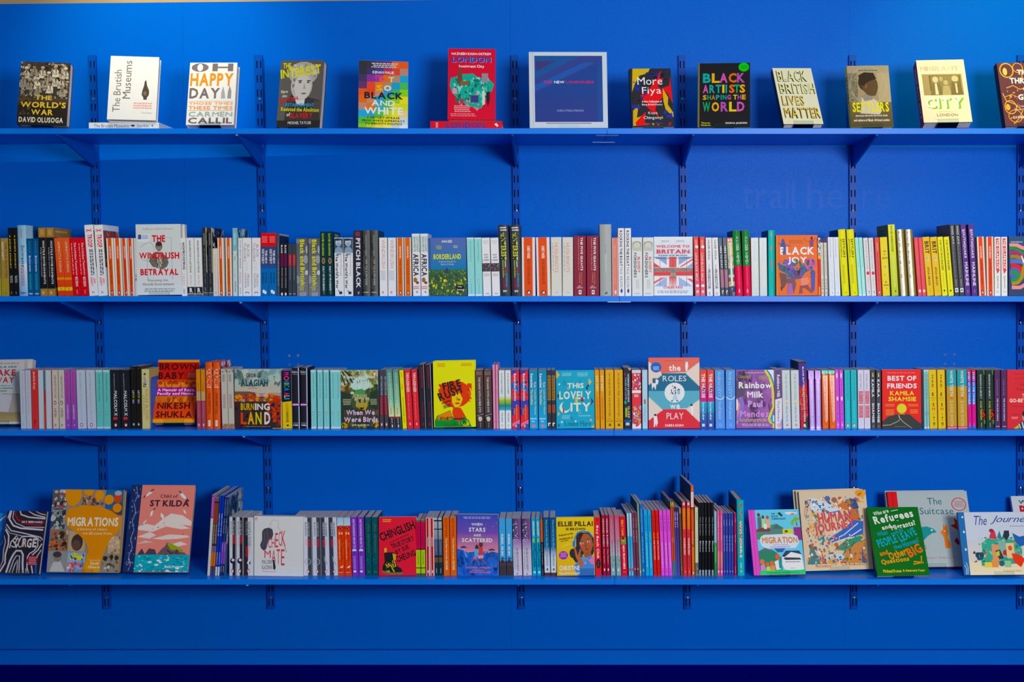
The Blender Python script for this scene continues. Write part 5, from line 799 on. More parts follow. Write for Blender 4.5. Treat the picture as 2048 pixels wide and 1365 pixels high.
B('red spine with bold pale THE PASSENGER lettering', [(250, 335, 204, 290), (345, 430, 302, 388)], 290, 'e83c44', [('v', 'THE', 330, 385, 26, 74, 'f0c8c4', 1), ('v', 'PASSENGER', 392, 610, 22, 72, 'f4d0cc', 1), ('v', 'Ulrich Boschwitz', 620, 1000, 36, 56, 'f0989c'), ('P', [(40, 1060), (52, 1045), (62, 1070), (50, 1090)], 'f4d0d0')])
B('taller black spine with crimson lettering and a pale page edge', [(435, 519, 401, 484), (530, 624, 498, 582)], 215, '262830', [('R', 92, 215, 100, 1130, 'b8bcc4'), ('v', 'THE SHADOW KING', 240, 545, 40, 72, '9c2438', 1), ('v', 'Anna Cape', 745, 970, 40, 66, 'b02034'), ('P', [(40, 1070), (55, 1050), (66, 1065), (50, 1085)], 'c02434')])
FB('bright yellow FIRE RUSH hardback facing out with a red and green portrait', [(610, 166), (1215, 160), (1234, 1110), (640, 1114)], .03, 'dcdc00', [
  ('w', 10, 3, 30, 9, 'c07820', 3), ('w', 66, 3, 94, 8, 'c07820', 3),
  ('E', 52, 50, 38, 20.5, 'd8442c'), ('S', 12, 34, 92, 66, 'd8442c e04c30', 50, 4, 7, 4), ('S', 78, 42, 94, 62, 'e87830 dc5428', 10, 1.5, 3.5, 9), ('P', [(48, 66), (66, 72), (76, 84), (80, 90), (50, 92), (44, 78)], 'd8482c'),
  ('P', [(44, 54), (48, 50), (62, 48), (66, 52), (70, 58), (66, 64), (60, 70), (50, 70), (44, 62)], 'e8c818'), ('E', 60, 58.5, 4.5, 1.6, 'd0502c'), ('E', 57, 64, 6, 1.5, 'c84c2c'), ('E', 56, 56, 2, 2.5, 'dc8424'), ('P', [(50, 50), (56, 46), (60, 52), (54, 56)], 'e0c020'),
  ('P', [(2, 90), (8, 82), (24, 78), (40, 74), (46, 86), (60, 92), (72, 84), (84, 90), (88, 96), (90, 99.5), (2, 99.5)], '1c8c3c'), ('P', [(6, 88), (12, 81), (26, 78), (40, 75), (44, 84), (44, 88)], 'e08420'), ('S', 5, 84, 46, 90, '8c6c24 b86820 4c6c34', 30, 2, 4, 5), ('P', [(46, 86), (76, 86), (72, 89), (48, 89)], '6c2c2c'), ('S', 46, 90, 86, 99, '1c9c40 c8c820 147c34', 30, 2, 5, 6),
  ('r', 'FIRE', 24, 44, 68, 38, 11, '2c201c'), ('r', 'RUSH', 16, 61, 70, 48, 13, '2c201c'), ('r', 'JACQUELINE', 20, 66, 42, 62, 4, '2c201c'), ('r', 'CROOKS', 24, 72, 42, 69, 5, '2c201c')], hb=1, behind=1, bdx=.001, bcol='d8d400', blabel='yellow spare copy behind the FIRE RUSH cover', Yb=YS, stand='FIRE RUSH book', spine='c8c800')
B('brown-black spine with white THE HARE WITH AMBER EYES and a pale hare', [(1246, 1355, 1226, 1340), (1364, 1475, 1348, 1462)], 295, '4c3c3c', [('g', 295, 900, '5c443c', '484040'), ('w', 6, 315, 90, 365, '84807c', 2), ('v', 'THE HARE WITH AMBER EYES', 395, 910, 36, 62, 'c8bcb8', 1), ('g', 900, 1130, '443838', '342c2c'), ('L', [(0, 950), (100, 920)], 6, 'b0aca8'), ('P', [(20, 975), (40, 955), (70, 965), (76, 1000), (60, 1030), (34, 1025)], 'c8bcb0'), ('v', 'VINTAGE', 1045, 1115, 44, 58, 'b8b4b4')])
B('taller slim pink spine, right of the hare book pair', [(1486, 1524, 1470, 1508), (1528, 1563, 1513, 1555)], 215, 'e090b0', [('x', 280, 520, 35, 62, 'd87c9c'), ('x', 560, 640, 40, 60, 'b45c80'), ('x', 1020, 1050, 35, 62, 'b04c70')])
B('white spine with a green and blue landscape patch', [(1572, 1654, 1561, 1645), (1662, 1748, 1652, 1735)], 295, 'd8e2ea', [('v', 'KATALIN STREET', 342, 640, 40, 62, '445060', 1), ('g', 655, 720, 'd8e2ea', 'b8c838'), ('g', 720, 800, 'a8c438', '188c70'), ('g', 800, 870, '148480', '50b0d0'), ('v', 'SZABO', 905, 1040, 40, 60, '505c68', 1), ('O', 48, 1088, 16, 18, .5, 'c8b040')])
B('red and blue patterned spine with white and orange lettering', [(1755, 1868, 1740, 1860), (1880, 1998, 1870, 1985)], 292, 'dc3c4c', [('P', [(0, 292), (100, 292), (0, 370)], '4c3c98'), ('E', 45, 525, 60, 70, '2c64b4'), ('S', 0, 400, 100, 720, 'e04c54 2c70bc d84050', 20, 10, 24, 3, 2.0), ('P', [(0, 730), (100, 715), (100, 810), (40, 840), (0, 830)], '44409c'), ('E', 20, 890, 22, 56, '3c3c94'), ('P', [(0, 1060), (100, 1000), (100, 1060), (0, 1100)], 'ec7890'), ('P', [(50, 1130), (60, 1060), (100, 1070), (100, 1130)], '3c50a4'), ('v', 'Bernardine Evaristo', 345, 735, 32, 62, 'ecdce8', 1), ('v', 'Blonde Roots', 790, 1000, 52, 74, 'f0943c', 1), ('v', 'Other', 845, 935, 24, 42, 'e8a048', 1), ('q', 50, 1090, 12, 24, 'f07830')])
REG(1040, 700, Z7, 2, 1130)
B('sky teal spine with white name over a long pale yellow title', [(140, 262, 131, 246), (272, 390, 261, 378)], 298, '2c9cbc', [('g', 298, 1130, '1c88a8', '3ca4d4'), ('v', 'Remember', 345, 550, 14, 44, 'ecf4f4', 1), ('v', 'Me Joy', 465, 545, 54, 80, 'ecf4f4', 1), ('v', 'The Sunshine', 570, 790, 16, 42, 'd0cc8c', 1), ('v', 'Longing for Home', 570, 930, 56, 80, 'd0cc8c', 1), ('w', 4, 975, 88, 1005, 'b8dce8', 1), ('t', 'Day', 26, 1015, 62, 1042, 'e8f4f4', 1), ('R', 28, 1075, 68, 1108, 'd87878')])
B('slim black spine with gold and copper panels, white r at the foot', [(396, 452, 387, 442), (459, 520, 450, 505)], 295, '34383c', [('R', 10, 370, 90, 725, 'a87c34'), ('x', 380, 715, 20, 70, '504028', 2), ('R', 14, 790, 88, 905, 'a45434'), ('x', 800, 895, 30, 60, '6c3420'), ('t', 'r', 16, 1045, 84, 1095, 'e0e0e0', 1)])
FB('turquoise paperback facing out with THIS LOVELY CITY in cream lettering', [(516, 296), (1063, 293), (1078, 1130), (526, 1134)], .022, '08a0bc', [
  ('P', [(0, 0), (10, 8), (0, 14)], 'd8b048'), ('P', [(85, 14), (93, 20), (85, 27)], 'd0b45c'), ('P', [(3, 40), (12, 44), (3, 48)], '304850'), ('P', [(90, 46), (98, 54), (88, 62), (92, 54)], '30404c'), ('P', [(4, 71), (10, 75), (4, 79)], 'c8b460'), ('P', [(98, 94), (90, 98), (98, 100)], 'c8b460'), ('P', [(4, 91), (10, 95), (4, 98)], '30506c'), ('O', 32, 31, 3.2, 2.2, .5, 'e89488'), ('E', 8, 24, 2.4, 1.6, 'c8e0e4'), ('E', 50, 88, 2.4, 1.6, 'c8dce0'), ('E', 90, 86, 3, 2, 'd8a8a0'), ('E', 14, 89, 2.6, 1.8, 'c8dce0'), ('S', 78, 24, 86, 34, '303c50', 4, 2, 3.5, 3), ('L', [(20, 18), (20, 27), (28, 24), (20, 17)], .6, '14647c'), ('L', [(60, 22), (63, 16), (66, 22), (60, 22)], .6, '14647c'), ('L', [(56, 71), (60, 67), (64, 72), (60, 75), (56, 71)], .5, 'c8e0e4'), ('L', [(38, 81), (38, 88), (45, 85), (38, 80)], .6, '14647c'),
  ('t', 'THIS', 29, 22, 72, 31, 'd4e0cc', 1), ('t', 'LOVELY', 8, 36, 91, 50, 'd4e0cc', 1), ('E', 22, 64, 14, 9.5, 'd4e0cc'), ('E', 25.5, 61.5, 11, 8, '08a0bc'), ('t', 'ITY', 37, 56, 90, 71, 'd4e0cc', 1), ('P', [(49, 47), (55, 45), (56, 56), (50, 57)], 'd0bc58'), ('P', [(66, 46), (70, 46), (72, 54), (64, 54)], 'a02440'), ('P', [(17, 65), (21, 65), (21, 73), (17, 73)], 'a84c34'), ('w', 14, 4, 42, 10, '8cd0d8', 3), ('w', 54, 4, 84, 11, '8cd0d8', 4), ('w', 14, 77, 36, 84, '8cd0d8', 4), ('w', 56, 77, 90, 80, '8cd0d8', 2), ('t', 'Louise Hare', 22, 87, 90, 96, '14647c')])
B('amber spine with white upper name over bold orange lower name', [(1085, 1150, 1072, 1135), (1157, 1222, 1144, 1206)], 292, 'ec9c34', [('v', 'EXIT WEST', 375, 595, 24, 76, 'f4d8a8', 1), ('P', [(35, 620), (50, 628), (38, 645)], 'd87820'), ('v', 'MOHSIN HAMID', 680, 1005, 28, 74, 'd86420', 1), ('O', 48, 1085, 17, 26, .6, 'dc8c50')])
B('mustard spine with grey MY FOURTH TIME WE DROWNED lettering', [(1233, 1352, 1224, 1340), (1363, 1487, 1355, 1476)], 290, 'eca834', [('v', 'MY FOURTH TIME, WE DROWNED', 335, 960, 34, 60, '7c602c', 1), ('t', 'SALLY', 24, 982, 72, 998, '84642c', 1), ('t', 'HAYDEN', 14, 1014, 84, 1034, '84642c', 1), ('R', 36, 1060, 64, 1096, '6c5424')])
B('black spine with white lettering, lime panel and small red and teal dots', [(1496, 1604, 1486, 1594)], 260, '242a36', [('E', 18, 350, 14, 22, '8c2438'), ('v', 'NOTHING BUT A GOOD SONG', 350, 750, 52, 76, 'c8d0d8', 1), ('v', 'TALES OF LOVE', 395, 715, 18, 40, '9ca4b4', 1), ('E', 22, 755, 18, 28, '1c9c84'), ('R', 18, 830, 44, 965, 'a4b020'), ('v', 'CLARK', 808, 985, 52, 78, 'c8d0a0', 1), ('b', 1010, 1035, '1c5ca0'), ('R', 22, 1045, 74, 1085, 'b0c4d4'), ('P', [(60, 260), (100, 262), (95, 300), (70, 290)], 'b8a878')])
B('red and white spine covered in a folk flower pattern', [(1612, 1744, 1606, 1744)], 292, 'd84450', [('b', 292, 335, 'c8d0dc'), ('S', 0, 340, 100, 580, 'e8dce0 c83440 e0c880 3c5c9c d84450', 60, 5, 14, 3, 2.0), ('b', 582, 640, 'e8e8ec'), ('v', 'FU', 586, 612, 0, 1, 'd84450') if False else ('t', 'PANDORA', 6, 588, 94, 620, 'f4ecec', 1), ('b', 622, 800, 'dc4450'), ('t', 'BOX', 28, 640, 72, 680, 'f4e4e4', 1), ('S', 0, 800, 100, 1125, 'e8e0e4 9cacd0 c8b440 d03c48 5c7cb8 e8a0a0', 90, 6, 15, 5, 2.0), ('P', [(0, 1130), (0, 1050), (50, 1110), (100, 1050), (100, 1130)], 'd8dce4')])
B('pale sky blue spine with a small brown bird figure, left of the ROLES cover', [(1760, 1838, 1753, 1832)], 290, 'a8ccdc', [('v', 'SMALL ISLAND BIRDS', 330, 680, 44, 64, 'c8e0e8'), ('P', [(30, 720), (60, 705), (66, 780), (40, 785)], '94602c'), ('L', [(0, 420), (16, 395)], 5, 'b06070'), ('L', [(0, 960), (30, 920)], 5, 'b06070'), ('v', 'Nadifa Moore', 810, 1030, 40, 60, '5494b0', 1)])
REG(1290, 700, Z7, 2, 1130)
stair = lambda xa, xb, ya, yb, n: [p for i in range(n) for p in ((xa+(xb-xa)*i/n, ya+(yb-ya)*i/n), (xa+(xb-xa)*(i+1)/n, ya+(yb-ya)*i/n))]
FB('large paperback facing out, coral, teal and red panels, the ROLES we PLAY', [(45, 116), (782, 112), (788, 1130), (56, 1134)], .026, 'd8ccc0', [
  ('P', [(0, 0), (100, 0)]+stair(100, 72, 7, 22, 10)+[(28, 22)]+stair(28, 0, 22, 4, 10), 'e0685c'),
  ('P', [(26, 22), (74, 22)]+stair(74, 100, 24, 42, 10)+[(100, 47), (0, 47), (0, 40)]+stair(0, 26, 38, 24, 8)[::1], '0c6484'),
  ('P', [(0, 47), (100, 47), (100, 58)]+stair(100, 74, 60, 73, 9)+[(28, 74)]+stair(28, 0, 73, 54, 9), '5ca4b8'),
  ('P', [(28, 73), (73, 73)]+stair(73, 100, 74, 93, 9)+[(100, 100), (0, 100), (0, 88)]+stair(0, 26, 88, 74, 8), 'd03440'),
  ('E', 15, 13.5, 10.5, 7.4, '1c60b4'), ('w', 9, 12, 21, 18, 'a8c8e8', 3), ('E', 51, 49.5, 19.8, 14.2, 'dce0e4'),
  ('P', [(50, 52), (54, 52), (58, 60), (52, 60), (46, 60)], 'a8ccd8'), ('S', 42, 38, 54, 52, '303440 3c4450', 20, 1, 2, 3), ('E', 59, 46, 2.5, 2, '202830'), ('E', 59, 49, 3, 3.4, '88b8c8'), ('E', 46, 61, 2, .8, '202020'), ('E', 56, 61, 2, .8, '202020'),
  ('P', [(73, 6), (77, 6), (78, 12), (76, 19), (73, 19), (72, 12)], 'e4e4e8'), ('E', 75, 4.6, 2, 1.4, '9c8088'), ('P', [(6, 34), (16, 34), (14, 46), (10, 40), (7, 46)], 'dcdce0'), ('P', [(8, 29), (16, 29), (16, 36), (8, 36)], '3c5c6c'), ('P', [(14, 30), (20, 32), (18, 38), (14, 37)], 'e4e4e4'),
  ('P', [(10, 82), (16, 82), (18, 92), (15, 98), (14, 92), (12, 98), (10, 98)], 'e4e4e8'), ('E', 13, 81, 2.4, 1.6, '282024'), ('P', [(82, 69), (87, 69), (88, 78), (84, 82), (82, 76)], 'e0e4e8'), ('E', 84, 67, 2.4, 1.5, '20242c'),
  ('t', 'the', 40, 10, 63, 19, 'ece8e4', 1), ('t', 'ROLES', 28, 25.5, 74, 33.5, 'dce8ec'), ('t', 'we', 42, 66, 61, 73, 'dce8ec', 1), ('t', 'PLAY', 35, 78, 68, 87, 'ecdce0'), ('t', 'SABBA KHAN', 32, 94, 68, 97.5, 'ecd4d8', 1), ('w', 30, 3.5, 70, 5, 'b85048', 1)], spine='b04850')
B('spine shading red to pink to blue, right of the ROLES cover', [(796, 892, 786, 880), (901, 1004, 892, 990)], 292, 'e85858', [('b', 292, 440, 'e8544c'), ('g', 440, 600, 'e84c50', 'c8447c'), ('b', 600, 745, 'c0307c'), ('g', 745, 900, '18a4c8', '1c88b8'), ('g', 900, 1130, '286cac', '2c489c'), ('v', 'THE NURSE', 345, 690, 24, 76, 'e8e4e8', 1), ('S', 30, 540, 80, 600, '302c34 20242c', 8, 8, 16, 3), ('v', 'Imogen Luker', 755, 1010, 22, 66, 'c8e4f0', 1), ('R', 26, 1062, 66, 1102, 'ccd8ec')])
B('wide cornflower blue spine with white looping lettering and a ribbon', [(1015, 1150, 1002, 1140), (1163, 1304, 1160, 1300)], 292, '5894d8', [('g', 292, 1130, '5c94d4', '5c90d8'), ('v', 'Andrea LEVY', 315, 680, 30, 66, 'a0c0e8'), ('L', [(0, 680), (30, 705), (55, 715), (80, 700), (100, 670)], 20, 'a8c8ec'), ('v', 'Small Island', 745, 990, 34, 64, 'a8c8f0'), ('O', 50, 1078, 14, 22, .6, '88b0e4')])
FB('purple Rainbow Milk paperback facing out with a rainbow ring at its edges', [(1310, 289), (1855, 285), (1860, 1128), (1310, 1128)], .022, '885098', [
  ('S', 0, 0, 100, 100, '945c9c 7c4c8c 8c549c', 40, 8, 20, 3), ('S', 0, 0, 34, 50, '5c4468 684c74', 14, 6, 14, 4), ('S', 30, 50, 70, 90, '6c4c70 785084', 12, 8, 14, 5), ('P', [(0, 18), (20, 24), (24, 40), (14, 46), (0, 46)], '50405c'),
  ('P', [(78, 0), (100, 0), (100, 30)], 'd8d8e0'), ('L', [(80, 0), (90, 10), (96, 22), (100, 30)], 4, '2c74b8'), ('L', [(76, 0), (87, 12), (94, 26), (98, 40), (98, 64), (90, 76), (86, 84), (90, 90), (98, 92), (98, 100)], 4, 'ccd020'), ('L', [(94, 34), (95, 60)], 2, 'd898a8'), ('E', 97, 84, 7, 8, '2c84c0'), ('P', [(96, 78), (100, 78), (100, 90), (96, 88)], 'c8dce8'),
  ('L', [(0, 50), (7, 60), (6, 74), (0, 92)], 5, 'e0887c'), ('L', [(10, 47), (16, 58), (12, 74), (4, 88)], 7, '7c6cc0'), ('E', 1, 60, 4, 10, 'd8d8dc'),
  ('t', 'Rainbow', 7, 21, 93, 32, 'dcdcdc', 1), ('t', 'Milk', 29, 37, 71, 48, 'dcdcdc', 1), ('t', 'Paul', 31, 53, 69, 64, 'c49cd4', 1), ('t', 'Mendez', 10, 70, 87, 81, 'c088cc', 1), ('w', 20, 4, 78, 6.5, 'b8a0c0', 1), ('w', 10, 10, 42, 15, 'a89068', 2), ('w', 58, 10, 90, 17, 'a89068', 3), ('w', 5, 84, 94, 89, 'b8a860', 2), ('w', 10, 92, 90, 97, 'b8a8c0', 2)])
REG(1540, 700, Z7, 2, 1130)
B('spine with purple top and white foot reading Rainbow Milk', [(74, 178, 68, 158)], 285, 'd8d4dc', [('P', [(0, 285), (100, 285), (100, 690), (0, 715)], '604878'), ('v', 'Rainbow Milk', 360, 685, 28, 72, 'dcd8e4', 1), ('v', 'Paul Mendez', 740, 1030, 34, 66, '50505c'), ('E', 50, 1085, 24, 36, 'e8a4a0'), ('P', [(70, 1040), (100, 980), (100, 1130), (80, 1130)], 'a090c8')])
B('white spine with tall pale blue-green capitals and a small orange flower', [(189, 305, 169, 290), (316, 430, 297, 404)], 295, 'c4cccc', [('v', 'THE SEVEN KINGS', 345, 725, 38, 66, '7c98a8'), ('E', 52, 770, 14, 22, 'e0b070'), ('v', 'Nikita Marsh', 805, 1035, 40, 66, '7c90c4', 1), ('R', 42, 1062, 50, 1098, 'c85060'), ('R', 58, 1062, 66, 1098, 'c85060')])
B('taller spine, purple over red collage, with narrow white capitals', [(440, 556, 406, 520)], 172, 'b8283c', [('b', 172, 200, '201c28'), ('P', [(0, 190), (100, 200), (100, 420), (70, 520), (20, 540), (0, 500)], '3c2c84'), ('S', 0, 540, 100, 1000, 'c83038 d04c34 7c4c6c 943040 e06c34', 40, 10, 24, 3, 2.0), ('P', [(100, 940), (60, 1020), (30, 1130), (100, 1130)], '1c342c'), ('v', 'BLACK BUTTERFLIES PRISCILLA MORRIS', 245, 1035, 46, 66, 'e0d8dc', 1), ('P', [(38, 1070), (64, 1062), (70, 1118), (40, 1110)], 'c8ccc8')], side=('L', '181c24'), sops=[('S', 10, 2, 90, 20, '404840 2c342c 505850', 12, 8, 16, 3)])
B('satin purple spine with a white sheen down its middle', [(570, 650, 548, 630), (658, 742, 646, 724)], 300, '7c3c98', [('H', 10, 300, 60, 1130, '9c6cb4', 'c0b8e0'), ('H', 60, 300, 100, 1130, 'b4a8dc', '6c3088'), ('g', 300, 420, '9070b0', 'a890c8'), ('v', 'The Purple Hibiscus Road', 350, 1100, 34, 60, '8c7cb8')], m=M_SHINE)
B('satin orange spine with a silvery centre and green flecked top', [(755, 850, 740, 828), (860, 945, 836, 924)], 298, 'ec6414', [('b', 298, 345, '50a89c'), ('S', 0, 298, 100, 360, '389c88 c8ccc8', 10, 8, 18, 3), ('P', [(20, 370), (100, 370), (90, 1000), (60, 1050), (46, 1000)], 'dc9c84'), ('v', 'WHERE THE RHYTHM TAKES', 385, 1000, 40, 66, '8c8ca8', 1), ('x', 1095, 1110, 30, 66, 'f0a060')], m=M_SHINE)
B('slim orchid pink spine with violet lettering and white feather shapes', [(951, 1008, 932, 990), (1012, 1065, 994, 1052)], 290, 'c85cd0', [('E', 48, 370, 22, 40, 'e8c8f0'), ('E', 52, 700, 24, 30, 'e8d0f0'), ('v', 'Love in Colour', 430, 670, 38, 64, '8438a8', 1), ('v', 'BOLU BLUE', 745, 1020, 38, 66, '6c30a0', 1), ('P', [(40, 1080), (60, 1050), (64, 1095), (46, 1090)], 'e8d0f0')])
B('turquoise paperback with an orange oval bird emblem at its foot', [(1080, 1164, 1067, 1150), (1172, 1255, 1159, 1244)], 292, '3cb0b8', [('v', 'The Boy with the Topknot', 325, 720, 44, 66, '18606c'), ('v', 'Sathnam Sanghera', 735, 1040, 42, 62, '90ccd0'), ('q', 48, 1082, 22, 28, 'd8584c')])
B('pale pink-grey spine with a red patterned title block', [(1268, 1354, 1259, 1344), (1359, 1448, 1348, 1434)], 290, 'cccad8', [('v', 'SONIA FARO', 345, 570, 30, 64, '9c90b8', 1), ('R', 16, 592, 84, 778, 'c05060'), ('R', 16, 800, 84, 975, 'c05060'), ('v', 'HERITAGE', 600, 770, 24, 76, 'd890a0', 1), ('v', 'BURDEN', 810, 965, 24, 76, 'd890a0', 1), ('w', 36, 1000, 56, 1010, '909098', 1), ('x', 1040, 1100, 42, 54, 'b0b0b8')])
B('slim charcoal spine with upright white capitals, left of BEST OF FRIENDS', [(1455, 1521, 1443, 1518), (1530, 1608, 1527, 1602)], 292, '40424a', [('P', [(40, 330), (56, 330), (66, 390), (36, 390)], 'c8b880'), ('v', 'KAMILA', 428, 680, 22, 70, 'dcdce0', 1), ('v', 'EXIT', 715, 740, 30, 60, '707050'), ('v', 'SHAMSIE', 765, 1045, 22, 70, 'dcdce0', 1), ('L', [(34, 1110), (48, 1080), (62, 1110)], 8, '909068')])
REG(1768, 700, Z7, 2, 1130)
FB('red BEST OF FRIENDS paperback facing out with a road and yellow sun', [(-28, 292), (530, 292), (536, 1134), (-24, 1134)], .024, 'ec0c0c', [
  ('P', [(0, 88), (14, 80), (34, 76), (54, 75), (70, 76), (84, 84), (100, 92), (100, 100), (0, 100)], '2c302c'), ('L', [(0, 95), (20, 94), (40, 88), (46, 84), (44, 80), (41, 76)], .9, 'b8b498'), ('L', [(42, 80), (52, 88), (66, 95), (76, 100)], .9, 'b8b498'), ('E', 50, 66, 13, 8.6, 'f0a818'), ('E', 50, 66, 11, 7.4, 'd0c80c'), ('P', [(42, 76), (60, 76), (56, 75), (46, 75)], 'e89018'),
  ('t', 'BEST OF', 14, 10, 88, 18.5, 'ecd8e4', 1), ('t', 'FRIENDS', 13, 23, 89, 31.5, 'ecd8e4', 1), ('t', 'KAMILA', 20, 36, 82, 43.5, 'dcc83c', 1), ('t', 'SHAMSIE', 16, 46, 87, 53.5, 'dcc83c', 1), ('w', 8, 4, 92, 6, 'e87870', 1), ('w', 7, 58, 32, 63, 'e88840', 2), ('w', 66, 58, 94, 63, 'e88840', 2), ('w', 8, 67, 31, 78, 'e88840', 4), ('w', 70, 67, 92, 75, 'e88840', 3), ('w', 32, 96, 62, 97.5, '70746c', 1)], behind=1, bdx=-.004, bcol='8c9494', blabel='grey-edged copy behind the BEST OF FRIENDS cover')
B('slim aqua paperback with white foot, left of the yellow stacked-letter pair', [(580, 617, 568, 602), (620, 656, 604, 634)], 290, '88bcbc', [('b', 290, 310, 'c8d8d8'), ('b', 1108, 1130, 'c8d8dc'), ('x', 350, 700, 40, 66, '508484'), ('O', 52, 915, 22, 26, .7, '508888')])
B('yellow spine with tall dark letters stacked one below another', [(661, 768, 640, 750), (781, 894, 763, 878)], 290, 'd8b800', [('t', ch, x, y, x+24, y+50, c, 1) for ch, x, y, c in (('Z', 38, 362, '403810'), ('A', 36, 425, '403810'), ('D', 38, 488, '403810'), ('E', 38, 615, '403810'), ('S', 42, 762, '403810'), ('T', 44, 965, '403810'), ('H', 44, 1035, '403810'))]+[('R', 47, 552, 52, 592, 'dc8c1c'), ('t', 'M', 34, 830, 72, 875, 'c06c14', 1), ('R', 54, 905, 58, 945, '403810'), ('w', 14, 685, 84, 700, '8c7818', 1), ('w', 28, 715, 76, 730, 'a08818', 1), ('O', 56, 1095, 9, 16, .6, 'b09010')])
B('wide spine, turquoise above ochre, with pale WHITE TEETH lettering', [(912, 1050, 896, 1034), (1065, 1204, 1050, 1184)], 290, 'b8903c', [('b', 290, 525, '0c98a8'), ('b', 1095, 1118, 'c84c68'), ('b', 1118, 1130, 'e0a0a8'), ('v', 'WHITE TEETH', 300, 670, 34, 66, 'd0d0b8', 1), ('E', 50, 692, 10, 10, 'd0543c'), ('v', 'ZADIE SMITH', 725, 1100, 30, 62, 'c8b488', 1)])
B('slim magenta and cobalt spine with jagged white lettering', [(1209, 1264, 1192, 1252), (1270, 1337, 1260, 1322)], 290, 'cc2c88', [('b', 290, 330, 'c83440'), ('P', [(0, 340), (60, 320), (100, 480), (0, 520)], '5c3ca0'), ('P', [(0, 520), (100, 480), (100, 760), (0, 800)], '1c6cc8'), ('P', [(0, 1130), (0, 1100), (50, 1085), (100, 1100), (100, 1130)], '1c64c0'), ('v', 'SWEET ON THE TONGUE', 320, 780, 20, 70, 'd8d0e4', 1), ('x', 1050, 1110, 38, 56, 'ec80b8')])
B('dark green spine with white and lime lettering and a red flower', [(1345, 1458, 1332, 1444), (1469, 1588, 1457, 1574)], 290, '1e302c', [('P', [(80, 290), (100, 290), (100, 370), (86, 350)], '4c7c30'), ('v', 'SHARON & HENRY', 355, 705, 38, 58, 'b8c4c0', 1), ('v', 'ROSE TREMAIN', 740, 1010, 36, 58, 'b4b820', 1), ('S', 58, 860, 100, 985, 'c82c24 e04030', 14, 10, 22, 3, 1.5), ('P', [(80, 1000), (100, 1010), (100, 1060), (84, 1070)], '4c8c38'), ('x', 1045, 1115, 44, 56, 'a0aca8')])
B('aubergine spine with white THE COLOUR PURPLE lettering', [(1592, 1680, 1586, 1672), (1687, 1768, 1681, 1764)], 290, '4c2c54', [('v', 'ALICE WALKER', 425, 660, 38, 54, 'a08ca4'), ('v', 'THE COLOUR PURPLE', 695, 1020, 38, 62, 'd0c4d0', 1), ('w', 18, 1092, 86, 1110, 'c8bcc8', 1)])
FB('red paperback facing out at the right end with Orphans Young and GO-BETWEEN', [(1770, 292), (2330, 288), (2330, 1134), (1772, 1134)], .022, 'c8343c', [
  ('t', 'Orphans', 33, 23, 74, 28, '5c1c24'), ('t', 'Young', 23, 31, 56, 37, '5c1c24'), ('t', 'THE', 38, 41, 56, 47, 'e0d0bc'), ('t', 'GO-BETWEEN', 6, 49, 80, 55.5, 'e0d0bc', 1), ('w', 14, 6, 70, 8, '94282c', 1), ('w', 14, 14, 80, 16, '94282c', 1), ('w', 12, 61, 56, 64, 'a42c34', 1), ('w', 10, 80, 28, 84, 'd8a0a0', 2), ('w', 13, 74, 30, 78, 'a42c34', 2),
  ('P', [(20, 98), (36, 88), (60, 84), (90, 90), (90, 100), (16, 100)], '34343c'), ('L', [(30, 92), (34, 100)], 2, 'c8c8c8'), ('L', [(38, 89), (42, 100)], 2, 'c8c8c8'), ('L', [(46, 87), (50, 100)], 2, 'c8c8c8'), ('E', 48, 80, 10, 9, 'a89080'), ('E', 49, 75, 11, 6, '241c1c'), ('P', [(16, 100), (28, 94), (30, 100)], 'b8b43c')])
# blue metal bookends
def bookend(px, pyt, Y, shelf, d, h, lab, lean=0):
    zb = ZS[shelf]; a = at(px, 800, Y)
    o = empty('bookend', None, Matrix.Translation((a.x, Y, zb)) @ Matrix.Rotation(math.radians(lean), 4, 'Y'))
    pts = []
    for i in range(7): t = math.pi/2*i/6; pts.append((d-.02+.02*math.sin(t), h-.02+.02*math.cos(t)))
    prof = [(0, 0)]+[(0, h-.02)]+[(.02-.02*math.cos(math.pi/2*i/6), h-.02+.02*math.sin(math.pi/2*i/6)) for i in range(1, 7)]+pts+[(d, 0)]
    n = len(prof); V = [(0, y, z) for y, z in prof]+[(.0014, y, z) for y, z in prof]
    Fc = [tuple(range(n)), tuple(reversed(range(n, 2*n)))]+[(i, (i+1) % n, n+(i+1) % n, n+i) for i in range(n)]
    q = pydata('upright_plate', V, Fc, M_BEND, o)
    bm = bmesh.new(); bm.from_mesh(q.data); bmesh.ops.recalc_face_normals(bm, faces=bm.faces[:]); bm.to_mesh(q.data); bm.free()
    boxes('foot_plate', [(-.012, 0, 0, d, 0, .0008)], M_BEND, o)
    tag(o, lab, 'bookend', 'blue metal bookends')
bookend(300.8, 0, YS+.012, 2, .11, .175, 'blue metal bookend between the cream SUGAR BLOOD spine and BROWN BABY')

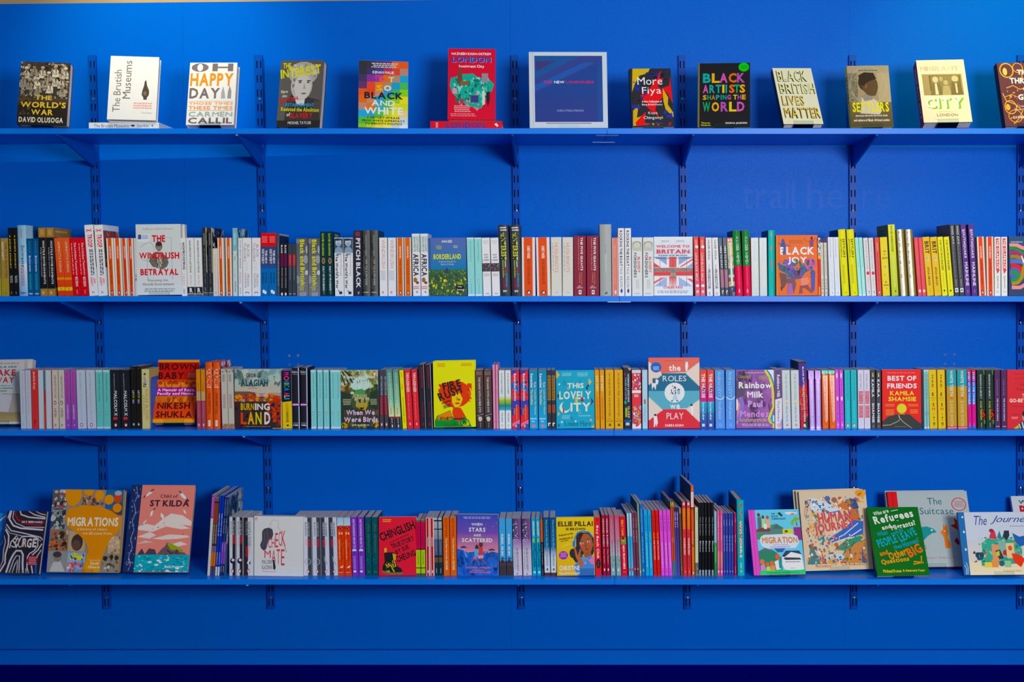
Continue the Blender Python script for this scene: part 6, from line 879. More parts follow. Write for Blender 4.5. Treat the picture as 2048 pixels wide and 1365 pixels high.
# ================================================================== bottom shelf (index 3)
REG(0, 960, 6.203, 3, 1165)
FB('deep blue book at the left end half hidden behind the SURGE cover', [(-260, 425), (92, 408), (0, 1130), (-330, 1130)], .012, '1c58c0', [('G', 0, 0, 100, 60, '3c8cd8', '1c60c8'), ('L', [(60, 20), (90, 8), (100, 4)], 2, 'd0e0f0'), ('S', 60, 20, 100, 70, '2c70d0 4c90dc 1c50b4', 24, 3, 8, 3), ('L', [(70, 66), (84, 60), (96, 50)], 1.2, '8cb8e8')], Yb=YS+.06)
FB('black paperback facing out with white brushed contour lines and SURGE', [(100, 386), (580, 392), (490, 1172), (-22, 1160)], .012, '24202c', [
  ('L', [(4, 12), (8, 0)], 2.4, 'b8b8c4'), ('L', [(10, 0), (8, 14), (20, 24), (40, 28), (96, 30)], 2.6, 'c8c8d4'), ('L', [(16, 0), (16, 12), (26, 20), (50, 26), (98, 26)], 1.6, 'b0b0bc'), ('P', [(20, 0), (26, 2), (28, 8), (44, 12), (90, 12), (98, 18), (88, 24), (50, 22), (28, 16), (20, 8)], '8c2430'), ('P', [(24, 0), (30, 6), (46, 11), (90, 13), (96, 18), (84, 21), (50, 19), (30, 13), (22, 6)], '30242c'), ('L', [(32, 0), (36, 6), (56, 10), (98, 12)], 2.2, 'c0c0cc'), ('L', [(54, 0), (70, 6), (98, 10)], 2, 'b4b4c0'), ('L', [(72, 0), (84, 4), (98, 6)], 1.6, 'a8a8b4'),
  ('t', 'JAY BERNARD', 40, 16, 92, 20, 'e0dce0', 1),
  ('L', [(2, 22), (16, 32), (50, 36), (92, 42), (98, 46)], 2, 'b4b4c0'), ('L', [(0, 26), (14, 36), (44, 40), (80, 42), (94, 48)], 1.4, '9c9ca8'), ('L', [(2, 30), (12, 40), (14, 54), (10, 70), (12, 84), (2, 98)], 2.4, 'c0c0cc'), ('L', [(0, 40), (6, 50), (4, 64), (6, 80), (0, 92)], 1.6, 'a8a8b4'), ('L', [(18, 60), (20, 50), (32, 40), (36, 44), (30, 52), (34, 60), (44, 42), (70, 40), (86, 44), (88, 56), (80, 64), (70, 68), (66, 74), (68, 90), (74, 99)], 1.8, 'c4c4d0'),
  ('t', 'S', 22, 44, 36, 59, 'c4bcb8'), ('t', 'U', 38, 44, 50, 59, 'c4bcb8'), ('t', 'R', 50, 44, 60, 58, 'c4bcb8', 1), ('t', 'G', 60, 44, 72, 59, 'd0c8c4', 1), ('t', 'E', 74, 44, 84, 58, 'd0c8c4', 1),
  ('L', [(18, 99), (24, 80), (30, 70), (36, 64), (48, 64), (54, 70), (56, 84), (60, 99)], 3, 'b8bcc8'), ('L', [(26, 99), (32, 80), (38, 72), (46, 72), (48, 84), (50, 99)], 2, 'a4a8b4'), ('L', [(33, 99), (38, 84), (42, 78), (44, 90), (44, 99)], 1.6, 'b0b4c0'), ('L', [(98, 52), (90, 62), (78, 70), (74, 78), (80, 90), (84, 99)], 2, 'c0c0cc'), ('L', [(98, 62), (90, 72), (90, 84), (92, 99)], 1.8, 'b0b0bc'), ('L', [(88, 80), (90, 90), (92, 99)], 3, '1c5cb0'), ('L', [(66, 92), (68, 99)], 1.6, 'c0c0cc'),
  ('E', 79, 79, 13.5, 8.4, '8c1c30'), ('w', 70, 73, 90, 86, 'c88c94', 5)], stand='SURGE book', Yb=YS+.0)
foot = [('P', [(18, 0), (40, 0), (41, 8), (37, 16), (30, 21), (23, 19), (18, 9)], 'd8901c'), ('P', [(43, 0), (57, 0), (56, 5), (50, 8), (44, 5)], 'd8901c'), ('E', 65, 7, 6.4, 6.2, 'd8901c'), ('E', 79, 12, 6.6, 6, 'd8901c'), ('E', 91, 22, 6.2, 5.6, 'd4881c'), ('P', [(23, 24), (44, 19), (66, 20), (84, 26), (96, 33), (98, 42), (94, 52), (84, 60), (82, 66), (76, 80), (72, 99.5), (48, 99.5), (56, 74), (50, 62), (40, 54), (26, 46), (20, 36)], 'd4881c'), ('G', 53, 78, 73, 99.5, 'd8861c', 'f49c18')]
FB('large hardback facing out, orange footprint over a photo collage, MIGRATIONS', [(665, 122), (1550, 126), (1482, 1160), (572, 1148)], .022, '8c8478', [
  ('R', 0, 0, 20, 22, '5c5450'), ('S', 0, 0, 20, 22, 'c8c0bc 9c4c44 2c3438 a8b4bc', 26, 2, 5, 3), ('R', 0, 23, 20, 48, '3c4448'), ('S', 0, 23, 20, 48, '8c9498 1c2428 6c7478 b0b4b8', 24, 2, 6, 4), ('R', 0, 49, 26, 74, '7c6c60'), ('S', 0, 49, 26, 62, 'a8644c 50483c c8a080', 16, 2, 6, 5), ('S', 0, 62, 26, 74, 'd85c20 2c2420 e88030 702c1c', 24, 1.5, 4, 6), ('R', 0, 75, 26, 99, '8c8c8c'), ('P', [(4, 99), (8, 88), (18, 86), (25, 99)], 'b8b8b4'), ('E', 14, 82, 5.5, 5.5, '807870'), ('E', 13, 78.5, 6, 3.6, '3c3838'), 
  ('R', 27, 50, 50, 75, 'b09c80'), ('E', 39, 64, 8, 10, '40302c'), ('E', 38, 67, 6, 6, '5c443c'), ('R', 27, 76, 52, 99, '88a8c8'), ('R', 31, 80, 48, 85, 'd8cc20'), ('S', 30, 76, 52, 88, '3c6cb0 2c5490 d0c830', 12, 1.5, 4, 7), ('R', 28, 88, 47, 92, 'd86c6c'), ('S', 28, 87, 50, 99, 'd85050 d8dce0 4c7cb8', 14, 1.5, 4, 8),
  ('R', 41, 4, 62, 20, '9c7c60'), ('S', 42, 8, 72, 20, '6c5044 c8a890 9c3c34 50443c', 26, 1.5, 4, 9), ('R', 74, 0, 100, 30, '2c6094'), ('P', [(72, 24), (100, 24), (100, 31), (86, 31)], 'b8401c'), ('E', 91, 9, 5, 8, 'c84c24'), ('E', 91, 4, 5, 3, '9ca8b4'), ('R', 86, 16, 100, 30, '3c4450'), ('R', 96, 32, 100, 56, 'a88c78'), ('R', 82, 56, 100, 77, 'b8a084'), ('S', 80, 56, 100, 77, '8c7058 d0b898', 20, 1, 3, 10), ('R', 75, 78, 100, 99, '8c8478'), ('S', 76, 80, 100, 99, 'c0b8a8 6c5c4c 48403c', 20, 2, 4, 11), ('E', 80, 83, 2.5, 3, '302820'), ('E', 88, 81, 2.5, 3, '302820'), ('E', 95, 82, 2.5, 3, '302820')]+foot+
  [('t', 'MIGRATIONS', 24, 33.5, 94, 44.5, 'e8dcc8', 1), ('t', 'a history of where', 38, 46.5, 79, 50, 'e4c89c', 1), ('t', 'we all come from', 46, 51, 86, 54.5, 'e4c89c', 1), ('t', 'Foreword by', 58, 84, 73, 86.5, 'ecd4a8'), ('t', 'David', 60, 87, 71, 90.5, 'f0dcb8', 1), ('t', 'Olusoga', 57, 91.5, 73, 95.5, 'f0dcb8', 1), ('R', 98.6, 0, 100, 100, 'a88c40')], hb=1, spine='4c3c2c', stand='footprint MIGRATIONS book')
FB('coral hardback facing out with gannets over sea stacks, Child of ST KILDA', [(1650, 76), (2425, 76), (2345, 1165), (1512, 1160)], .022, 'e08478', [
  ('R', 0, 0, 17, 100, '1c2c5c'), ('L', [(8, 2), (11, 12), (7, 22), (11, 32), (7, 42), (11, 52), (7, 62), (11, 72), (7, 82), (11, 92), (8, 98)], .8, '8090ac'), ('S', 3, 1, 15, 99, '8c98b4 1c2c5c 7c88a8 1c2c5c', 90, .7, 1.8, 3),
  ('P', [(17, 48), (30, 45), (42, 47), (56, 38), (66, 33), (84, 35), (99, 42), (99, 47), (84, 46), (98, 50), (84, 51), (60, 48), (40, 54), (17, 52)], 'dcd0c8'), ('P', [(17, 60), (36, 54), (46, 58), (36, 62)], 'd8ccc4'), ('P', [(40, 62), (66, 57), (94, 58), (98, 60), (80, 62), (56, 63)], 'd8ccc4'), ('P', [(17, 68), (30, 64), (44, 66)], 'd0b8b0'), ('P', [(72, 68), (84, 65), (96, 68), (80, 71)], 'd8ccc4'),
  ('P', [(20, 80), (26, 73), (32, 80)], '4c3848'), ('P', [(31, 80), (37, 73), (46, 74), (50, 80)], '503c4c'), ('P', [(50, 80), (56, 74), (62, 70), (64, 66), (68, 67), (80, 71), (92, 77), (96, 80)], '6c5058'), ('P', [(64, 67), (70, 67), (84, 72), (94, 78), (82, 76), (70, 74)], '8ca02c'), ('S', 58, 74, 92, 80, '7c5c60 543c48', 14, 1.5, 4, 5),
  ('R', 17, 80, 100, 99.5, '2ca0b0'), ('S', 17, 80, 100, 99.5, '1c7c94 40b4bc 188090 d8e4e8 2c94a8 c8dce0', 110, 1.2, 4.5, 6, .35), ('t', 'Beth Waters', 64, 92, 90, 95, 'dce4e8', 1),
  ('P', [(22, 14), (28, 9), (30, 7), (34, 9), (30, 11), (27, 13), (22, 14)], 'ece4e0'), ('L', [(30, 8), (36, 5)], 1, '302430'), ('L', [(21, 15), (24, 12)], 1, '302430'), ('P', [(76, 8), (80, 9), (86, 13), (88, 17), (82, 15), (78, 12)], 'ece8e4'), ('L', [(76, 7), (79, 10)], 1.2, '302430'), ('L', [(88, 16), (92, 19)], 1.4, '302430'), ('P', [(34, 32), (38, 29), (37, 35), (34, 37)], 'ece4e0'), ('L', [(38, 29), (41, 27)], 1, '302430'), ('P', [(24, 44), (29, 40), (28, 43), (25, 46)], 'e4dcd8'), ('P', [(84, 28), (88, 30), (90, 34), (86, 32)], 'e4dcd8'), ('P', [(50, 32), (56, 36), (54, 40), (50, 36)], 'e4dcd8'), ('S', 40, 40, 90, 66, '503c44', 10, .5, 1, 7),
  ('t', 'Child of', 47, 11, 74, 15, '50303c'), ('t', 'ST KILDA', 32, 17.5, 93, 25, '402438', 1)], hb=1, spine='1c2c5c', stand='coral gannet book')
REG(300, 960, 6.203, 3, 1195)
bookend(418.5, 0, YS+.02, 3, .1, .175, 'blue metal bookend left of the thin white and magenta booklet')
B('thin booklet spine, magenta above white, leftmost beside the bookend', [(708, 743, 768, 802)], 190, 'c8c8c4', [('b', 190, 480, '9c3c98'), ('x', 220, 460, 36, 66, 'd8a0d4')], d=.2, side=('R', '8c9498'))
B('thin taupe booklet spine with an orange block near its foot', [(745, 772, 804, 828), (775, 802, 830, 856)], 230, '5c4444', [('b', 230, 268, '7c4c6c'), ('b', 272, 290, '241c24'), ('b', 290, 540, '8c4028'), ('x', 560, 800, 30, 70, 'b8a890'), ('b', 800, 820, '241c24'), ('b', 825, 905, '70608c'), ('b', 905, 1075, 'f07010'), ('b', 1120, 1195, '3c4478')], d=.2)
B('thin royal blue booklet spine with white title and white foot', [(806, 833, 864, 893), (836, 860, 896, 924)], 195, '1c3cb0', [('v', 'MIGRATION AND ME', 420, 700, 26, 72, 'c0d0e8', 1), ('v', 'DIFFERENT', 905, 1060, 30, 70, 'a8c0e4', 1), ('b', 1085, 1195, 'c4ccd0')], d=.2, m=M_INK)
B('thin navy booklet spine with a violet block near its foot', [(864, 890, 927, 952), (893, 924, 955, 982)], 215, '1c2c64', [('v', 'WHAT IS RIGHT', 240, 450, 28, 70, '8c94a8', 1), ('v', 'AND WRONG', 480, 665, 28, 70, '98a0b4', 1), ('b', 775, 1050, '7848b4'), ('x', 800, 890, 30, 66, 'b090d8'), ('x', 1075, 1150, 34, 62, 'c0c8d8')], d=.2,
  side=('R', '5c7484'), sops=[('S', 0, 0, 100, 60, '98a8b0 2c4454 3c5868 b8c4c8 20384c', 70, 5, 18, 3), ('w', 60, 6, 92, 12, 'c8ccd0', 3)])
bookend(450.5, 0, YS+.03, 3, .1, .175, 'blue metal bookend right of the thin violet and navy booklets', 3.1)
hw = lambda w, b, t1, t2, a: [('R', 0, 0, 50, 1300, w), ('R', 50, 0, 100, 1300, b)]
B('spine split white and black, pale face above an oval bird emblem', [(982, 1063, 982, 1063), (1072, 1155, 1070, 1152)], 465, 'c8ccd4', [('R', 52, 465, 100, 1195, '26262e'), ('v', 'KNIFE EDGE', 510, 690, 56, 82, 'a0a4ac', 1), ('v', 'BOOKLET', 520, 690, 20, 40, '5c606c', 1), ('R', 58, 695, 90, 795, 'b02c38'), ('x', 710, 830, 22, 40, 'd89c9c'), ('E', 50, 1010, 36, 34, '1c1c24'), ('E', 60, 1000, 24, 18, 'd0d0d4'), ('q', 52, 1135, 20, 26, 'c06048')], yaw=-2)
B('wider spine, black left half and white right half, beside the CHECKMATE cover', [(1166, 1288, 1162, 1288)], 470, 'c8ccd0', [('R', 0, 470, 42, 1195, '282830'), ('v', 'NOUGHTS & CROSSES', 520, 830, 44, 72, '70747c', 1), ('v', 'THE ULTIMATE', 510, 690, 18, 38, '9c9ca4'), ('R', 20, 830, 44, 960, 'a82c38'), ('x', 840, 920, 50, 66, 'd8a0a0'), ('P', [(30, 1040), (50, 990), (60, 1010), (50, 1060)], 'd8d8dc'), ('P', [(50, 1040), (68, 1010), (66, 1060)], '202028'), ('q', 46, 1135, 14, 26, 'c05c48')])
FB('white CHECKMATE paperback facing out with a line-drawn couple', [(1296, 452), (1897, 458), (1905, 1206), (1290, 1190)], .024, 'd4d6d4', [
  ('L', [(33, 14), (34, 9), (40, 6), (48, 8), (50, 14), (48, 20)], .5, '98a0a4'), ('L', [(34, 12), (32, 18), (36, 20), (38, 26)], .5, '98a0a4'), ('L', [(48, 18), (54, 24)], .5, '98a0a4'), ('P', [(16, 26), (20, 21), (30, 19), (37, 22), (39, 30), (36, 38), (31, 40), (27, 46), (25, 54), (20, 58), (14, 54), (12, 48), (16, 40)], '484650'), ('L', [(20, 26), (22, 36), (18, 50)], .6, '6c6c74'), ('L', [(26, 24), (28, 36), (24, 48)], .6, '6c6c74'),
  ('t', 'CH', 28, 36, 42, 53, 'c84450'), ('t', 'E', 43, 28, 49, 52, 'c84450'), ('t', 'C', 50, 25, 55, 50, 'c84450'), ('t', 'K', 56, 24, 64, 50, 'c84450'), ('L', [(58, 38), (66, 60)], .8, 'c84450'), ('t', 'M', 21, 57, 34, 70, 'c84450'), ('t', 'A', 36, 56, 44, 77, 'c84450'), ('t', 'T', 46, 55, 53, 80, 'c84450'), ('t', 'E', 55, 55, 62, 82, 'c84450'),
  ('P', [(38, 73), (41, 72), (44, 84), (43, 90), (39, 88)], '303038'), ('t', 'MALORIE', 16, 73, 36, 80, '686c74'), ('t', 'BLACKMAN', 16, 82, 37, 89, '686c74'), ('w', 16, 91.5, 48, 93.5, 'd88c94', 1), ('q', 4.5, 5, 2.4, 2.4, 'c84c48')])
REG(560, 1000, 7.584, 3, 1150)
XX = lambda blackleft, a1, a2, emb: ([('R', 0, 0, 48, 1300, '383c4c')] if blackleft else [('R', 52, 0, 100, 1300, '40444c')])+[('v', a1, 345, 560, 52, 78, '505868' if blackleft else '9ca4ac', 1), ('v', a2, 345, 550, 20, 44, 'b8c0c8' if blackleft else '6c747c', 1), ('R', 20 if blackleft else 54, 600, 44 if blackleft else 82, 720, 'a83444'), ('x', 600, 700, 54 if blackleft else 24, 74 if blackleft else 42, 'd898a0')]+emb+[('q', 52, 1085, 16, 24, 'cc6c5c')]
B('spine half black half white with twin chess-piece silhouettes, right of CHECKMATE', [(198, 348, 192, 338)], 270, 'c4c9d6', XX(1, 'KNIFE EDGE', 'CHECKMATE', [('E', 44, 900, 13, 24, 'd8dce4'), ('E', 40, 975, 20, 30, 'dce0e8'), ('E', 62, 910, 13, 24, '202028'), ('E', 64, 965, 18, 30, '202028')]))
B('spine half white half black crossed by a round gun-sight ring', [(360, 490, 347, 474), (498, 628, 482, 604)], 270, 'c4c9d4', XX(0, 'DOUBLE CROSS', 'BLACKMAN', [('O', 50, 940, 38, 50, .82, 'a8acb4'), ('L', [(20, 940), (80, 940)], 4, '8c9098'), ('L', [(50, 900), (50, 980)], 3, '8c9098')]))
B('half black half white spine with a barbed star above its emblem', [(640, 758, 617, 735), (766, 880, 740, 856)], 270, 'c4c9d6', XX(1, 'CROSSFIRE', 'CHECKMATE', [('L', [(30, 860), (70, 960)], 5, 'c8ccd4'), ('L', [(66, 840), (36, 940)], 5, 'd8dce4'), ('L', [(24, 900), (78, 900)], 4, 'a8b0bc'), ('L', [(60, 930), (76, 990)], 4, '404450')]))
B('red spine with pale sky top and white bird shapes', [(885, 986, 862, 960), (990, 1090, 964, 1062)], 272, 'dc3820', [('g', 272, 400, '90c4e0', 'c0d0d4'), ('S', 0, 390, 100, 470, 'c84c38 3c2430 e07040 8c3028', 30, 6, 14, 3, 1.2), ('b', 470, 1150, 'e84c14'), ('S', 0, 480, 100, 1120, 'f05c1c c83018 e04018', 40, 8, 20, 4, 2.5), ('P', [(20, 500), (40, 490), (44, 520), (28, 535)], 'ecc8a0'), ('P', [(56, 505), (76, 500), (84, 525), (66, 530)], 'ecd0c0'), ('v', 'RUN REBEL RUN', 570, 930, 48, 72, 'a82414', 1), ('x', 610, 900, 18, 38, 'f0b088'), ('P', [(30, 1020), (60, 1010), (84, 990), (70, 1030), (48, 1035)], 'f0dcd8'), ('w', 8, 1085, 80, 1115, 'e8988c', 1)])
B('violet spine with white ARTICHOKE HEARTS lettering and a white bloom', [(1098, 1192, 1067, 1165), (1198, 1298, 1172, 1278)], 265, '7438b0', [('v', 'ARTICHOKE HEARTS', 295, 730, 32, 66, 'd0c4e0', 1), ('E', 45, 775, 34, 30, 'c8dcec'), ('R', 10, 780, 80, 808, '7438b0'), ('L', [(45, 780), (45, 820)], 5, '302048'), ('v', 'SITA BRAHMACHARI', 855, 1050, 24, 64, 'b090d0', 1), ('R', 22, 1072, 62, 1102, 'e0e0ec')])
B('dark teal-green spine with tiny pale stars and dull gold lettering', [(1305, 1395, 1286, 1378), (1402, 1500, 1387, 1484)], 265, '0c5058', [('S', 0, 270, 100, 1140, '0c4450 105c60', 40, 8, 18, 3, 2.0), ('v', 'FAR FROM HOME', 370, 480, 40, 64, '5c7c60'), ('v', 'THE GOLDEN PATH', 520, 800, 44, 66, '5c7c60'), ('S', 5, 280, 95, 1140, 'a8c8c8', 8, 2, 4, 4), ('S', 0, 860, 100, 980, '1c8c94 0c6470', 10, 8, 14, 5), ('w', 30, 1080, 76, 1110, '50706c', 1)])
REG(790, 1000, 7.584, 3, 1150)
FB('red CHINGLISH paperback facing out with a black laced boot', [(-248, 266), (320, 262), (322, 1150), (-244, 1156)], .022, 'e83444', [
  ('w', 10, 3, 34, 9, 'f0a838', 2), ('r', 'CHINGLISH', 7, 42, 99, 20, 15, '181418'), ('r', 'an almost entirely', 30, 46, 82, 31, 4, '481418'), ('r', 'TRUE STORY', 36, 55, 96, 40, 9, '301418'), ('r', 'BY SUE', 48, 64, 82, 54, 8, '301418'), ('r', 'CHEUNG', 50, 78, 100, 66, 11, '281418'),
  ('P', [(14, 54), (20, 52), (22, 58), (16, 62)], 'dca824'), ('P', [(14, 61), (38, 60), (46, 62), (44, 74), (50, 84), (60, 88), (64, 93), (62, 96), (10, 93), (10, 84), (16, 76)], '1c1c20'), ('P', [(9, 91), (38, 95), (64, 94), (63, 97.5), (32, 98), (9, 94.5)], '64743c'), ('L', [(38, 62), (40, 72), (46, 84)], 1.2, 'dcc424'), ('S', 34, 62, 46, 86, 'e0c820', 16, 1, 2.4, 3), ('P', [(40, 62), (46, 64), (44, 74), (40, 70)], 'c8a41c'), ('L', [(18, 80), (24, 86), (32, 82), (38, 90), (42, 94)], 1.6, 'd8c428'), ('S', 16, 76, 42, 94, 'd0b824 e0d030 c87830', 18, 1, 2.6, 4)])
B('slim spine, crimson above lime green, right of CHINGLISH', [(322, 388, 313, 380), (396, 464, 386, 452)], 312, 'c0204c', [('b', 312, 335, '60682c'), ('v', 'THE BURNING', 400, 700, 30, 66, '8c1c40', 1), ('b', 745, 760, '481c28'), ('b', 760, 1025, 'a8cc10'), ('v', 'S F HARPER', 790, 985, 34, 66, '60780c', 1), ('b', 1025, 1040, '3c3c14'), ('b', 1040, 1115, 'a4c810'), ('b', 1115, 1150, '4c5c34')])
B('slim white-edged scarlet paperback with a small white bird at its foot', [(474, 534, 464, 520), (541, 600, 528, 580)], 275, 'd8d4d4', [('R', 18, 280, 76, 1150, 'd01818'), ('v', 'THE BOOK', 565, 710, 34, 62, 'ecb8b0', 1), ('v', 'OF PAIN', 720, 800, 38, 60, 'a01418'), ('E', 52, 1090, 12, 24, 'f0e4e4')])
B('slim slate spine, pale banded top shading to dark photo foot', [(604, 660, 584, 645), (668, 728, 652, 714)], 275, '3c4c60', [('g', 275, 600, 'a8b4bc', '7c8c9c'), ('b', 310, 330, '1c2028'), ('b', 440, 455, '202428'), ('g', 600, 850, '50607c', '3c5070'), ('v', 'ORANGEBOY', 645, 830, 34, 66, '8c94bc'), ('b', 850, 870, '14181c'), ('b', 870, 950, '64503c'), ('b', 950, 1150, '1c343c'), ('x', 1040, 1110, 40, 60, 'b8c8d0')])
B('bright orange spine with black upper and looping white lower lettering', [(738, 834, 724, 820), (842, 940, 830, 924)], 270, 'fc6808', [('v', 'GHOST BOY BOUND', 280, 560, 30, 70, '983c10', 1), ('v', 'You Must be Layla', 585, 905, 32, 66, 'f8d8b0', 1), ('v', 'COLWIND', 920, 1065, 32, 68, 'f8d8b0', 1)])
FB('WHEN STARS ARE SCATTERED paperback facing out, two children under a violet sky', [(938, 222), (1560, 234), (1572, 1162), (946, 1150)], .024, '4450a8', [
  ('G', 0, 0, 100, 30, '3c4cac', '6c50a8'), ('G', 0, 30, 100, 62, '7450a4', 'd88c9c'), ('G', 0, 54, 100, 64, 'c87898', 'e49c9c'), ('P', [(0, 56), (14, 58), (26, 62), (44, 60), (60, 64), (80, 62), (100, 62), (100, 100), (0, 100)], '2c60c0'), ('S', 0, 60, 100, 100, '2c54b0 3468c4 2450a4 3c70c8', 50, 4, 12, 3), ('S', 0, 10, 100, 55, 'e0d0e8', 16, .5, .9, 4), ('P', [(8, 53), (16, 51), (26, 54), (10, 55)], '383c64'), ('P', [(76, 57), (86, 55), (94, 58), (78, 59)], '383c64'), ('L', [(16, 56), (20, 64), (24, 70)], 1, 'a8b8d0'),
  ('E', 48, 53, 4.5, 4, '503034'), ('E', 58, 49, 5, 4.4, '60382c'), ('P', [(42, 56), (50, 56), (52, 68), (42, 68)], '64a8cc'), ('P', [(52, 53), (62, 53), (64, 66), (54, 68)], 'c44850'), ('P', [(50, 67), (64, 66), (64, 71), (52, 72)], 'dca0b0'), ('P', [(40, 68), (50, 68), (48, 73), (38, 73)], 'b070b0'), ('L', [(42, 72), (36, 76), (34, 80)], 2, '8c5c5c'), ('L', [(48, 72), (52, 78), (52, 82)], 2, '8c5c5c'), ('L', [(58, 71), (64, 76), (70, 80)], 2, '9c5c54'), ('L', [(82, 62), (84, 70), (90, 72)], 1.4, '4c5c84'),
  ('w', 14, 3, 86, 7, 'a8a8dc', 2), ('t', 'WHEN', 35, 13.5, 62, 18, 'e8e4d8', 1), ('t', 'STARS', 29, 21, 69, 28, 'ece8dc', 1), ('t', 'ARE', 40, 31.5, 58, 35.5, 'ece4d8', 1), ('t', 'SCATTERED', 12, 38.5, 86, 45, 'ece4d8', 1), ('t', 'VICTORIA JAMIESON', 20, 85, 82, 89, 'd47c8c', 1), ('w', 36, 90, 68, 91.5, 'b0b0d8', 1), ('t', 'OMAR MOHAMED', 30, 92, 82, 96, 'd4707c', 1)], behind=0)
B('sky blue spine with white REBEL SKIES lettering above a dark brown foot', [(1588, 1680, 1577, 1668), (1692, 1790, 1678, 1770)], 290, '4ca0d4', [('v', 'Ann Sei Lin', 310, 440, 34, 62, '6c90c0'), ('v', 'REBEL SKIES', 525, 850, 30, 66, 'd8e4ec', 1), ('S', 0, 870, 100, 960, '4c6c8c 503c44 3c5070', 14, 8, 16, 3), ('b', 930, 1150, '4c3c40'), ('b', 1000, 1150, '403438'), ('P', [(20, 960), (50, 880), (80, 960)], '34303c')])
REG(1020, 1000, 7.584, 3, 1155)
B('spine with white speckled lettering on navy fading to a whitish foot', [(56, 190, 27, 165), (202, 335, 174, 315)], 285, 'b8b0c4', [('H', 0, 285, 100, 640, '26304c', '7c5490'), ('g', 600, 760, '8c64a4', 'b4a8c0'), ('g', 760, 1155, 'c0b8cc', 'c8c4cc'), ('S', 10, 330, 60, 640, 'e0e4e8', 40, 3, 7, 3, 1.5), ('v', 'JANELLE MCCURDY', 735, 1090, 34, 62, '606474', 1), ('x', 760, 1060, 16, 28, '9090a0'), ('R', 36, 1115, 50, 1145, 'b06080')])
B('cyan spine with white upper letters and a yellow mark', [(342, 404, 320, 378), (412, 475, 387, 444)], 285, '0c9cc0', [('v', 'AISHA', 325, 430, 30, 76, 'd0e8ec', 1), ('v', 'BUSHBY', 440, 560, 30, 76, 'c8e4e8', 1), ('P', [(30, 590), (70, 590), (60, 645), (24, 645)], 'a8c43c'), ('S', 20, 650, 90, 1030, '08708c 0c84a0', 30, 8, 20, 3, 2.5), ('v', 'A Pocketful of Stars', 660, 1030, 36, 72, '085c78', 1), ('R', 26, 1090, 80, 1118, 'a8dce8')])
B('thin black spine with an orange top panel', [(479, 517, 456, 500)], 300, '20242c', [('b', 305, 645, 'd4582c'), ('v', 'A KIND OF SPARK', 670, 990, 36, 66, 'a8acb4', 1), ('x', 1050, 1140, 40, 60, '90949c')])
B('spine fading from deep blue to pale grey, white script, brown foot strip', [(526, 614, 502, 594), (622, 710, 604, 690)], 270, '1c5078', [('g', 270, 720, '184870', '2c6490'), ('g', 720, 860, '2c6490', 'b4c4d4'), ('g', 860, 1155, 'bcc8d4', 'd0d4d8'), ('v', 'The Light in the Sky', 300, 740, 32, 68, '6cc0e0', 1), ('x', 830, 1010, 36, 66, '5c7c98', 2), ('E', 50, 1062, 16, 18, '2c5068'), ('b', 1110, 1155, '54342c')])
FB('yellow paperback facing out, girl with blue headphones and IS BROWN lettering', [(693, 265), (1268, 262), (1290, 1160), (720, 1150)], .022, 'f0c010', [
  ('G', 0, 0, 100, 100, 'f0c414', 'ecb020'), 
  ('P', [(38, 58), (52, 50), (52, 30), (64, 26), (88, 27), (99, 36), (99, 60), (94, 66), (72, 62), (62, 76), (50, 78), (44, 72), (38, 66)], '2c2830'), ('E', 42, 62, 8, 8, '302c34'), ('P', [(58, 34), (68, 28), (84, 29), (93, 36), (97, 48), (92, 58), (84, 64), (74, 63), (66, 56), (60, 46)], 'a85c38'), ('P', [(56, 38), (64, 27), (72, 28), (66, 36), (60, 44)], '342420'), ('P', [(74, 60), (90, 58), (94, 72), (80, 74), (70, 70)], 'a05434'),
  ('L', [(48, 48), (49, 36), (56, 27), (70, 24), (86, 26), (97, 35)], 2.4, '3c78c8'), ('E', 46, 46, 4, 6, '3c7cc8'), ('E', 67, 45, 4, 1.6, 'dcdcd8'), ('E', 85, 42, 4, 1.6, 'dcdcd8'), ('E', 67.5, 45, 1.6, 1.5, '1c1818'), ('E', 85.5, 42, 1.6, 1.5, '1c1818'), ('E', 66, 50, 4, 2, 'd84c5c'), ('E', 89, 47, 4, 2, 'd84c5c'), ('P', [(76, 44), (80, 51), (75, 52)], '8c4830'), ('E', 80, 55, 4, 1.4, '8c2c34'), ('L', [(62, 42), (70, 41)], .8, '34201c'), ('L', [(80, 39), (88, 37)], .8, '34201c'),
  ('P', [(46, 82), (60, 74), (74, 70), (90, 66), (99, 72), (99, 100), (56, 100), (46, 90)], '4c88c8'), ('P', [(84, 74), (99, 66), (99, 82), (90, 80)], 'd078b8'), ('P', [(62, 70), (72, 66), (80, 78), (74, 80)], '5c94cc'), ('R', 60, 88, 99, 100, '3c6ca8'), ('P', [(46, 52), (50, 52), (56, 66), (62, 54), (65, 56), (62, 66), (68, 74), (70, 86), (60, 86), (56, 76), (50, 68)], 'b06840'), ('L', [(64, 64), (76, 70), (94, 78)], .8, 'c8984c'), ('E', 75, 79, 3, 2, 'e080b0'),
  ('t', 'ELLIE PILLAI', 5, 7, 97, 15.5, '38201c', 1), ('t', 'IS BROWN', 26, 18, 77, 22.5, '38201c', 1), ('r', 'Welcome to the', 6, 33, 44, 29, 3.4, '5c3c1c'), ('r', 'soundtrack of', 8, 39, 44, 36, 3.4, '5c3c1c'), ('r', 'my life', 12, 43, 32, 41, 3.2, '5c3c1c'), ('L', [(16, 50), (24, 48), (34, 46)], .8, 'ecd890'), ('E', 18, 65, 12, 7.2, '9430a8'), ('w', 9, 60, 27, 69, 'd098d8', 3), ('t', 'CHRISTINE', 6, 83, 60, 91, 'e8e4d8', 1), ('t', 'PILLAINAYAGAM', 6, 94, 60, 98, 'e8e4d8', 1)])

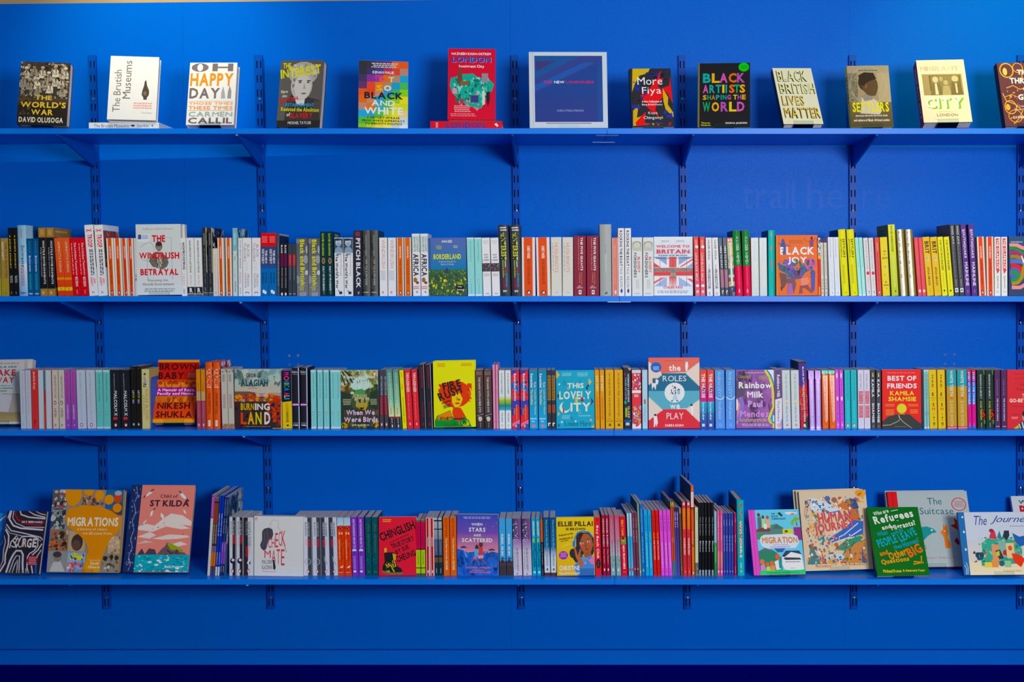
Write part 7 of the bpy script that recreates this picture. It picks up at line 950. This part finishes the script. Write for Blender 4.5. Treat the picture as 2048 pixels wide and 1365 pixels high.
B('bright red spine with large white script above a black oval badge', [(1299, 1394, 1272, 1368)], 265, 'e8343c', [('P', [(40, 300), (60, 290), (56, 330)], '3c1418'), ('v', 'Boy Back Club', 395, 895, 20, 70, 'f0d4d4', 1), ('E', 50, 975, 36, 72, '241c24'), ('v', 'badge', 935, 1020, 34, 66, '787078')])
B('slim maroon spine with white serif capitals, right of the white-script red spine', [(1413, 1462, 1387, 1432), (1470, 1520, 1442, 1488)], 235, 'a0203c', [('v', 'MICHAEL ROSEN', 290, 710, 24, 72, 'd8bcc0', 1), ('v', 'The Missing', 750, 980, 30, 66, 'd4a8b0', 1), ('E', 48, 1065, 18, 22, 'e8dcdc')], d=.15, yaw=1.2)
B('spine fading from dusty pink to grey-green with faint lettering', [(1532, 1608, 1500, 1570), (1616, 1686, 1580, 1650)], 235, 'bc6880', [('g', 235, 640, 'b4506c', 'b87c90'), ('g', 640, 860, 'b08898', 'a8b4b8'), ('g', 860, 1155, '80a0a0', '7ca8ac'), ('v', 'ONJALI RAUF', 290, 600, 30, 56, 'd494a8'), ('v', 'The Lion Above', 620, 860, 36, 64, '6c506c', 1), ('S', 0, 890, 100, 1010, '5c8480 98b0b0', 8, 8, 18, 3), ('E', 50, 1068, 14, 24, 'dce8e8')], d=.15, yaw=2)
B('scarlet spine with a yellow name, painted face patch and white NEW FROM HERE', [(1696, 1788, 1658, 1754)], 255, 'd02438', [('v', 'KELLY YANG', 310, 545, 26, 62, 'ecb81c', 1), ('R', 8, 575, 96, 680, '6c9444'), ('E', 50, 615, 22, 34, 'd08c54'), ('E', 46, 590, 26, 18, '342420'), ('v', 'NEW FROM HERE', 695, 1055, 32, 66, 'f0dcdc', 1), ('w', 24, 1095, 76, 1110, 'dc8890', 1)], d=.135, yaw=2.6)
B('thin pale blue spine with a small red foot panel', [(1802, 1836, 1767, 1800), (1842, 1880, 1807, 1838)], 205, '9cc8e0', [('g', 205, 560, 'a8cce4', '8cc0e0'), ('g', 560, 1155, '40a4d8', '60b8e4'), ('x', 260, 500, 34, 66, 'c8a4b0'), ('R', 30, 1040, 90, 1090, 'c83448')], d=.19, yaw=3.2, side=('L', '2c5c78'))
REG(1240, 940, 5.686, 3, 1205)
KY = dict(yaw=3.5, d=.2)
B('thin mauve-brown spine with pale script', [(160, 190, 134, 161), (193, 221, 164, 190)], 487, '74344c', [('v', 'Young Gifted', 545, 660, 26, 70, 'b09098', 1), ('v', 'and Black', 690, 830, 30, 66, 'b098a0', 1), ('R', 30, 1120, 70, 1140, 'c0a8a8')], side=('L', '442c40'), **KY)
B('tall thin sage green spine left of the tall blue spine', [(224, 247, 192, 219)], 385, '7ca08c', [('x', 640, 830, 30, 66, '5c7c68'), ('R', 30, 1150, 70, 1170, 'd0d8d0')], side=('L', '0c3c34'), **KY)
B('tall cobalt blue spine with lighter lettering', [(250, 290, 222, 257)], 392, '0c68b8', [('v', 'WINDRUSH CHILD', 445, 710, 26, 66, '64a8dc', 1), ('x', 760, 1060, 34, 66, '74b0e0'), ('R', 34, 1130, 66, 1160, 'a8c048')], side=('L', '6c5c2c'), **KY)
B('bright sky blue slim spine with dark upper and pale lower lettering', [(295, 334, 268, 308), (338, 379, 311, 349)], 462, '0ca4ec', [('v', 'HIPPOCAMPUS', 515, 700, 30, 66, '085c94', 1), ('v', 'SONG LINES', 720, 800, 40, 72, '70c098', 1), ('v', 'YOUTH DETECTIVES', 830, 1110, 40, 66, 'a0dcf4', 1)], side=('L', '0c5c5c'), **KY)
B('bright vermilion slim spine with orange and white lettering', [(384, 421, 356, 394), (426, 466, 398, 438)], 462, 'f43418', [('v', 'HIPPOCAMPUS', 515, 700, 30, 66, '8c1c14', 1), ('v', 'ISLAND', 720, 790, 34, 72, 'f09424', 1), ('v', 'DETECTIVES', 805, 1025, 36, 70, 'f8c0b0', 1), ('w', 30, 1160, 70, 1172, '8c1c18', 1)], side=('L', '14504c'), **KY)
B('bright magenta pink slim spine with white lower lettering', [(470, 511, 442, 482), (514, 554, 486, 525), (557, 598, 529, 569)], 462, 'e058d0', [('v', 'THE SECRET', 515, 705, 34, 66, '8c2c84', 1), ('v', 'DETECTIVE SOCIETY', 830, 1120, 38, 64, 'f0c0ec', 1), ('w', 30, 1155, 70, 1168, 'a03c98', 1)], side=('L', '14504c'), **KY)
B('tall thin orange spine with a yellow top and teal foot', [(600, 616, 572, 590), (619, 633, 592, 607)], 370, 'e05c34', [('b', 370, 412, 'ccc020'), ('v', 'THE BOY', 770, 830, 30, 70, 'f0d0c0'), ('b', 1045, 1205, '2c9094')], side=('L', '10504c'), yaw=3.5, d=.235)
B('thin lavender spine with white lettering on indigo', [(636, 658, 612, 634), (661, 685, 638, 662)], 428, '4c3c98', [('b', 428, 480, '2c2c5c'), ('v', 'NEVER SAY', 480, 660, 20, 76, 'c4bce0', 1), ('g', 680, 1205, '3c3c94', '5450a8')], side=('L', '20305c'), **KY)
B('brown slim spine with dark vertical lettering, left of the red and gold pair', [(691, 718, 668, 702)], 438, '70503c', [('b', 438, 500, '9c7458'), ('v', 'SEARCHING', 500, 760, 30, 70, '40281c', 1), ('x', 800, 1000, 34, 60, '50382c'), ('w', 30, 1100, 66, 1150, 'a89070', 2)], side=('L', '1c2c44'), **KY)
B('taller red spine with a pale seal, gold upper and white lower lettering', [(722, 763, 704, 750), (768, 811, 757, 800)], 362, 'd43c40', [('E', 50, 390, 30, 16, 'b8ccd8'), ('O', 50, 390, 34, 19, .85, '5c88b0'), ('g', 440, 680, 'e06c2c', 'dc5030'), ('v', 'PATRICE LAWRENCE', 445, 675, 26, 70, 'f0a030', 1), ('v', 'GRANNY', 700, 760, 36, 70, 'a82c38'), ('v', 'WINDRUSH', 775, 965, 24, 70, 'ecd0cc', 1), ('v', 'BLESSING', 985, 1110, 34, 66, 'a0283c', 1), ('P', [(40, 1160), (56, 1150), (56, 1172)], 'ecc8c0')], side=('L', '1c5468'), **KY)
B('tallest thin orange-red spine with a white band, rising above all neighbours', [(818, 851, 803, 843)], 180, 'dc5c30', [('P', [(30, 240), (50, 195), (74, 240)], 'ec8c2c'), ('b', 255, 425, 'dcd4d0'), ('v', 'BENJAMIN', 270, 415, 20, 76, 'd08878', 1), ('b', 425, 455, '8c4430'), ('v', 'We Are Britain', 700, 850, 20, 66, 'f0b8a0'), ('R', 25, 850, 70, 875, '704c40'), ('g', 880, 1150, 'e87820', 'dc6c1c'), ('R', 30, 1165, 76, 1185, 'ecc8b8')], side=('L', '1c3840'), yaw=3.5, d=.24)
B('slim cream spine with a grey speckled foot, left of the black row', [(856, 894, 850, 890)], 430, 'c4caa8', [('x', 480, 580, 30, 70, '98a088'), ('x', 720, 900, 34, 60, 'b8b8a0'), ('b', 1060, 1205, '5c6868'), ('S', 0, 1100, 100, 1205, 'a0a8a4 303c3c', 14, 8, 16, 3), ('b', 1056, 1062, '8c948c')], side=('L', '50505c'), yaw=3)
B('slim black spine with chalky white script and grey foot label', [(897, 927, 894, 921), (931, 961, 924, 956), (965, 998, 960, 995), (1002, 1036, 999, 1031), (1040, 1071, 1035, 1067)], 375, '0c0e12', [('v', 'The Burning', 538, 750, 30, 66, '9ca4a8', 1), ('v', 'Bloom', 810, 935, 30, 80, 'b0b8bc', 1), ('R', 10, 1140, 80, 1205, '8494a0'), ('E', 40, 1155, 12, 10, 'a8b4bc')], side=('L', '501c30'), yaw=2, d=.16)
B('slim spine, aqua above bright green', [(1074, 1104, 1069, 1099)], 475, '88bcc8', [('v', 'SUSAN', 530, 640, 34, 66, '5c8ca0'), ('b', 830, 1205, '2ca444'), ('g', 830, 1205, '34b04c', '0c7c44'), ('x', 880, 1060, 36, 66, '90d090')], side=('L', '6c5064'), yaw=2)
B('slim rose pink spine with small pale lettering', [(1108, 1138, 1103, 1133), (1142, 1172, 1137, 1164)], 465, 'd85c90', [('v', 'TYGER TALES', 530, 800, 34, 68, 'ecb0c8', 1), ('g', 930, 1130, 'e07c7c', 'dc6488'), ('x', 950, 1110, 36, 60, 'f0b890'), ('R', 24, 1148, 76, 1172, 'ecc8dc')], side=('L', '74505c'), yaw=2)
B('thin navy spine with small white lettering in the row of four', [(1176, 1204, 1169, 1196), (1207, 1234, 1199, 1228), (1238, 1264, 1232, 1259), (1268, 1297, 1262, 1292)], 497, '3444a0', [('v', 'STORIES', 570, 640, 34, 66, '9ca4d0', 1), ('v', 'Black British', 750, 930, 34, 66, 'a8b0d8', 1), ('P', [(36, 1150), (66, 1150), (60, 1172)], 'c0c8e0')], side=('L', '182850'), yaw=3)
B('thin crimson spine left of the thick turquoise hardback', [(1303, 1328, 1298, 1322)], 495, 'b02850', [('v', 'THE', 545, 600, 30, 66, 'd890a8'), ('v', 'Boy Who', 745, 830, 30, 70, 'e0b0c0', 1), ('x', 1100, 1180, 36, 60, 'd898b0')], yaw=3)
B('thick turquoise hardback with orange-outlined white curly lettering', [(1338, 1418, 1326, 1406)], 345, '1ca8b4', [('S', 30, 370, 70, 560, 'c0541c 6c3420 d86c2c', 24, 6, 16, 3, 1.2), ('S', 26, 570, 74, 1010, 'd87040 c86038', 50, 8, 18, 4, 1.2), ('v', 'WONDERS', 580, 1000, 34, 66, 'ecdccc', 1), ('P', [(36, 700), (66, 730), (60, 780), (40, 770)], '8c3c20'), ('x', 1060, 1120, 36, 60, 'a8d8dc', 2), ('E', 50, 1155, 12, 14, 'd0c060')], hb=1, side=('L', '0c3c44'), sops=[('S', 5, 10, 70, 50, '7c2c38 0c4c54', 14, 5, 14, 3)], d=.21)
bookend(1492.5, 0, YS+.035, 3, .1, .17, 'blue metal bookend right of the thick turquoise hardback')
REG(1480, 960, 6.203, 3, 1195)
FB('tan hardback facing out with swirling painted scenes around red HUMAN JOURNEY', [(718, 148), (1556, 126), (1655, 1112), (818, 1142)], .016, 'cbb89c', [
  ('S', 8, 8, 92, 92, '2c5c9c c87c3c 2c7c70 c84c3c d8a84c 3c4c84 d8d4cc 6c503c', 130, 1.5, 4.5, 3), ('P', [(14, 8), (26, 10), (46, 18), (60, 24), (54, 30), (40, 30), (26, 26), (16, 24)], 'c4d0d4'), ('L', [(20, 12), (30, 20), (44, 28), (58, 26)], 1.4, '3468a8'), ('P', [(56, 18), (74, 12), (82, 18), (76, 26), (58, 24)], 'bc6c38'), ('P', [(74, 26), (86, 20), (88, 44), (74, 40)], 'bc6434'), ('P', [(74, 10), (84, 12), (88, 24), (80, 24)], '2c4474'), ('E', 92, 4, 8, 5, 'd8901c'), ('S', 84, 2, 98, 16, 'd8941c e0a830', 14, 1.5, 3.5, 4), ('E', 42, 10, 4, 3.5, '4c5c9c'), ('E', 52, 12, 4, 3.5, '8c604c'), ('L', [(6, 30), (8, 20), (14, 10)], .8, 'b87c34'), ('L', [(8, 32), (11, 22), (17, 12)], .8, 'b87c34'),
  ('P', [(36, 62), (60, 50), (78, 38), (92, 40), (90, 56), (70, 60), (50, 64), (44, 66)], '2c5cb0'), ('L', [(40, 64), (62, 56), (84, 42)], 1.2, 'c8d0dc'), ('L', [(44, 66), (68, 60), (88, 50)], 1.2, 'd0d8e0'), ('P', [(46, 74), (62, 64), (84, 58), (90, 60), (76, 70), (58, 76)], '2c8468'), ('P', [(60, 78), (76, 68), (92, 62), (92, 72), (86, 92), (64, 92), (56, 88)], 'bc7c44'), ('L', [(68, 88), (68, 74), (76, 66)], 1.2, '3c3c34'), ('L', [(68, 76), (60, 70)], 1, '3c3c34'),
  ('P', [(4, 92), (12, 66), (24, 92)], '3c7470'), ('P', [(26, 76), (30, 88), (34, 92), (26, 92)], 'c4483c'), ('S', 4, 82, 92, 94, 'c8844c 3c5c94 d0a050 5c4438 c85c3c', 50, 1.2, 3, 5), ('P', [(34, 88), (46, 86), (50, 91), (36, 92)], 'd09044'), ('P', [(86, 72), (90, 92), (84, 92)], '34508c'), ('P', [(36, 80), (60, 80), (58, 86), (38, 86)], 'b8c8c8'),
  ('S', 8, 10, 90, 40, '2c5c9c c87c3c 2c7c70 3c4c84 e8e0d4 6c503c 7898b8', 80, .9, 2.8, 31), ('S', 6, 56, 92, 92, '2c5c9c c87c3c 2c7c70 c84c3c d8a84c e8e0d4 6c503c 4c8c5c', 90, .9, 3, 32), ('S', 6, 30, 34, 66, '7898b8 c8a074 c87c3c 4c8ca0', 60, .8, 2.4, 33),
  ('r', 'HUMAN', 26, 42, 74, 38, 14, 'c8464c'), ('r', 'JOURNEY', 20, 57, 80, 50, 14, 'c8464c'), ('t', 'ALICE ROBERTS', 16, 93.5, 38, 96, 'c89c58', 1), ('t', 'JAMES WESTON LEWIS', 54, 93, 88, 95.5, 'c89c58', 1)], hb=1, spine='5c7c88', behind=2, bdx=.006, bcol='2c5c68', blabel='teal-spined spare copy stacked behind the HUMAN JOURNEY cover', Yb=YS+.075, stand='HUMAN JOURNEY book')
FB('picture book facing out with magenta spine, Caribbean scene, MIGRATION in orange', [(96, 374), (722, 370), (818, 1176), (176, 1192)], .014, '6cc0d8', [
  ('R', 0, 0, 13, 100, 'd050b8'), ('R', 5, 0, 6, 100, 'a83c98'), ('R', 12, 0, 13, 100, 'b044a0'), ('P', [(13, 30), (34, 26), (52, 22), (66, 28), (66, 40), (13, 38)], '547c74'), ('P', [(44, 30), (54, 22), (64, 30)], '406c60'), ('R', 13, 38, 84, 46, '3c8c5c'), ('P', [(13, 32), (26, 26), (40, 30), (40, 34), (13, 34)], '6c3c3c'),
  ('P', [(17, 12), (24, 11), (26, 28), (16, 30)], '4c6c7c'), ('E', 20, 8, 3, 3, '5c3c34'), ('P', [(25, 14), (31, 14), (32, 28), (24, 28)], 'a8cc8c'), ('E', 28, 11.5, 2.6, 2.8, '5c3c34'), ('P', [(33, 14), (40, 14), (41, 28), (34, 28)], 'e0a880'), ('E', 37, 12, 2.8, 2.8, '9c5444'), ('P', [(28, 22), (34, 22), (34, 30), (28, 30)], 'd8dce0'),
  ('t', 'THE', 45, 5.5, 52, 8, '1c3c44', 1), ('t', 'BLACK', 45, 9, 58, 12, '1c3c44', 1), ('t', 'CURRICULUM', 45, 13, 72, 16, '1c3c44', 1), ('P', [(57, 6), (62, 4), (68, 10), (64, 11)], '1c3c44'), ('P', [(70, 5), (84, 4), (98, 6), (90, 8), (76, 8)], 'ecd8d8'), ('E', 87, 7.5, 4, 1.6, 'e07c5c'),
  ('P', [(92, 12), (100, 14), (98, 18), (92, 16), (86, 22), (82, 20)], '7cac34'), ('P', [(92, 14), (95, 26), (92, 26)], '7c5c3c'), ('P', [(80, 22), (90, 18), (86, 26)], '84b438'), ('R', 64, 31, 84, 39, 'ccc820'), ('R', 68, 32.5, 74, 36, '50502c'), ('E', 68, 39.5, 2.6, 2, '283028'), ('R', 86, 28, 100, 48, '88347c'),
  ('P', [(20, 42), (26, 39), (80, 38), (92, 42), (94, 52), (86, 60), (30, 60), (20, 56), (17, 48)], 'c8d4f0'), ('t', 'MIGRATION', 22, 42.5, 91, 52.5, 'cc7828', 1), ('t', 'JOURNEYS THROUGH', 42, 54, 72, 56, '9868b0', 1), ('t', 'BLACK BRITISH HISTORY', 37, 56.8, 76, 59, '9868b0', 1),
  ('P', [(13, 64), (24, 60), (40, 62), (50, 68), (56, 74), (56, 94), (13, 94)], '2c7c5c'), ('P', [(14, 64), (26, 59), (44, 64), (34, 67)], '4c6c70'), ('P', [(44, 60), (66, 60), (60, 66), (50, 66)], '2c60a0'), ('P', [(58, 74), (66, 66), (78, 64), (92, 66), (96, 72), (98, 92), (80, 96), (60, 92), (56, 84)], 'dcdce0'), ('P', [(58, 72), (66, 64), (92, 64), (96, 70), (76, 66), (62, 74)], '28385c'), ('P', [(60, 76), (64, 74), (92, 75), (95, 78), (92, 78), (64, 78)], '30343c'), ('w', 62, 80, 92, 82, '4c505c', 1), ('w', 70, 90, 82, 91, '606070', 1),
  ('P', [(42, 80), (52, 77), (54, 92), (44, 93)], 'd8dce0'), ('P', [(50, 76), (56, 76), (56, 92), (50, 90)], '2c8c84'), ('E', 49, 73, 4.5, 4.5, 'd85c3c'), ('P', [(14, 86), (22, 83), (24, 93), (14, 94)], 'c884b8'), ('E', 18, 80, 4.5, 4, 'e07050'), ('P', [(25, 88), (32, 87), (33, 95), (24, 95)], 'a8d470'), ('E', 28, 84, 3.6, 3.4, 'd8643c'), ('P', [(33, 86), (42, 86), (42, 94), (33, 95)], 'ec8c58'), ('E', 37, 82.5, 3.8, 3.6, 'dc6444'), ('G', 12, 93.5, 100, 100, '3cc070', '44c878'), ('t', 'WRITTEN BY ROSE AMATO', 24, 96, 88, 98, '1c7848', 1)], hb=1, spine='a83c9c', Yb=YS+.0, stand='magenta-spined MIGRATION book')
REG(1728, 960, 6.203, 3, 1195)
FB('white hardback facing out with a partly hidden book title in red, behind THE JOURNEY', [(1812, 204), (2420, 198), (2560, 1040), (1966, 1045)], .014, 'c0c8cc', [('t', 'WHY', 14, 6, 60, 12, '40444c', 1), ('t', 'READ', 14, 14, 90, 30, 'b82834', 1), ('E', 30, 20, 3, 2, 'd8d8d8')], hb=1, Yb=YS+.14)
FB('pale grey hardback with red spine facing out, animals on the cover, The Suitcase', [(278, 158), (1272, 150), (1405, 1092), (400, 1098)], .016, 'a8b4b4', [
  ('R', 0, 0, 12, 100, 'd0182c'), ('R', 5.5, 0, 6.5, 100, '98101c'), ('t', 'The', 49, 9, 67, 18, '2c646c'), ('t', 'Suitcase', 38, 22, 80, 31, '2c646c'), ('O', 88, 18, 9.4, 9, .86, 'c04848'), ('w', 82, 13, 95, 22, 'b07078', 4),
  ('P', [(30, 54), (36, 48), (44, 47), (52, 50), (56, 55), (50, 56), (44, 60), (38, 66), (34, 76), (30, 76)], '2c8c8c'), ('E', 50, 52, 1.2, 1.2, 'dce8e8'), ('P', [(60, 54), (64, 52), (65, 44), (67, 48), (69, 44), (70, 54), (68, 62), (71, 70), (70, 76), (64, 76), (64, 62)], 'd8781c'), ('E', 66, 53.5, .9, .9, 'f0e8d8'), ('P', [(74, 46), (80, 44), (79, 36), (84, 40), (90, 52), (92, 76), (84, 72), (82, 52)], 'a82820'), ('P', [(76, 66), (80, 62), (84, 70), (80, 72)], '9c2c30'), ('L', [(34, 76), (40, 72), (40, 77)], .6, '4c3c40'), ('t', 'Chris Naylor-Ballesteros', 28, 87, 76, 90, 'b07c78')], hb=1, spine='c8142c', behind=1, bdx=.003, bcol='c4ccc8', blabel='red-spined spare copy behind The Suitcase cover', Yb=YS+.1, stand='Suitcase book')
FB('green paperback facing out with hand-drawn white, teal and orange lettering', [(34, 342), (660, 342), (824, 1190), (165, 1206)], .014, '0c6424', [
  ('r', 'Who are', 12, 13, 42, 8, 6, 'd0d8cc'), ('L', [(46, 6), (60, 4)], .9, 'd0d8cc'), ('r', 'Refugees', 12, 29, 90, 18, 15, 'd4d8d0'), ('r', 'and', 24, 34, 42, 31, 6.5, 'd0d8cc'), ('r', 'Migrants?', 43, 37, 91, 29, 10, 'd4d8d0'), 
  ('r', 'What', 13, 44, 34, 40, 7, '2c94a8'), ('r', 'makes', 40, 42, 64, 36, 5, '2c94a8'), ('r', 'PEOPLE', 12, 60, 50, 52, 12, '2c9cb0'), ('r', 'LEAVE', 56, 52, 90, 41, 12, '2c9cb0'), ('r', 'their', 40, 62, 58, 60, 6, '2c94a8'), ('r', 'Homes?', 60, 60, 92, 52, 8, '2c94a8'), 
  ('r', 'and', 12, 72, 28, 69, 7, 'e07c24'),  ('r', 'Other', 30, 78, 64, 70, 11, 'ec8c20'), ('r', 'BIG', 68, 75, 96, 66, 14, 'ec6c24'), ('r', 'Questions', 12, 85, 66, 80, 8, 'f0981c'), ('L', [(90, 72), (88, 82), (72, 84), (74, 80), (92, 82)], 1.6, 'f09420'),
  ('t', 'Michael Rosen', 12, 91, 47, 95.5, 'e8cc2c', 1), ('t', '& Annemarie Young', 50, 91, 92, 95.5, 'e8cc2c', 1)], Yb=YS+.005, stand='green hand-lettered book')
FB('wide picture book facing out at the right end with blue spine, The Journey', [(1146, 406), (2150, 406), (2230, 1188), (1256, 1190)], .014, 'bcc4d0', [
  ('G', 8, 45, 100, 100, 'bcc0c8', 'ecccac'), ('G', 8, 80, 100, 100, 'ecccac', 'f0d4b0'), ('R', 0, 0, 8, 100, '1c64a0'), ('P', [(4, 8), (5.5, 6), (7, 8), (5.5, 10)], 'c8dce8'), ('P', [(4, 32), (5.5, 29), (7, 32), (5.5, 34)], 'c8dce8'), ('P', [(4, 60), (5.5, 57), (7, 60), (5.5, 62)], 'c8dce8'), ('L', [(3, 99), (4, 90), (2, 84)], .8, 'c8d8e0'), ('L', [(5, 99), (6, 88), (4, 80)], .8, 'c8d8e0'),
  ('t', 'The', 19, 6, 36, 21, '2c3c80', 0, .15), ('t', 'Journey', 43, 6, 92, 20, '2c3c80', 0, .15), ('w', 62, 22, 90, 24, '808898', 1), ('S', 22, 28, 40, 60, '4c4c58', 40, .2, .4, 3),
  ('P', [(26, 50), (34, 42), (44, 44), (56, 42), (70, 46), (76, 60), (74, 82), (24, 86), (22, 70), (26, 62)], '3c9c84'), ('S', 22, 40, 76, 86, '2c7c74 68b094 1c6c70 e0a870 c8744c 8cc0a0', 80, 1, 3, 4), ('P', [(36, 42), (40, 30), (44, 30), (46, 44)], 'c03848'), ('E', 40, 30, 3, 3, '8c2444'), ('P', [(46, 42), (50, 30), (52, 42), (56, 32), (54, 44)], '1c7c84'), ('P', [(56, 30), (62, 30), (62, 38), (58, 46), (54, 40)], '1c2c34'), ('R', 38, 52, 48, 78, 'd09068'), ('R', 47, 46, 56, 72, '7ca89c'), ('R', 56, 50, 66, 74, 'd8bc88'), ('E', 61, 58, 2.6, 4, 'c8543c'), ('P', [(42, 62), (48, 60), (52, 74), (46, 76)], '343038'), ('P', [(43, 64), (47, 62), (47, 70), (43, 70)], 'b8c834'), ('P', [(52, 62), (56, 60), (56, 70), (51, 68)], 'b02c34'), ('S', 14, 60, 30, 80, '1c3c5c 2c5c70 248080', 16, 1.5, 4, 5, 1.6), ('R', 27, 80, 36, 88, 'ecc458'), ('R', 36, 76, 44, 88, 'e08c50'), ('R', 52, 78, 60, 88, '90b88c'), ('E', 48.5, 82, 3.4, 4.6, '1c5c74'), ('P', [(62, 66), (72, 68), (78, 76), (72, 88), (64, 80)], 'd83c24'), ('P', [(66, 34), (74, 40), (82, 38), (86, 50), (74, 56), (68, 46)], '2458a0'), ('t', 'Francesca Sanna', 50, 92, 72, 95, 'b0a49c')], hb=1, spine='14508c', Yb=YS-.0, stand='blue-spined picture book')
